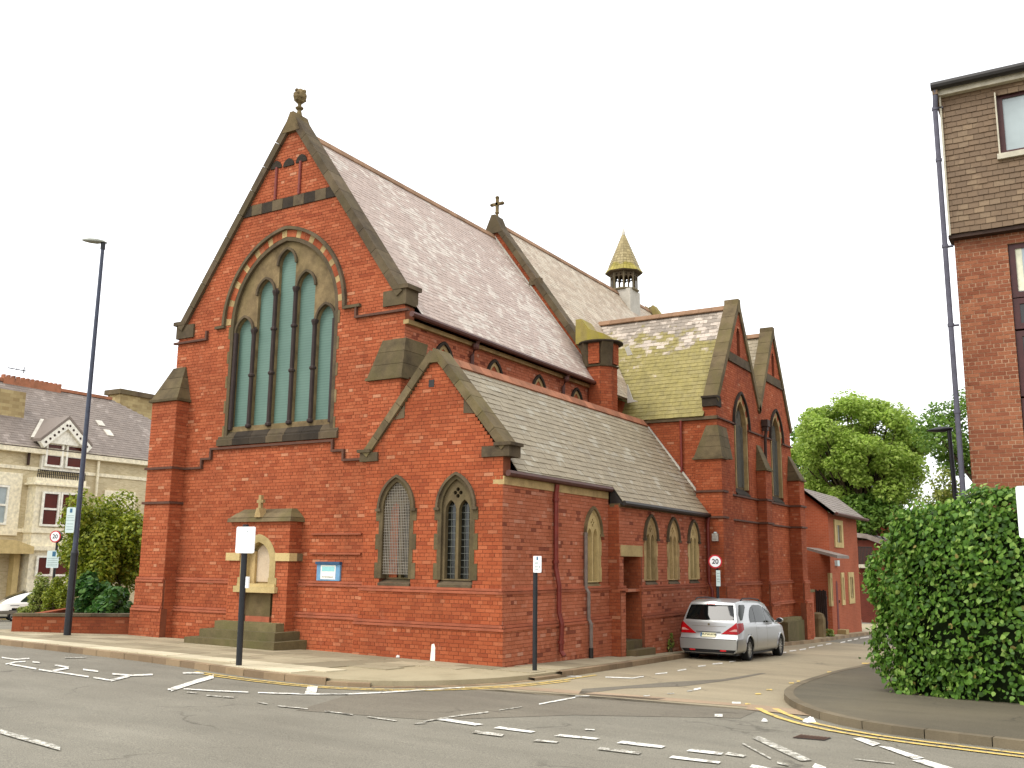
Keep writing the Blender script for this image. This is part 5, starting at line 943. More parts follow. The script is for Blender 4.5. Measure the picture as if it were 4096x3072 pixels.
# 20 roundels
def roundel(root, x, y, zc, r, yaw, box=0.0):
    u = np.array((math.cos(yaw), math.sin(yaw), 0)); n = np.array((math.sin(yaw), -math.cos(yaw), 0)); f = Fr((x, y, zc), u, n); m = MB(); m.fprism(f, circ(0, 0, r, 32), -0.02-box, 0.0); o = m.build('sign_disc', 'sign_red' if not box else 'gutter_black', root)
    if box: m = MB(); m.fprism(f, circ(0, 0, r*0.995, 32), 0.0, 0.004); m.build('rim', 'sign_red', o)
    m = MB(); m.fprism(f, circ(0, 0, r*0.80, 32), 0.004, 0.008); m.build('sign_face', 'sign_white', o); lettering('numeral', '20', r*0.98, 'ink', o, f(0, -0.02*r, 0.010), u, (0, 0, 1), 0.0015); return f
Yp = 8.9; a = at(1545, 1213, Y=Yp); SX = a[0]; z0 = gz(SX, Yp); SG = thing('speed_sign', 'round red-rimmed 20 speed sign on a post behind the silver van', 'road sign', (SX, Yp, z0)); rr = (at(1559, 1213, Y=Yp)[0]-at(1531, 1213, Y=Yp)[0])/2
pole(SG, SX+0.02, Yp+0.08, a[2]-z0+0.1, 0.04, 'black_paint'); roundel(SG, SX, Yp, a[2], rr, math.radians(18)); b = at(1550, 1249, Y=Yp); o, f = plate(SG, b[0]+0.02, Yp, b[2], 0.11, 0.42, math.radians(18), 'sign_pale', 'parking_plate', r=0.01); [strip(f, o, -0.04, 0.04, v, v+0.015, 'ink_faint') for v in (0.12, 0.05, -0.03, -0.1)]
# 20 sign with parking board among the shrubs on the left
Yl = 5.5; a = at(121.5, 1159, Y=Yl); z0 = -0.5; SL = thing('speed_sign', 'small round 20 sign above a pale parking board before the yellow brick house', 'road sign', (a[0], Yl, z0)); rr = at(132, 1159, Y=Yl)[2]; r_ = abs(at(121, 1146, Y=Yl)[2]-at(121, 1172, Y=Yl)[2])/2
pole(SL, a[0], Yl+0.06, a[2]-z0, 0.045, 'black_paint', z0=z0); roundel(SL, a[0], Yl-0.04, a[2], r_, math.radians(22), 0.12); b = at(117, 1208, Y=Yl); o, f = plate(SL, b[0], Yl-0.06, b[2], 0.46, 0.62, math.radians(26), 'sign_pale', 'parking_board'); strip(f, o, -0.03, 0.10, 0.10, 0.28, 'sign_blue', 'symbol'); [strip(f, o, -0.19, 0.19, v, v+0.02, 'ink_faint') for v in (0.02, -0.05, -0.12, -0.19, -0.25)]
# board at the right edge
Yr = -3.2; a, b = at(2193, 1050, Y=Yr), at(2240, 1162, Y=Yr); z0 = gz(a[0], Yr); SR_ = thing('sign_post', 'large blank white board on a post at the right edge by the hedge', 'sign post', (a[0]+0.3, Yr, z0)); pole(SR_, a[0]+0.34, Yr+0.06, a[2]-z0+0.05, 0.05, 'black_paint'); plate(SR_, a[0]+0.26, Yr, (a[2]+b[2])/2, 0.52, a[2]-b[2], 0.0, 'sign_white', 'sign_board', th=0.03)
# black lamp far up the side street
Yd = 13.5; a = at(2050, 928, Y=Yd); z0 = gz(a[0], Yd); LB = thing('street_lamp', 'black street lamp with bowl lantern standing behind the hedge', 'street lamp', (a[0], Yd, z0)); m = MB(); m.tube([(a[0]+0.12, Yd, z0), (a[0], Yd, a[2])], [0.085, 0.06], 10); m.build('post', 'black_paint', LB)
b = at(2024, 924, Y=Yd); m = MB(); R = []
for t_, w_, h_ in ((0.06, 0.02, 0.01), (0.0, 0.07, 0.05), (-0.2, 0.13, 0.08), (-0.42, 0.14, 0.07), (-0.60, 0.08, 0.03), (-0.66, 0.02, 0.01)): R.append(m.pts([(a[0]+0.06+t_, Yd+w_*math.cos(q), a[2]+0.02+h_*math.sin(q)+0.03*math.sin(t_)) for q in [2*math.pi*k/10 for k in range(10)]]))
for p, q in zip(R, R[1:]):
    for k in range(10): m.f.append((p+k, p+(k+1) % 10, q+(k+1) % 10, q+k))
m.build('lantern', 'black_paint', LB, smooth=True); m = MB(); m.lathe((a[0]-0.25, Yd, a[2]+0.09), [(0.03, 0), (0.04, 0.03), (0.02, 0.06)], 8); m.build('photocell', 'sign_pale', LB)

# ------------------------------------------------------------------ block of flats on the right
FX, FY = 8.26, 3.5; BD = thing('apartment_block', 'brown brick block of flats with tile-hung top storey and plum window frames', 'building', (FX+4, FY, 0)); FF = Fr((0, FY, 0), (1, 0, 0), (0, -1, 0))
wl = [rect(9.26, 11.0, 3.0, 8.22)]
brickwork(FF, [rect(FX+0.05, 16.0, -0.3, 8.5)]+wl, 0.0, BD, 'brick_flats', 'mortar_pale', name='front_wall', single=130, where=lambda u, v: abs(v-6.2)+0.6*abs(u-8.7), joint=0.016)
m = MB(); m.box(FX+0.05, 16.0, FY+0.31, 14, -0.4, 11.4); m.box(FX+0.06, 8.5, FY+0.02, 14, -0.4, 8.4); m.build('rear_wall', 'far_dark', BD)
ft = slope((FX, FY-0.22, 8.48), (16.0, FY-0.22, 8.48), (FX, FY-0.16, 11.42)); th_ = 2.94
slating(ft, [rect(0.0, 7.7, 0.0, th_), rect(1.0, 2.9, 1.46, 2.76)], BD, 'tile_flats', 0.118, 0.19, 'tile_hanging', base=0.14, lift=0.02, single=0, piece='tile')
m = MB(); m.box(FX-0.02, 16, FY-0.20, FY+0.3, 8.40, 8.47); m.build('soffit', 'timber_dark', BD)
m = MB(); m.box(FX+0.0, FX+0.035, FY-0.25, FY-0.20, 8.46, 11.45); m.build('corner_trim', 'fascia_white', BD)
m = MB(); m.box(FX, 16, FY-0.30, FY+0.2, 11.40, 11.52); m.build('fascia', 'fascia_white', BD)
m = MB(); m.tube([(FX-0.12, FY-0.38, 11.58), (16, FY-0.38, 11.58)], 0.09, 10); m.build('gutter', 'gutter_black', BD)
m = MB(); m.poly([(FX-0.1, FY-0.45, 11.62), (16, FY-0.45, 11.62), (16, FY+4, 13.2), (FX-0.1, FY+4, 13.2)]); m.poly([(FX-0.1, FY-0.45, 11.58), (16, FY-0.45, 11.58), (16, FY+0.3, 11.5), (FX-0.1, FY+0.3, 11.5)]); m.box(FX-0.1, FX, FY-0.4, FY+1.0, 11.40, 11.62); m.build('roof', 'tile_flats', BD)
m = MB(); m.tube([(FX-0.05, FY-0.36, 11.52), (FX-0.06, FY-0.34, 11.3), (FX-0.08, FY-0.30, 11.1), (FX-0.08, FY-0.30, -0.2)], 0.05, 10); [m.lathe((FX-0.08, FY-0.30, z), [(0.062, 0), (0.062, 0.06)], 10) for z in (11.1, 10.0, 8.2, 6.6, 4.9)]; [m.box(FX-0.09, FX+0.06, FY-0.25, FY-0.19, z, z+0.03) for z in (11.15, 8.22, 6.62)]; m.build('downpipe', 'pipe_violet', BD)
def casement(parent, fr, u0, u1, v0, v1, n, mat, glass, fw=0.09, bars=(), hb=()):
    w = MB(); w.fbox(fr, u0, u1, v0, v0+fw, n-0.06, n); w.fbox(fr, u0, u1, v1-fw, v1, n-0.06, n); w.fbox(fr, u0, u0+fw, v0+fw, v1-fw, n-0.06, n); w.fbox(fr, u1-fw, u1, v0+fw, v1-fw, n-0.06, n)
    for b in bars: w.fbox(fr, b-fw*0.5, b+fw*0.5, v0+fw, v1-fw, n-0.06, n-0.002)
    for b in hb: w.fbox(fr, u0+fw, u1-fw, b-fw*0.5, b+fw*0.5, n-0.06, n-0.001)
    o = w.build('window', mat, parent); g = MB(); g.fbox(fr, u0+fw*0.5, u1-fw*0.5, v0+fw*0.5, v1-fw*0.5, n-0.05, n-0.035); g.build('pane', glass, o); return o
o = casement(BD, FF, 9.28, 11.1, 9.95, 11.24, 0.10, 'frame_plum', 'glass_flats', 0.10, (10.2,)); m = MB(); m.fbox(FF, 9.22, 11.2, 9.84, 9.95, 0.0, 0.27); m.build('sill', 'fascia_white', o); m = MB(); m.fbox(FF, 9.255, 9.28, 9.95, 11.24, 0.0, 0.24); m.build('reveal', 'fascia_white', o)
o = casement(BD, FF, 9.26, 11.0, 7.12, 8.2, -0.06, 'frame_plum', 'glass_flats', 0.11, (10.1,)); m = MB(); m.fbox(FF, 9.36, 9.48, 7.25, 8.1, -0.094, -0.09); m.build('curtain', 'curtain', o)
for v0, v1, gl in ((6.50, 7.10, 'glass_dark'), (5.2, 6.46, 'glass_dark'), (3.0, 5.16, 'glass_dark')): casement(BD, FF, 9.26, 11.0, v0, v1, -0.06, 'frame_plum', gl, 0.11, (10.1,))

# ------------------------------------------------------------------ parish hall and buildings behind
HX = 0.45; HL = thing('parish_hall', 'plain red brick hall with slate roof and yellow stone windows beyond the church', 'building', (HX, 28, -0.8)); FH = Fr((HX, 0, 0), (0, 1, 0), (1, 0, 0))
T = lambda x, y: ((3050+x/1.4425)/1.85172, (1450+y/1.4425)/1.85172)
hc = at(*T(392, 1200), X=HX)[1]; he = at(*T(556, 1200), X=HX)[1]; hz = at(*T(400, 868), X=HX)[2]; FHY = Fr((0, hc, 0), (1, 0, 0), (0, -1, 0)); g0 = gz(0, 28)-0.3
gl = at(*T(232, 738), Y=hc)
def hp(x, y): p = at(*T(x, y), X=HX); return p[1], p[2]
wins = [((382, 1215), (404, 1405)), ((448, 1212), (474, 1398)), ((490, 1210), (530, 1388)), ((408, 905), (464, 1070))]; dq = ((418, 1200), (444, 1525))
m = MB(); m.fprism(FH, [(hc, g0), (he, g0), (he, hz), (hc, hz)], -6.0, 0.0); m.build('wall', 'far_red', HL)
m = MB(); m.fprism(FHY, [(HX-0.01, g0), (HX-0.01, hz), (gl[0], gl[2]), (gl[0]-3.5, gl[2]), (gl[0]-3.5, g0)], -0.3, 0.001); m.build('gable_wall', 'far_red', HL)
rf = slope((HX+0.35, hc-0.25, hz-0.05), (HX+0.35, he+0.6, hz-0.05), (gl[0], hc-0.25, gl[2]+0.1)); Lh = math.hypot(HX+0.35-gl[0], gl[2]+0.15-hz); slating(rf, [rect(0, he-hc+0.85, 0, Lh)], HL, 'slate_house', 0.2, 0.3, 'roof', base=0.12)
m = MB(); m.tube([(HX+0.42, hc-0.25, hz-0.08), (HX+0.42, he+0.6, hz-0.08)], 0.07, 8); m.build('gutter', 'gutter_brown', HL)
for (a, b) in wins:
    (u0, v1), (u1, v0) = hp(*a), hp(*b); u0, u1 = min(u0, u1), max(u0, u1); e = min(0.35, (u1-u0)*0.22); o = MB(); o.plate(FH, rect(u0, u1, v0, v1), [rect(u0+e, u1-e, v0+0.22, v1-0.22)], -0.05, 0.05); o = o.build('window', 'stone_cream', HL); g = MB(); g.fbox(FH, u0+e*0.9, u1-e*0.9, v0+0.2, v1-0.2, 0.003, 0.008); g.build('pane', 'glass_grey', o)
    n = 2 if u1-u0 > 1.3 else 1
    for k in range(1, n+1): m = MB(); m.fbox(FH, u0+(u1-u0)*k/(n+1)-0.05, u0+(u1-u0)*k/(n+1)+0.05, v0+0.2, v1-0.2, 0.008, 0.04); m.build('mullion', 'stone_cream', o)
(u0, v1), (u1, v0) = hp(*dq[0]), hp(*dq[1]); d = MB(); d.fprism(FH, lancet((u0+u1)/2, abs(u1-u0)/2, v0-0.2, v1-0.6, abs(u1-u0)/2*1.05), -0.02, 0.012); d = d.build('door', 'door_red', HL); m = MB(); m.tube([FH((u0+u1)/2+0.3, v0+1.0, 0.02), FH((u0+u1)/2+0.3, v0+1.12, 0.02)], 0.03, 6); m.build('handle', 'iron_rust', d)
m = MB(); m.fbox(FH, u0-0.1, u1+0.2, v0-0.5, v0-0.1, 0.0, 0.35); m.build('door_step', 'stone_cream', HL)
p = at(*T(430, 1158), X=HX+0.05); m = MB(); m.fbox(FH, p[1]-0.2, p[1]+0.2, p[2]-0.12, p[2]+0.12, 0.0, 0.12); m.build('wall_lamp', 'sign_pale', HL)
# lean-to roof on the near side, gate and pier
a, b, c = at(*T(245, 1065), Y=hc-2.2), at(*T(430, 1112), Y=hc-2.2), at(*T(250, 1185), Y=hc)
m = MB(); m.fprism(Fr((0, hc-2.2, 0), (1, 0, 0), (0, 1, 0)), [(a[0], a[2]-0.1), (b[0], b[2]-0.12), (b[0], b[2]), (a[0], a[2])], 0.0, 2.2); m.build('lean_to_roof', 'slate_house', HL)
PG = thing('brick_pier', 'low brick gate pier with stone cap between church and hall', 'pier', (0.5, 22.6, -0.7)); q = at(*T(275, 1500), X=0.55); m = MB(); m.box(0.05, 0.6, q[1]-0.1, q[1]+0.5, -1.0, at(*T(275, 1325), X=0.55)[2]); m.build('shaft', 'far_red', PG); m = MB(); zt = at(*T(275, 1325), X=0.55)[2]; m.box(0.0, 0.65, q[1]-0.15, q[1]+0.55, zt, zt+0.1); m.build('cap', 'stone_step', PG)
ST = thing('stone_bollard', 'rounded sandstone block beside the dark timber gate', 'stone', (0.7, 24, -0.8)); q = at(*T(322, 1560), X=0.6); m = MB(); m.lathe((0.6, q[1], -0.95), [(0.30, 0), (0.30, 0.95), (0.24, 1.12), (0.1, 1.18)], 10); m.build('block', 'stone', ST)
m = MB(); m.lathe((0.6, q[1], -0.99), [(0.33, 0), (0.31, 0.06)], 10); m.build('foot', 'stone_step', ST)
GT = thing('timber_gate', 'tall dark timber gate between church and hall', 'gate', (0.2, 25, -0.8)); a, b = at(*T(302, 1310), Y=hc-1.2), at(*T(378, 1550), Y=hc-1.2)
for i in range(6): m = MB(); w = (b[0]-a[0])/6; m.box(a[0]+i*w+0.006, a[0]+(i+1)*w-0.006, hc-1.2, hc-1.14, b[2], a[2]-0.04*(i % 2)); m.build('board', 'door_dark', GT)
for fz in (0.2, 0.8): m = MB(); z = b[2]+(a[2]-b[2])*fz; m.box(a[0], b[0], hc-1.14, hc-1.08, z-0.06, z+0.06); m.build('rail', 'timber_dark', GT)
# dark terrace further down with a railed balcony
TB = thing('terrace_house', 'dark brick house with sloping roof and balcony railing behind the hedge', 'building', (1, 52, -1.5)); Yb = 52.0
q = lambda x, y: at(*T(x, y), Y=Yb); a, b = q(548, 1000), q(690, 1245); m = MB(); m.box(a[0], b[0]+6, Yb, Yb+8, -2.2, a[2]-0.3); m.build('wall', 'far_dark', TB)
a, b, c = q(540, 965), q(600, 990), q(690, 1040); m = MB(); m.fprism(Fr((0, Yb-0.4, 0), (1, 0, 0), (0, 1, 0)), [(a[0]-3, a[2]+0.2), (b[0], b[2]), (c[0]+3, c[2]-1.0), (c[0]+3, c[2]-1.3), (b[0], b[2]-0.3), (a[0]-3, a[2]-0.1)], 0.0, 8.4); m.build('roof', 'slate_house', TB)
z1, z0_, zr = q(560, 1165)[2], q(560, 1185)[2], q(560, 1070)[2]; x0, x1 = q(555, 1170)[0], q(660, 1170)[0]; m = MB(); m.box(x0, x1, Yb-1.4, Yb, z0_, z1); m.build('balcony', 'fascia_white', TB)
for i in range(14): m = MB(); x = x0+(x1-x0)*i/13; m.box(x-0.03, x+0.03, Yb-1.4, Yb-1.35, z1, zr); m.build('baluster', 'gutter_black', TB)
m = MB(); m.box(x0, x1, Yb-1.42, Yb-1.34, zr, zr+0.06); m.build('hand_rail', 'gutter_black', TB)
W2 = thing('brick_house', 'tall dark brick house half hidden by the big tree', 'building', (2, 62, -1.7)); a, b = at(*T(548, 905), Y=62), at(*T(690, 1000), Y=62); m = MB(); m.box(a[0]-1, b[0], 62, 70, -2.2, a[2]); m.build('wall', 'far_dark', W2); a2, b2 = at(*T(680, 905), Y=61), at(*T(745, 1000), Y=61); m = MB(); m.box(a2[0], b2[0]+3, 61, 69, -2.2, a2[2]); m.build('wing', 'far_red', W2); m = MB(); m.fprism(Fr((0, 61.8, 0), (1, 0, 0), (0, 1, 0)), [(a[0]-1.3, a[2]), (b[0], a[2]), (b[0], a[2]+0.25), (a[0]-1.3, a[2]+0.25)], 0, 8.4); m.build('roof', 'slate_house', W2)

# ------------------------------------------------------------------ yellow brick villa on the far left
VX = -36.0; VL = thing('villa', 'pale yellow brick Victorian house with slate roof, white dormer and stone bay', 'house', (VX, 14, -1.5)); FV = Fr((VX, 0, 0), (0, 1, 0), (1, 0, 0))
h4 = lambda x, y: (x/2.765/1.85172, (1450+y/2.765)/1.85172); h5 = lambda x, y: (x/2.5516/1.85172, (1950+y/2.5516)/1.85172)
def V(p, X=VX): q = at(*p, X=X); return q[1], q[2]
ye0, ye1 = V(h4(-700, 800))[0], V(h4(2100, 1140))[0]; ze = V(h4(0, 905))[1]; yl = ye0-6
m = MB(); m.fprism(FV, rect(yl, ye1+3, -3.0, ze), -7.0, 0.0); m.build('wall', 'far_yellow', VL)
z_e = lambda x, y: V(h4(x, y))[1]
m = MB(); zt, zb = z_e(0, 893), z_e(0, 962); m.fbox(FV, yl, ye1+3, zb, zt-0.35, -0.2, 0.12); m.fbox(FV, yl, ye1+3, zt-0.33, zt, -0.2, 0.32); m.build('cornice', 'cream_paint', VL)
m = MB(); zt, zb = z_e(0, 1120), z_e(0, 1160); m.fbox(FV, yl, ye1+3, zb, zt, -0.1, 0.06); m.build('string_band', 'cream_paint', VL)
m = MB(); zt, zb = V(h5(0, 410))[1], V(h5(0, 450))[1]; m.fbox(FV, yl, ye1+3, zb, zt, -0.1, 0.08); m.build('string_band', 'cream_paint', VL)
RB = -4.2; r1 = at(*h4(700, 318), X=VX+RB); zr = r1[2]; rs = slope((VX+0.35, yl, ze), (VX+0.35, ye1+3, ze), (VX+RB, yl, zr)); Lr = math.hypot(RB-0.35, zr-ze)
yh = at(*h4(1225, 400), X=VX+RB)[1]
slating(rs, [[(0, 0), (ye1+3-yl, 0), (ye1+3-yl, Lr*0.25), (yh-yl, Lr), (0, Lr)]], VL, 'slate_house', 0.22, 0.34, 'roof', base=0.2)
m = MB(); ya, yb = at(*h4(20, 180), X=VX+RB)[1], at(*h4(655, 290), X=VX+RB)[1]; m.box(VX+RB-0.15, VX+RB+0.15, yl, yh, zr-0.05, zr+0.12); m.build('ridge', 'ridge_tile', VL)
m = MB(); m.box(VX+RB-0.2, VX+RB+0.2, ya, yb, zr-0.4, zr+0.22); k = ya
while k < yb: m.box(VX+RB-0.1, VX+RB+0.15, k, k+0.12, zr+0.22, zr+0.36); k += 0.28
m.build('ridge_crest', 'ridge_tile', VL)
for (a, b, dx, cap) in (((0, 285), (265, 580), -1.6, False), ((1335, 345), (1720, 700), -4.5, True)):
    p, q = at(*h4(*a), X=VX+dx), at(*h4(*b), X=VX+dx); m = MB(); m.box(VX+dx-1.2, VX+dx, p[1]-(3 if not cap else 0), q[1], q[2]-1.2, p[2]); c = m.build('chimney', 'far_stone', VL)
    if cap: m = MB(); m.box(VX+dx-1.4, VX+dx+0.15, p[1]-0.15, q[1]+0.15, p[2], p[2]+0.3); m.build('chimney_cap', 'stone_dark', c)
# dormer
(y0, zb), (y1, _), (yc, za) = V(h4(492, 1150), VX+0.3), V(h4(905, 1180), VX+0.3), V(h4(770, 628), VX+0.6); (g0_, gb), (g1_, _) = V(h4(450, 850), VX+0.6), V(h4(1022, 918), VX+0.6); zt = gb-0.1
FD = Fr((VX+0.3, 0, 0), (0, 1, 0), (1, 0, 0)); m = MB(); m.fprism(FD, rect(y0-0.1, y1+0.1, zb-0.2, zt+0.2), -3.5, -0.1); dm = m.build('dormer', 'white_paint', VL); ym = (g0_+g1_)/2
m = MB(); m.fprism(FD, [(g0_+0.1, zt), (g1_-0.1, zt), (ym, za-0.02)], -3.0, 0.14); m.build('pediment', 'white_paint', dm)
for s, g in ((-1, g0_), (1, g1_)):
    m = MB(); d = np.array((ym-g, za-zt)); d = d/np.linalg.norm(d); wv = np.array((-d[1], d[0])); wv = wv if wv[1] < 0 else -wv; m.fprism(FD, [(g, zt), (ym, za), tuple(np.array((ym, za))+wv*0.38), tuple(np.array((g, zt))+wv*0.38)], 0.05+s*0.004, 0.30+s*0.004); m.build('bargeboard', 'white_paint', dm)
    m = MB(); m.fprism(FD, [(g, zt+0.02), (ym, za+0.02), (ym, za+0.18), (g-s*0*0.1, zt+0.18)], -3.4, 0.32); m.build('dormer_roof', 'slate_house', dm)
    m = MB(); L = math.hypot(ym-g, za-zt)
    for k in range(6): c = np.array((g, zt))+d*L*(k+0.8)/6.8+wv*0.2; m.fprism(FD, circ(c[0], c[1], 0.07, 6), 0.306, 0.314)
    m.build('pierced_holes', 'timber_dark', dm)
def sash(parent, fr, u0, u1, v0, v1, n, mid=True, glass='glass_house'):
    fw = 0.10; w = MB(); w.plate(fr, rect(u0-fw, u1+fw, v0-fw, v1+fw), [rect(u0, u1, v0, v1)], n-0.1, n); 
    if mid: w.fbox(fr, u0, u1, (v0+v1)/2-0.05, (v0+v1)/2+0.05, n-0.08, n-0.03)
    o = w.build('window', 'white_paint', parent); g = MB(); g.fbox(fr, u0-0.02, u1+0.02, v0-0.02, v1+0.02, n-0.14, n-0.09); g.build('pane', glass, o)
mm = (y0+y1)/2
for u0, u1 in ((y0+0.1, mm-0.18), (mm+0.18, y1-0.05)): sash(VL, FD, u0, u1, zb+0.12, zt-0.05, 0.03)
# bay
(b0, bt), (b1, _) = V(h4(405, 1330), VX+0.7), V(h4(925, 1370), VX+0.7); FBy = Fr((VX+0.7, 0, 0), (0, 1, 0), (1, 0, 0))
m = MB(); m.fprism(FBy, rect(b0, b1, -2.5, bt), -0.8, 0.0); by = m.build('bay', 'cream_paint', VL)
m = MB(); zt, zb2 = V(h4(400, 1285), VX+0.7)[1], V(h4(400, 1350), VX+0.7)[1]; m.fbox(FBy, b0-0.25, b1+0.25, zb2, zt-0.2, -0.8, 0.2); m.fbox(FBy, b0-0.1, b1+0.1, zt-0.2, zt+0.1, -0.8, 0.05); m.build('bay_cornice', 'cream_paint', by)
m = MB(); zt, zb2 = V(h5(300, 595), VX+0.7)[1], V(h5(300, 640), VX+0.7)[1]; m.fbox(FBy, b0-0.2, b1+0.2, zb2, zt, -0.8, 0.2); m.build('bay_cornice', 'cream_paint', by)
m = MB(); zt, zb2 = V(h5(300, 405), VX+0.7)[1], V(h5(300, 460), VX+0.7)[1]; m.fbox(FBy, b0-0.08, b1+0.08, zb2, zt, -0.8, 0.1); m.build('bay_band', 'cream_paint', by)
m = MB(); zt = V(h4(440, 1190), VX+0.8)[1]; zb2 = V(h4(440, 1270), VX+0.8)[1]; n = 26
for i in range(n): y = b0+(b1-b0)*i/(n-1); m.fbox(FBy, y-0.02, y+0.02, zb2, zt, 0.02, 0.05)
m.fbox(FBy, b0, b1, zt, zt+0.05, 0.0, 0.07); m.fbox(FBy, b0, b1, (zt+zb2)/2, (zt+zb2)/2+0.03, 0.02, 0.06); m.build('balcony_railing', 'gutter_black', by)
for a, b in (((443, 60), (553, 400)), ((628, 70), (790, 405))): (u0, v1), (u1, v0) = V(h5(*a), VX+0.7), V(h5(*b), VX+0.7); sash(VL, FBy, u0, u1, v0+0.1, v1, 0.16)
for a, b in (((380, 715), (495, 905)), ((562, 720), (715, 905))): (u0, v1), (u1, v0) = V(h5(*a), VX+0.7), V(h5(*b), VX+0.7); sash(VL, FBy, u0, u1, v0+0.1, v1, 0.16, False)
(u0, v1), (u1, v0) = V(h4(-160, 1365)), V(h5(25, 360)); sash(VL, FV, u0, u1, v0, v1, 0.16, True, 'glass_flats'); m = MB(); m.plate(FV, rect(u0-0.8, u1+0.75, v0-0.6, v1+0.75), [rect(u0-0.12, u1+0.12, v0-0.12, v1+0.12)], -0.05, 0.10); m.build('window_surround', 'cream_paint', VL)
(u0, v1), (u1, v0) = V(h4(1150, 1410)), V(h4(1350, 1490)); m = MB(); m.fbox(FV, u0, u1+0.8, v0-1.5, v1, -0.05, 0.10); m.build('window_surround', 'cream_paint', VL)
m = MB(); p0, p1 = V(h4(1078, 1050)), V(h4(1040, 1480)); m.tube([(VX+0.15, p0[0], p0[1]), (VX+0.15, p0[0], p1[1])], 0.07, 8); m.build('downpipe', 'cream_paint', VL)
m = MB(); p0, p1 = V(h4(308, 1000)), V(h4(300, 1135)); m.tube([(VX+0.12, p0[0], p0[1]), (VX+0.12, p0[0], p1[1])], 0.07, 8); m.build('downpipe', 'timber_dark', VL)
p0 = V(h5(20, 600)); m = MB(); m.fprism(FV, [(p0[0]-3, p0[1]-0.35), (p0[0]+1.0, p0[1]-0.35), (p0[0]+1.0, p0[1]), (p0[0], p0[1]+0.3), (p0[0]-3, p0[1]+0.3)], 0.0, 1.1); m.fbox(FV, p0[0]+0.45, p0[0]+0.75, -2.8, p0[1]-0.3, 0.0, 0.4); m.build('porch', 'stone_cream', VL)
for a, b in (((1050, 642), (1125, 705)), ((1140, 745), (1215, 815))):
    def onroof(p): r = ray(*h4(*p)); t_ = np.dot(rs.o-CAMP, rs.n)/np.dot(r, rs.n); q = CAMP+t_*r-rs.o; return q@rs.u, q@rs.v
    (u0, v1), (u1, v0) = onroof(a), onroof(b); m = MB(); m.fbox(rs, u0, u0+0.42, v0, v1, 0.0, 0.06); m.build('roof_light', 'lead_pale', VL)
(u0, v1) = onroof((505, 650)); (u1, v0) = onroof((400, 850)); m = MB(); m.fprism(rs, [(u0, v1), (u0-0.35, v1), (u1-0.35, v0), (u1, v0)], 0.0, 0.12); m.build('lead_valley', 'lead_pale', VL)
m = MB(); p = at(*h4(180, 75), X=VX-4); 
for k in (0, 1.05): m.tube([(VX-4, p[1]-0.5, p[2]-k*1.1), (VX-4, p[1]+0.6, p[2]-k*1.1)], 0.03, 5); m.tube([(VX-4, p[1]+0.45, p[2]-k*1.1-0.15), (VX-4, p[1]+0.45, p[2]-k*1.1+0.2)], 0.03, 5)
m.tube([(VX-4, p[1], zr), (VX-4, p[1], p[2]+0.2)], 0.012, 5); m.build('aerial', 'gutter_black', VL)
# ------------------------------------------------------------------ garden wall and planting on the left
a, b = onground(24, 1364), onground(290, 1371); A_, B_ = np.array((a[0], a[1], 0)), np.array((-10.72, b[1], 0)); L = np.linalg.norm(B_-A_); uu = (B_-A_)/L; nn = np.array((uu[1], -uu[0], 0)); FG = Fr(A_, uu, nn)
GW = thing('garden_wall', 'low red brick garden wall with flat coping holding the shrub bed', 'wall', (*((A_+B_)/2)[:2], 0.1))
zt = at(24, 1331, Y=a[1])[2]
brickwork(FG, [rect(0, L, -0.4, zt)], 0.0, GW, 'brick_garden', depth=0.22, name='wall_face', single=120, where=lambda u, v: abs(u-L)*0.2)
m = MB(); k = 0.0
while k < L-0.2: m2 = MB(); m2.fbox(FG, k+0.004, min(k+0.62, L)-0.004, zt, zt+0.07, -0.28, 0.03); m2.build('coping_stone', 'stone_dark', GW); k += 0.62
m = MB(); m.fbox(Fr(A_, -nn, -uu), 0, 6, -0.9, zt, -0.22, 0.0); m.build('wall_return', 'brick_garden', GW)
m = MB(); m.poly([tuple(FG(0.1, zt-0.1, -0.2)), tuple(FG(L, zt-0.1, -0.2)), tuple(FG(L, zt-0.1, -5)), tuple(FG(0.1, zt-0.1, -5))]); tag(m.build('garden_soil', 'soil'), None, None, None, 'structure')
def blob(c, r, n, shell=0.55):               # leaf places in a lumpy ellipsoid
    d = nrg.normal(0, 1, (n, 3)); d /= np.linalg.norm(d, axis=1)[:, None]; q = shell+(1-shell)*nrg.random(n)**0.6; return np.array(c)+d*q[:, None]*np.array(r), d
def bush(name, label, cat, c, r, nsub, nleaf, size, mat, group=None, sub=0.45, seed=1, stems=4, heart=False):
    g = np.random.default_rng(seed); c = np.array(c, float); r = np.array(r, float); z0 = c[2]-r[2]; T = thing(name, label, cat, (c[0], c[1], z0), group); P = []; N = []
    for i in range(nsub):
        d = g.normal(0, 1, 3); d /= np.linalg.norm(d); q = c+d*r*(0.3+0.55*g.random()); rr = r*sub*g.uniform(0.6, 1.1); p, n = blob(q, rr, nleaf//nsub); P.append(p); N.append(n*0.6+np.array((0, 0, 0.5)))
    P = np.vstack(P); N = np.vstack(N); leaves('foliage', P, N, size, mat, T, 'stuff', heart)
    m = MB()
    for i in range(stems): d = g.normal(0, 1, 3); m.tube([(c[0]+0.1*d[0], c[1]+0.1*d[1], z0-0.3), (c[0]+0.2*d[0]*r[0], c[1]+0.2*d[1]*r[1], c[2]-0.3*r[2]), tuple(c+d*r*0.45*np.array((1, 1, 0.6)))], [0.05, 0.04, 0.015], 6)
    m.build('stem', 'bark', T); return T
def place(px, Y): return at(px[0], px[1], Y=Y)
c = place((232, 1190), 3.0); bush('laurel_tree', 'tall olive-green bushy tree against the church corner', 'tree', (c[0], 3.0, c[2]+0.05), (1.9, 1.5, 2.1), 60, 24000, 0.12, 'leaf_bush', seed=3, stems=6, sub=0.33)
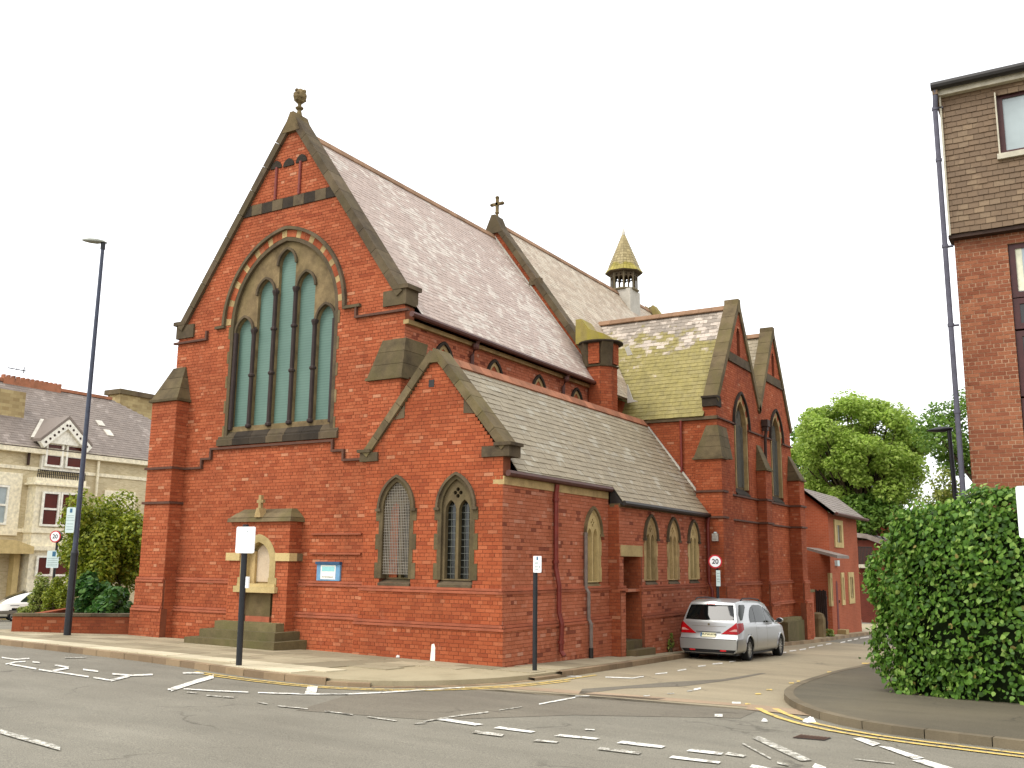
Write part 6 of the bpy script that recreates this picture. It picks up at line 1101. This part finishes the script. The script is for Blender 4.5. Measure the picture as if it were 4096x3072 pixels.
c = place((126, 1296), 1.6); bush('shrub', 'rounded clipped shrub left of the lamp post', 'shrub', (c[0], 1.6, c[2]), (0.50, 0.45, 0.62), 16, 6000, 0.06, 'leaf_bush', 'shrubs in the garden bed', seed=4)
c = place((252, 1300), 0.9); bush('shrub', 'dark glossy laurel spilling over the garden wall beside the church', 'shrub', (c[0], 0.8, c[2]), (0.85, 0.55, 0.60), 16, 2600, 0.15, 'leaf_laurel', 'shrubs in the garden bed', seed=5, heart=True)
c = place((188, 1290), 1.3); bush('shrub', 'leafy dark shrub right behind the lamp post', 'shrub', (c[0], 1.3, c[2]), (0.65, 0.5, 0.68), 14, 2400, 0.13, 'leaf_laurel', 'shrubs in the garden bed', seed=6, heart=True)
c = place((88, 1285), 2.2); bush('shrub', 'loose yellow-green shrub at the far left end of the garden wall', 'shrub', (c[0], 2.2, c[2]), (0.38, 0.4, 0.72), 14, 2400, 0.08, 'leaf_pale', 'shrubs in the garden bed', seed=7)
c = place((74, 1322), 1.2); bush('shrub', 'low pale trailing plant above the left end of the wall', 'shrub', (c[0], 1.0, c[2]), (0.36, 0.35, 0.22), 8, 1200, 0.06, 'leaf_pale', 'shrubs in the garden bed', seed=8)
# ------------------------------------------------------------------ hedge by the flats
HG = thing('hedge', 'dense broad-leaved green hedge on the corner before the flats', 'hedge', (10.5, 2.0, gz(10.5, 2)))
hc_, hr, zb_ = np.array((11.42, 2.15)), np.array((4.55, 1.22)), gz(9, 2)
def hedge_point(n):
    # a rounded end-box: superellipse plan, bulging, domed top
    a = nrg.uniform(math.pi*0.55, math.pi*1.75, n); e = 0.45; cx_ = np.sign(np.cos(a))*np.abs(np.cos(a))**e; sy_ = np.sign(np.sin(a))*np.abs(np.sin(a))**e
    t = nrg.random(n)**0.8; top = nrg.random(n) < 0.22; H = 3.28
    z = np.where(top, H, 0.05+t*(H-0.1)); k = np.where(top, np.sqrt(nrg.random(n)), 1.0)
    prof = np.interp(z/H, [0, 0.12, 0.3, 0.55, 0.8, 0.92, 1.0], [0.955, 0.985, 1.0, 1.0, 0.955, 0.90, 0.80]); k = k*prof
    lump = 1+0.035*np.sin(a*9+z*2.1)+0.03*np.sin(z*5+a*5)
    x = hc_[0]+hr[0]*cx_*k*lump; y = hc_[1]+hr[1]*sy_*k*lump+np.where(cx_ < -0.8, 0.0, 0.0)
    zz = zb_+z+np.where(top, 0.10*np.sin(x*3)+0.08*np.sin(x*7+y*3)-0.55*np.maximum(0, (8.1-x))**1.3*0.6, 0.0)
    ok = ~((~top) & (zz > zb_+H-0.55*np.maximum(0, (8.1-x))**1.3*0.6))
    n_ = np.stack([cx_*0.9, sy_*0.9, np.where(top, 1.6, 0.35)], 1); return np.stack([x, y, zz], 1)[ok], n_[ok]
Ph, Nh = hedge_point(27000); Ph = Ph+nrg.normal(0, 0.055, Ph.shape)
hole_ = (np.hypot(Ph[:, 0]-7.75, (Ph[:, 2]-zb_-1.05)*1.3) < 0.33) & (Ph[:, 1] < 1.4); keep = ~(hole_ & (nrg.random(len(Ph)) < 0.8)); Ph, Nh = Ph[keep], Nh[keep]
pp = (Ph-CAMP)@CM.T; vis = np.argsort(pp[:, 2]+np.where(Ph[:, 0] > 9.2, 5, 0)+np.where((Nh[:, 1] > 0.2), 9, 0)); idx = np.concatenate([vis[:1500][nrg.permutation(1500)[:300]], ]); rest = np.setdiff1d(np.arange(len(Ph)), idx); order = np.concatenate([idx, rest])
leaves('foliage', Ph[order], Nh[order], 0.086, 'leaf_hedge', HG, 'stuff', True, 0.55, single=300)
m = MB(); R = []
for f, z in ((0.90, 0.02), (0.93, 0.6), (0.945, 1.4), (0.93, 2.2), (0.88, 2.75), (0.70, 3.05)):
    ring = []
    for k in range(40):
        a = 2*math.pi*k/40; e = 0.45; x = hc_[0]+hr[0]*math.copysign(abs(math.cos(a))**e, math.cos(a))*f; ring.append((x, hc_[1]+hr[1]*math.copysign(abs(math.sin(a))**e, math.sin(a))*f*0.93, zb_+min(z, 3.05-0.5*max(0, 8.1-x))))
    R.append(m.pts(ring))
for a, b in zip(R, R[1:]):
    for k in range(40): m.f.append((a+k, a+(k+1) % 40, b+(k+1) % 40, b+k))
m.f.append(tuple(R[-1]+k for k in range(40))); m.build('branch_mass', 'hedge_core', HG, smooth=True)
# ------------------------------------------------------------------ trees beyond
def tree(name, label, base, trunk_h, c, r, nsub, nleaf, size, mat, seed, sub=0.32, flat_=0.75):
    g = np.random.default_rng(seed); T = thing(name, label, 'tree', base, 'trees beyond the hall'); c = np.array(c, float); r = np.array(r, float); m = MB(); b = np.array(base, float)
    m.tube([b-np.array((0, 0, 0.5)), b+np.array((0.05, 0, trunk_h*0.5)), (c[0], c[1], b[2]+trunk_h)], [0.42, 0.34, 0.28], 8); m.build('trunk', 'bark', T); P = []; N = []; lm = MB()
    for i in range(nsub):
        ph = math.acos(1-2*(i+0.5)/nsub); th2 = i*2.39996+0.4*g.random(); d = np.array((math.sin(ph)*math.cos(th2), math.sin(ph)*math.sin(th2), math.cos(ph))); q = c+d*r*(g.uniform(0.66, 0.88) if i % 4 else g.uniform(0.2, 0.5)); rr = np.array((r[0], r[1], r[2]*flat_))*sub*g.uniform(0.65, 1.15)
        p, n = blob(q, rr, nleaf//nsub, 0.35); P.append(p); N.append(n*0.4+np.array((0, 0, 0.7)))
        st = np.array((c[0], c[1], b[2]+trunk_h)); mid = st+(q-st)*0.5+np.array((0, 0, 0.6)); lm.tube([st-np.array((0, 0, 0.4)), mid, q], [0.14, 0.08, 0.025], 5)
    lm.build('limb', 'bark', T); leaves('crown', np.vstack(P), np.vstack(N), size, mat, T, 'stuff'); return T
Yt = 56.0; lo, hi, lf, rt = at(1865, 1090, Y=Yt), at(1865, 838, Y=Yt), at(1712, 980, Y=Yt), at(2012, 980, Y=Yt)
tree('ash_tree', 'big spreading light green tree rising behind the parish hall', ((lf[0]+rt[0])/2, Yt, gz(0, 56)), 5.0, ((lf[0]+rt[0])/2, Yt, (lo[2]+hi[2])/2-0.6), ((rt[0]-lf[0])/2*1.12, 5.0, (hi[2]-lo[2])/2*1.2), 120, 62000, 0.24, 'leaf_tree', 21, 0.22)
Yt = 44.0; a, b = at(2005, 1060, Y=Yt), at(2160, 850, Y=Yt); tree('ash_tree', 'darker tree between the big tree and the flats, behind the black lamp', (b[0], Yt, gz(0, 44)), 4.0, (b[0]+0.2, Yt, (a[2]+b[2])/2+0.4), ((b[0]-a[0])*1.15, 3.4, (b[2]-a[2])/2*1.15), 44, 24000, 0.22, 'leaf_tree_dark', 22)
Yt = 66.0; a, b = at(1700, 1010, Y=Yt), at(1770, 930, Y=Yt); tree('ash_tree', 'dark green tree showing just above the hall roof beside the church gable', (b[0]-1, Yt, -1.8), 4.0, (b[0]-0.5, Yt, b[2]-2.5), (3.4, 3, 3.6), 18, 7000, 0.32, 'leaf_tree_dark', 23)
Yt = 36.0; a = at(2045, 1050, Y=Yt); bush('sapling', 'pale yellow-green sapling below the black lamp behind the hedge', 'shrub', (a[0], Yt, a[2]-1.2), (1.6, 1.3, 2.2), 14, 4500, 0.18, 'leaf_pale', seed=9)
Yt = 50.0; a = at(1850, 1110, Y=Yt); bush('shrub', 'dark foliage below the big tree above the terrace roof', 'shrub', (a[0]+1.5, 54.0, a[2]+0.2), (5.0, 2, 2.0), 20, 6000, 0.28, 'leaf_tree_dark', seed=10)
c = onground(1812/1.0, 1371); bush('weed_tuft', 'green weed tuft at the foot of the stone block by the gate', 'weed', (0.75, 23.6, gz(0.7, 23.6)+0.15), (0.35, 0.5, 0.22), 6, 400, 0.09, 'leaf_pale', seed=12, stems=2)
c = onground(1453, 1408); bush('weed_tuft', 'small weeds growing up the plinth left of the van', 'weed', (0.46, 7.7, gz(0.46, 7.7)+0.22), (0.07, 0.22, 0.28), 5, 260, 0.06, 'leaf_pale', seed=13, stems=2)
for i, (y, w) in enumerate(((3.1, 0.25), (4.3, 0.3), (9.0, 0.6))): pass

# ------------------------------------------------------------------ vehicles
class Car:
    """body drawn as rings along its length; panels and glass are laid on the same surface"""
    def __init__(s, st, rear, bulge=0.05): s.st = np.array(st, float); s.rear = rear; s.bulge = bulge
    def params(s, x): return [np.interp(x, s.xs, s.sp[:, k]) for k in range(1, s.st.shape[1])]
    def prep(s):
        from_x = s.st[:, 0]; n = 90; s.xs = np.linspace(from_x[0], from_x[-1], n); out = [s.xs]
        for k in range(1, s.st.shape[1]):           # smooth interpolation of each measure
            y = s.st[:, k]; d = np.gradient(y, from_x); o = []
            for x in s.xs:
                i = min(max(np.searchsorted(from_x, x)-1, 0), len(y)-2); h = from_x[i+1]-from_x[i]; t = (x-from_x[i])/h; h00, h10, h01, h11 = 2*t**3-3*t*t+1, t**3-2*t*t+t, -2*t**3+3*t*t, t**3-t*t
                m0, m1 = d[i], d[i+1]; s_ = (y[i+1]-y[i])/h
                if s_ == 0: m0 = m1 = 0
                else: m0 = np.clip(m0, min(0, 3*s_), max(0, 3*s_)); m1 = np.clip(m1, min(0, 3*s_), max(0, 3*s_))
                o.append(h00*y[i]+h10*h*m0+h01*y[i+1]+h11*h*m1)
            out.append(np.array(o))
        s.sp = np.stack(out, 1)
    def ring(s, x, n=40):
        zb, wl, wb, zbelt, wr, zt = s.params(x); c = [(wl*0.80, zb), (wl*0.96, zb+0.05), (wl, zb+0.20), (wl*1.005, (zb+zbelt)/2), (wb*1.0, zbelt-0.04), (wb*0.975, zbelt+0.03), (wb*0.42+wr*0.58, zbelt+(zt-zbelt)*0.55), (wr*1.0, zt-(zt-zbelt)*0.10), (wr*0.90, zt-(zt-zbelt)*0.03), (wr*0.55, zt+0.005), (0.0, zt+0.02)]
        c = np.array(c); t = np.linspace(0, len(c)-1, n); P = []
        for q in t:
            i = min(int(q), len(c)-2); f = q-i; p0, p1, p2, p3 = c[max(i-1, 0)], c[i], c[i+1], c[min(i+2, len(c)-1)]
            P.append(0.5*((2*p1)+(-p0+p2)*f+(2*p0-5*p1+4*p2-p3)*f*f+(-p0+3*p1-3*p2+p3)*f**3))
        return np.array(P)
    def xo(s, x, z): f = max(0.0, 1-(x-s.xs[0])/1.1)**1.2; return x+f*np.interp(z, s.rear[0], s.rear[1])
    def side(s, x, z, off=0.0):
        xx = x
        for _ in range(5): xx = x-(s.xo(xx, z)-xx)
        xx = max(xx, s.xs[0]); R = s.ring(xx); k = np.argmax(R[:, 1] > R[2, 1]); y = np.interp(z, R[2:, 1], R[2:, 0]); return np.array((x, -(y+off), z))
    def back(s, t, z, off=0.0):
        R = s.ring(s.xs[0]); w = np.interp(z, R[2:, 1], R[2:, 0]); return np.array((s.xo(s.xs[0], z)-s.bulge*(1-t*t)-off, -t*w, z))
    def body(s, wheels, wr, nx=100, ns=40):
        m = MB(); X = np.linspace(s.xs[0], s.xs[-1], nx); idx = {}
        G = []
        for x in X: R = s.ring(x, ns); G.append([(s.xo(x, z), y, z) for y, z in R])
        for sg in (-1, 1):
            b = [m.pts([(p[0], sg*p[1], p[2]) for p in row]) for row in G]
            for i in range(nx-1):
                for j in range(ns-1):
                    c = np.mean([G[i][j], G[i+1][j], G[i][j+1], G[i+1][j+1]], 0)
                    if any(math.hypot(c[0]-wx, c[2]-wr) < wr*1.22 and c[2] < wr*2.3 and abs(c[1]) > 0.3 for wx in wheels): continue
                    m.f.append((b[i]+j, b[i+1]+j, b[i+1]+j+1, b[i]+j+1))
        T = np.linspace(-1, 1, 21); R = G[0]; rows = [m.pts([(p[0]-s.bulge*(1-t*t)*(1 if 4 < j < ns-4 else 0.3), -t*p[1], p[2]) for t in T]) for j, p in enumerate(R)]
        for a, b in zip(rows, rows[1:]):
            for k in range(20): m.f.append((a+k, a+k+1, b+k+1, b+k))
        Fp = G[-1]; rows = [m.pts([(p[0]+0.10*(1-t*t), -t*p[1], p[2]) for t in T]) for p in Fp]
        for a, b in zip(rows, rows[1:]):
            for k in range(20): m.f.append((a+k, a+k+1, b+k+1, b+k))
        return m
    def sidepatch(s, x0, x1, lo, hi, off, nx=14, nz=6, both=True):
        m = MB()
        for sg in ((1, -1) if both else (1,)):
            rows = []
            for i in range(nx+1):
                x = x0+(x1-x0)*i/nx; a, b = lo(x), max(hi(x), lo(x)+0.002); rows.append(m.pts([s.side(x, a+(b-a)*j/nz, off)*np.array((1, sg, 1)) for j in range(nz+1)]))
            for a, b in zip(rows, rows[1:]):
                for j in range(nz): m.f.append((a+j, b+j, b+j+1, a+j+1))
        return m
    def backpatch(s, lo, hi, t0, t1, off, nt=14, nz=6):
        m = MB(); rows = []
        for i in range(nt+1):
            t = t0+(t1-t0)*i/nt; a, b = lo(t), max(hi(t), lo(t)+0.002); rows.append(m.pts([s.back(t, a+(b-a)*j/nz, off) for j in range(nz+1)]))
        for a, b in zip(rows, rows[1:]):
            for j in range(nz): m.f.append((a+j, b+j, b+j+1, a+j+1))
        return m
def both(car, args, name, mat, parent):
    for sg in (1, -1): m = car.sidepatch(*args, both=False); m.v = [(x, sg*y, z) for x, y, z in m.v]; m.build(name, mat, parent, smooth=True)
def wheel(root, x, y, r, w, side, spokes=10):
    m = MB(); n = 28; prof = [(r*0.66, -w/2), (r*0.90, -w/2), (r*0.985, -w*0.36), (r, -w*0.2), (r, w*0.2), (r*0.985, w*0.36), (r*0.90, w/2), (r*0.66, w/2)]; rings = [m.pts([(x+q*math.cos(2*math.pi*k/n), y+h, r+q*math.sin(2*math.pi*k/n)) for k in range(n)]) for q, h in prof]
    for a, b in zip(rings, rings[1:]+rings[:1]):
        for k in range(n): m.f.append((a+k, a+(k+1) % n, b+(k+1) % n, b+k))
    wh = bpy.data.objects.new('wheel', None); col.objects.link(wh); wh.parent = root; wh.empty_display_size = 0.1; m.build('tyre', 'tyre', wh, smooth=True)
    m = MB(); yo = y+side*w*0.40; f = Fr((x, yo, r), (1, 0, 0), (0, side, 0))
    P = circ(0, 0, r*0.68, 28); Q = circ(0, 0, r*0.60, 28); m.ring(f, Q+Q[:1], P+P[:1], -0.05, 0.01); m.fprism(f, circ(0, 0, r*0.16, 12), -0.05, 0.012)
    for k in range(spokes):
        a = 2*math.pi*k/spokes; u, v = np.array((math.cos(a), math.sin(a))), np.array((-math.sin(a), math.cos(a))); m.fprism(f, [tuple(u*r*0.12-v*r*0.05), tuple(u*r*0.62-v*r*0.045), tuple(u*r*0.62+v*r*0.045), tuple(u*r*0.12+v*r*0.05)], -0.03, 0.004)
    m.build('rim', 'chrome', wh); m = MB(); m.fprism(f, circ(0, 0, r*0.66, 20), -0.07, -0.06); m.build('brake_disc', 'plastic_black', wh)
# --- silver people carrier
VZ = gz(1.65, 8.8)+ROAD+0.02
VN = thing('people_carrier', 'silver people carrier with dark rear glass parked beside the church wall', 'car', (1.66, 7.28, VZ), None, math.radians(90)); VN.rotation_euler = (math.radians(-0.0), math.radians(1.7), math.radians(90.5))
#        x     zb    wl    wb    belt  wr    top
ST_ = [(0.00, 0.20, 0.735, 0.72, 0.93, 0.585, 1.46), (0.25, 0.20, 0.785, 0.765, 0.935, 0.615, 1.49), (0.7, 0.20, 0.805, 0.785, 0.93, 0.63, 1.525), (1.6, 0.20, 0.81, 0.79, 0.915, 0.64, 1.53), (2.5, 0.20, 0.81, 0.79, 0.90, 0.63, 1.50), (3.0, 0.20, 0.81, 0.79, 0.89, 0.60, 1.42), (3.55, 0.20, 0.805, 0.78, 0.87, 0.58, 1.14), (3.95, 0.20, 0.79, 0.76, 0.83, 0.60, 0.93), (4.35, 0.20, 0.74, 0.70, 0.74, 0.56, 0.82), (4.62, 0.22, 0.62, 0.58, 0.60, 0.46, 0.68)]
V_ = Car(ST_, ([0.2, 0.55, 0.64, 0.95, 1.05, 1.46], [0.0, -0.02, 0.05, 0.09, 0.13, 0.36])); V_.prep()
WR, WX = 0.295, (0.83, 3.72)
V_.body(WX, WR).build('body', 'paint_silver', VN, smooth=True)
V_.backpatch(lambda t: 1.005+0.02*t*t, lambda t: 1.385-0.015*t*t, -0.93, 0.93, 0.008).build('rear_window', 'glass_van', VN, smooth=True)
both(V_, (0.30, 0.86, lambda x: 1.02+max(0, x-0.42)*0.72, lambda x: min(1.40, 1.02+(x-0.20)*1.35) if x < 0.5 else 1.40, 0.006), 'quarter_window', 'glass_vanside', VN)
gh = lambda x: 0.965+0.45*math.sin(math.pi*min(1, max(0, (x-0.98)/2.6))**0.62)**0.75 if 0.98 < x < 3.58 else 0.965
for x0, x1 in ((1.0, 1.42), (1.46, 2.36), (2.42, 3.42)): both(V_, (x0, x1, lambda x: 0.962-0.008*(x-1), lambda x: min(gh(x), 1.40), 0.006), 'side_window', 'glass_vanside', VN)
for sg in (1, -1):
    m = V_.backpatch(lambda t: 0.675, lambda t: 0.675+max(0, (t-0.44))*0.52, 0.44, 1.0, 0.012, 10, 4); m.v = [(x, sg*y, z) for x, y, z in m.v]; o = m.build('tail_light', 'lamp_red', VN, smooth=True)
    m = V_.sidepatch(0.02, 0.40, lambda x: 0.685+max(0, x-0.1)*0.36, lambda x: 0.945+0.03*x, 0.010, 8, 4, False); m.v = [(x, sg*y, z) for x, y, z in m.v]; m.build('lens', 'lamp_red', o, smooth=True)
    m = V_.backpatch(lambda t: 0.745, lambda t: 0.745+max(0, min((t-0.72)*0.32, 0.055)), 0.72, 0.99, 0.016, 6, 2); m.v = [(x, sg*y, z) for x, y, z in m.v]; m.build('reverse_lens', 'lamp_clear', o)
    m = V_.backpatch(lambda t: 0.262, lambda t: 0.295, 0.45, 0.66, 0.045, 4, 1); m.v = [(x, sg*y, z) for x, y, z in m.v]; m.build('reflector', 'reflector_red', VN)
m = V_.backpatch(lambda t: 0.30, lambda t: 0.55, -1.0, 1.0, 0.035, 16, 4); bp = m.build('bumper', 'paint_silver', VN, smooth=True)
both(V_, (-0.02, 0.46, lambda x: 0.30, lambda x: 0.55, 0.018, 8, 4), 'bumper_corner', 'paint_silver', bp)
V_.backpatch(lambda t: 0.545, lambda t: 0.556, -0.98, 0.98, 0.037, 16, 1).build('bumper_gap', 'plastic_black', bp)
V_.backpatch(lambda t: 0.22, lambda t: 0.30, -0.98, 0.98, 0.02, 16, 1).build('valance', 'plastic_black', VN)
V_.backpatch(lambda t: 0.715, lambda t: 0.730, -0.44, 0.44, 0.030, 8, 1).build('plate_recess', 'plastic_black', VN)
V_.backpatch(lambda t: 0.855, lambda t: 0.862, -0.62, 0.62, 0.006, 8, 1).build('tailgate_crease', 'lintel_grey', VN)
m = V_.backpatch(lambda t: 0.60, lambda t: 0.70, -0.27, 0.27, 0.030, 6, 2); pl = m.build('number_plate', 'plate_white', VN); V_.backpatch(lambda t: 0.602, lambda t: 0.698, -0.27, -0.22, 0.032, 1, 1).build('country_band', 'plate_blue', pl)
p = V_.back(0.02, 0.65, 0.036); lettering('registration', '07-CW-6129', 0.072, 'ink', pl, p, (0, -1, 0), (0.05, 0, 1), 0.001)
m = MB(); p = V_.back(0.0, 0.905, 0.008); m.fprism(Fr(p, (0, -1, 0), (-1, 0, 0)), circ(0, 0, 0.028, 10), 0, 0.012); m.build('badge', 'lintel_grey', VN)
m = V_.backpatch(lambda t: 1.395, lambda t: 1.43, -0.95, 0.95, 0.05, 14, 2); m.build('spoiler', 'paint_silver', VN, smooth=True); V_.backpatch(lambda t: 1.39, lambda t: 1.412, -0.2, 0.2, 0.06, 4, 1).build('brake_light', 'lamp_red', VN)
for sg in (-1, 1):
    m = MB(); P = [(0.75, 0), (0.9, 0.045), (1.6, 0.055), (2.3, 0.045), (2.5, 0.0)]; m.tube([(x, sg*0.60, V_.params(x)[5]-0.02+h) for x, h in P], 0.018, 6); m.build('roof_rail', 'plastic_black', VN)
    m = MB(); m.tube([(3.12, sg*0.80, 0.955), (3.10, sg*0.90, 0.98)], 0.025, 6); c = np.array((3.09, sg*0.96, 1.0)); R = [m.pts([c+np.array((d, sg*wd*math.cos(q), hd*math.sin(q))) for q in [2*math.pi*k/10 for k in range(10)]]) for d, wd, hd in ((-0.05, 0.09, 0.06), (0.0, 0.10, 0.075), (0.05, 0.08, 0.055), (0.08, 0.03, 0.02))]
    for a, b in zip(R, R[1:]):
        for k in range(10): m.f.append((a+k, a+(k+1) % 10, b+(k+1) % 10, b+k))
    m.build('door_mirror', 'paint_silver', VN, smooth=True); m = MB(); m.fprism(Fr((3.036, sg*0.96, 1.0), (0, 1, 0), (-1, 0, 0)), circ(0, 0, 0.06, 10), 0, 0.004); m.build('mirror_glass', 'plastic_black', VN)
    for x in WX: wheel(VN, x, sg*0.705, WR, 0.20, sg)
    for x in (1.62, 2.62): m = V_.sidepatch(x, x+0.16, lambda x: 0.80, lambda x: 0.825, 0.02, 2, 1, False); m.v = [(a, -sg*b if sg > 0 else b, c) for a, b, c in m.v]; m.build('door_handle', 'paint_silver', VN)
    for x in (1.44, 2.39): m = V_.sidepatch(x, x+0.012, lambda x: 0.28, lambda x: 0.955, 0.002, 1, 8, False); m.v = [(a, sg*b, c) for a, b, c in m.v]; m.build('door_gap', 'lintel_grey', VN)
    m = V_.sidepatch(1.30, 3.30, lambda x: 0.40, lambda x: 0.425, 0.010, 10, 1, False); m.v = [(a, sg*b, c) for a, b, c in m.v]; m.build('side_moulding', 'paint_silver', VN)
    for x in WX:
        m = MB(); A1 = [(x+WR*1.19*math.cos(q), WR+WR*1.19*math.sin(q)) for q in [math.pi*k/16 for k in range(-1, 18)]]; m.tube([V_.side(px, max(pz, 0.22), 0.004)*np.array((1, -sg if sg > 0 else 1, 1)) for px, pz in A1], 0.022, 6); m.build('wheel_arch', 'paint_silver', VN, smooth=True)
        m = MB(); f = Fr((x, 0, WR), (1, 0, 0), (0, 1, 0)); A2 = [(WR*1.22*math.cos(q), WR*1.22*math.sin(q)) for q in [math.pi*k/12 for k in range(-1, 14)]]; lo_, hi_ = sorted((sg*0.45, sg*0.76)); b = m.pts([f(u, v, lo_) for u, v in A2]+[f(u, v, hi_) for u, v in A2]); k_ = len(A2)
        for i in range(k_-1): m.f.append((b+i, b+i+1, b+k_+i+1, b+k_+i))
        i0 = lo_ if sg > 0 else hi_; m.poly([f(u, v, i0) for u, v in A2]); m.build('arch_liner', 'plastic_black', VN)
m = MB(); m.box(0.1, 4.4, -0.68, 0.68, 0.16, 0.24); m.tube([(0.83, -0.6, 0.24), (0.83, 0.6, 0.24)], 0.05, 6); m.build('underbody', 'plastic_black', VN)
# --- white hatchback on the left street
Yc = 5.0
pc = onground(30, 1340); c0 = CAMP+ray(-20, 1343)*(42.5/1.0); gx, gy = c0[0], c0[1]
WC = thing('hatchback', 'old white and grey hatchback car half hidden behind the garden shrubs', 'car', (gx, gy, gz(gx, gy)+ROAD+0.02), None, math.radians(90)); WC.location.z = c0[2]*K; WC.rotation_euler = (0, 0, math.radians(64))
ST2 = [(0.0, 0.22, 0.70, 0.66, 0.62, 0.50, 0.66), (0.35, 0.22, 0.76, 0.72, 0.76, 0.56, 0.90), (0.9, 0.2, 0.80, 0.76, 0.80, 0.58, 1.16), (1.5, 0.2, 0.82, 0.78, 0.80, 0.60, 1.30), (2.2, 0.2, 0.82, 0.78, 0.79, 0.60, 1.31), (2.7, 0.2, 0.82, 0.78, 0.78, 0.56, 1.16), (3.1, 0.2, 0.82, 0.77, 0.77, 0.62, 0.88), (3.8, 0.2, 0.78, 0.72, 0.70, 0.60, 0.77), (4.2, 0.24, 0.66, 0.62, 0.58, 0.5, 0.64)]
C_ = Car(ST2, ([0.2, 1.4], [0.0, 0.0])); C_.prep(); C_.body((0.85, 3.30), 0.28, 80, 36).build('body', 'paint_carwhite', WC, smooth=True)
both(C_, (0.05, 4.1, lambda x: 0.24, lambda x: 0.50, 0.012, 40, 2), 'lower_panel', 'paint_cargrey', WC)
both(C_, (1.02, 1.42, lambda x: 0.86, lambda x: min(1.20, 0.86+(x-0.98)*0.95), 0.010, 6, 3), 'quarter_window', 'glass_vanside', WC); both(C_, (1.55, 2.75, lambda x: 0.86, lambda x: 1.20 if x < 2.3 else 1.20-(x-2.3)*0.6, 0.010, 8, 3), 'side_window', 'glass_vanside', WC)
m = MB(); m.poly([(0.45, -0.48, 0.965), (1.28, -0.52, 1.275), (1.28, 0.52, 1.275), (0.45, 0.48, 0.965)]); m.v = [(a, b, c+0.055) for a, b, c in m.v]; m.build('rear_window', 'glass_vanside', WC)
both(C_, (0.62, 0.98, lambda x: 0.70, lambda x: 0.725, 0.006, 2, 1), 'vent_strip', 'plastic_black', WC); both(C_, (1.52, 1.68, lambda x: 0.70, lambda x: 0.73, 0.01, 2, 1), 'door_handle', 'plastic_black', WC)
for sg in (-1, 1):
    for x in (0.85, 3.30): wheel(WC, x, sg*0.70, 0.28, 0.17, sg, 8)
m = MB(); m.box(0.15, 4.0, -0.66, 0.66, 0.17, 0.26); m.build('underbody', 'plastic_black', WC)
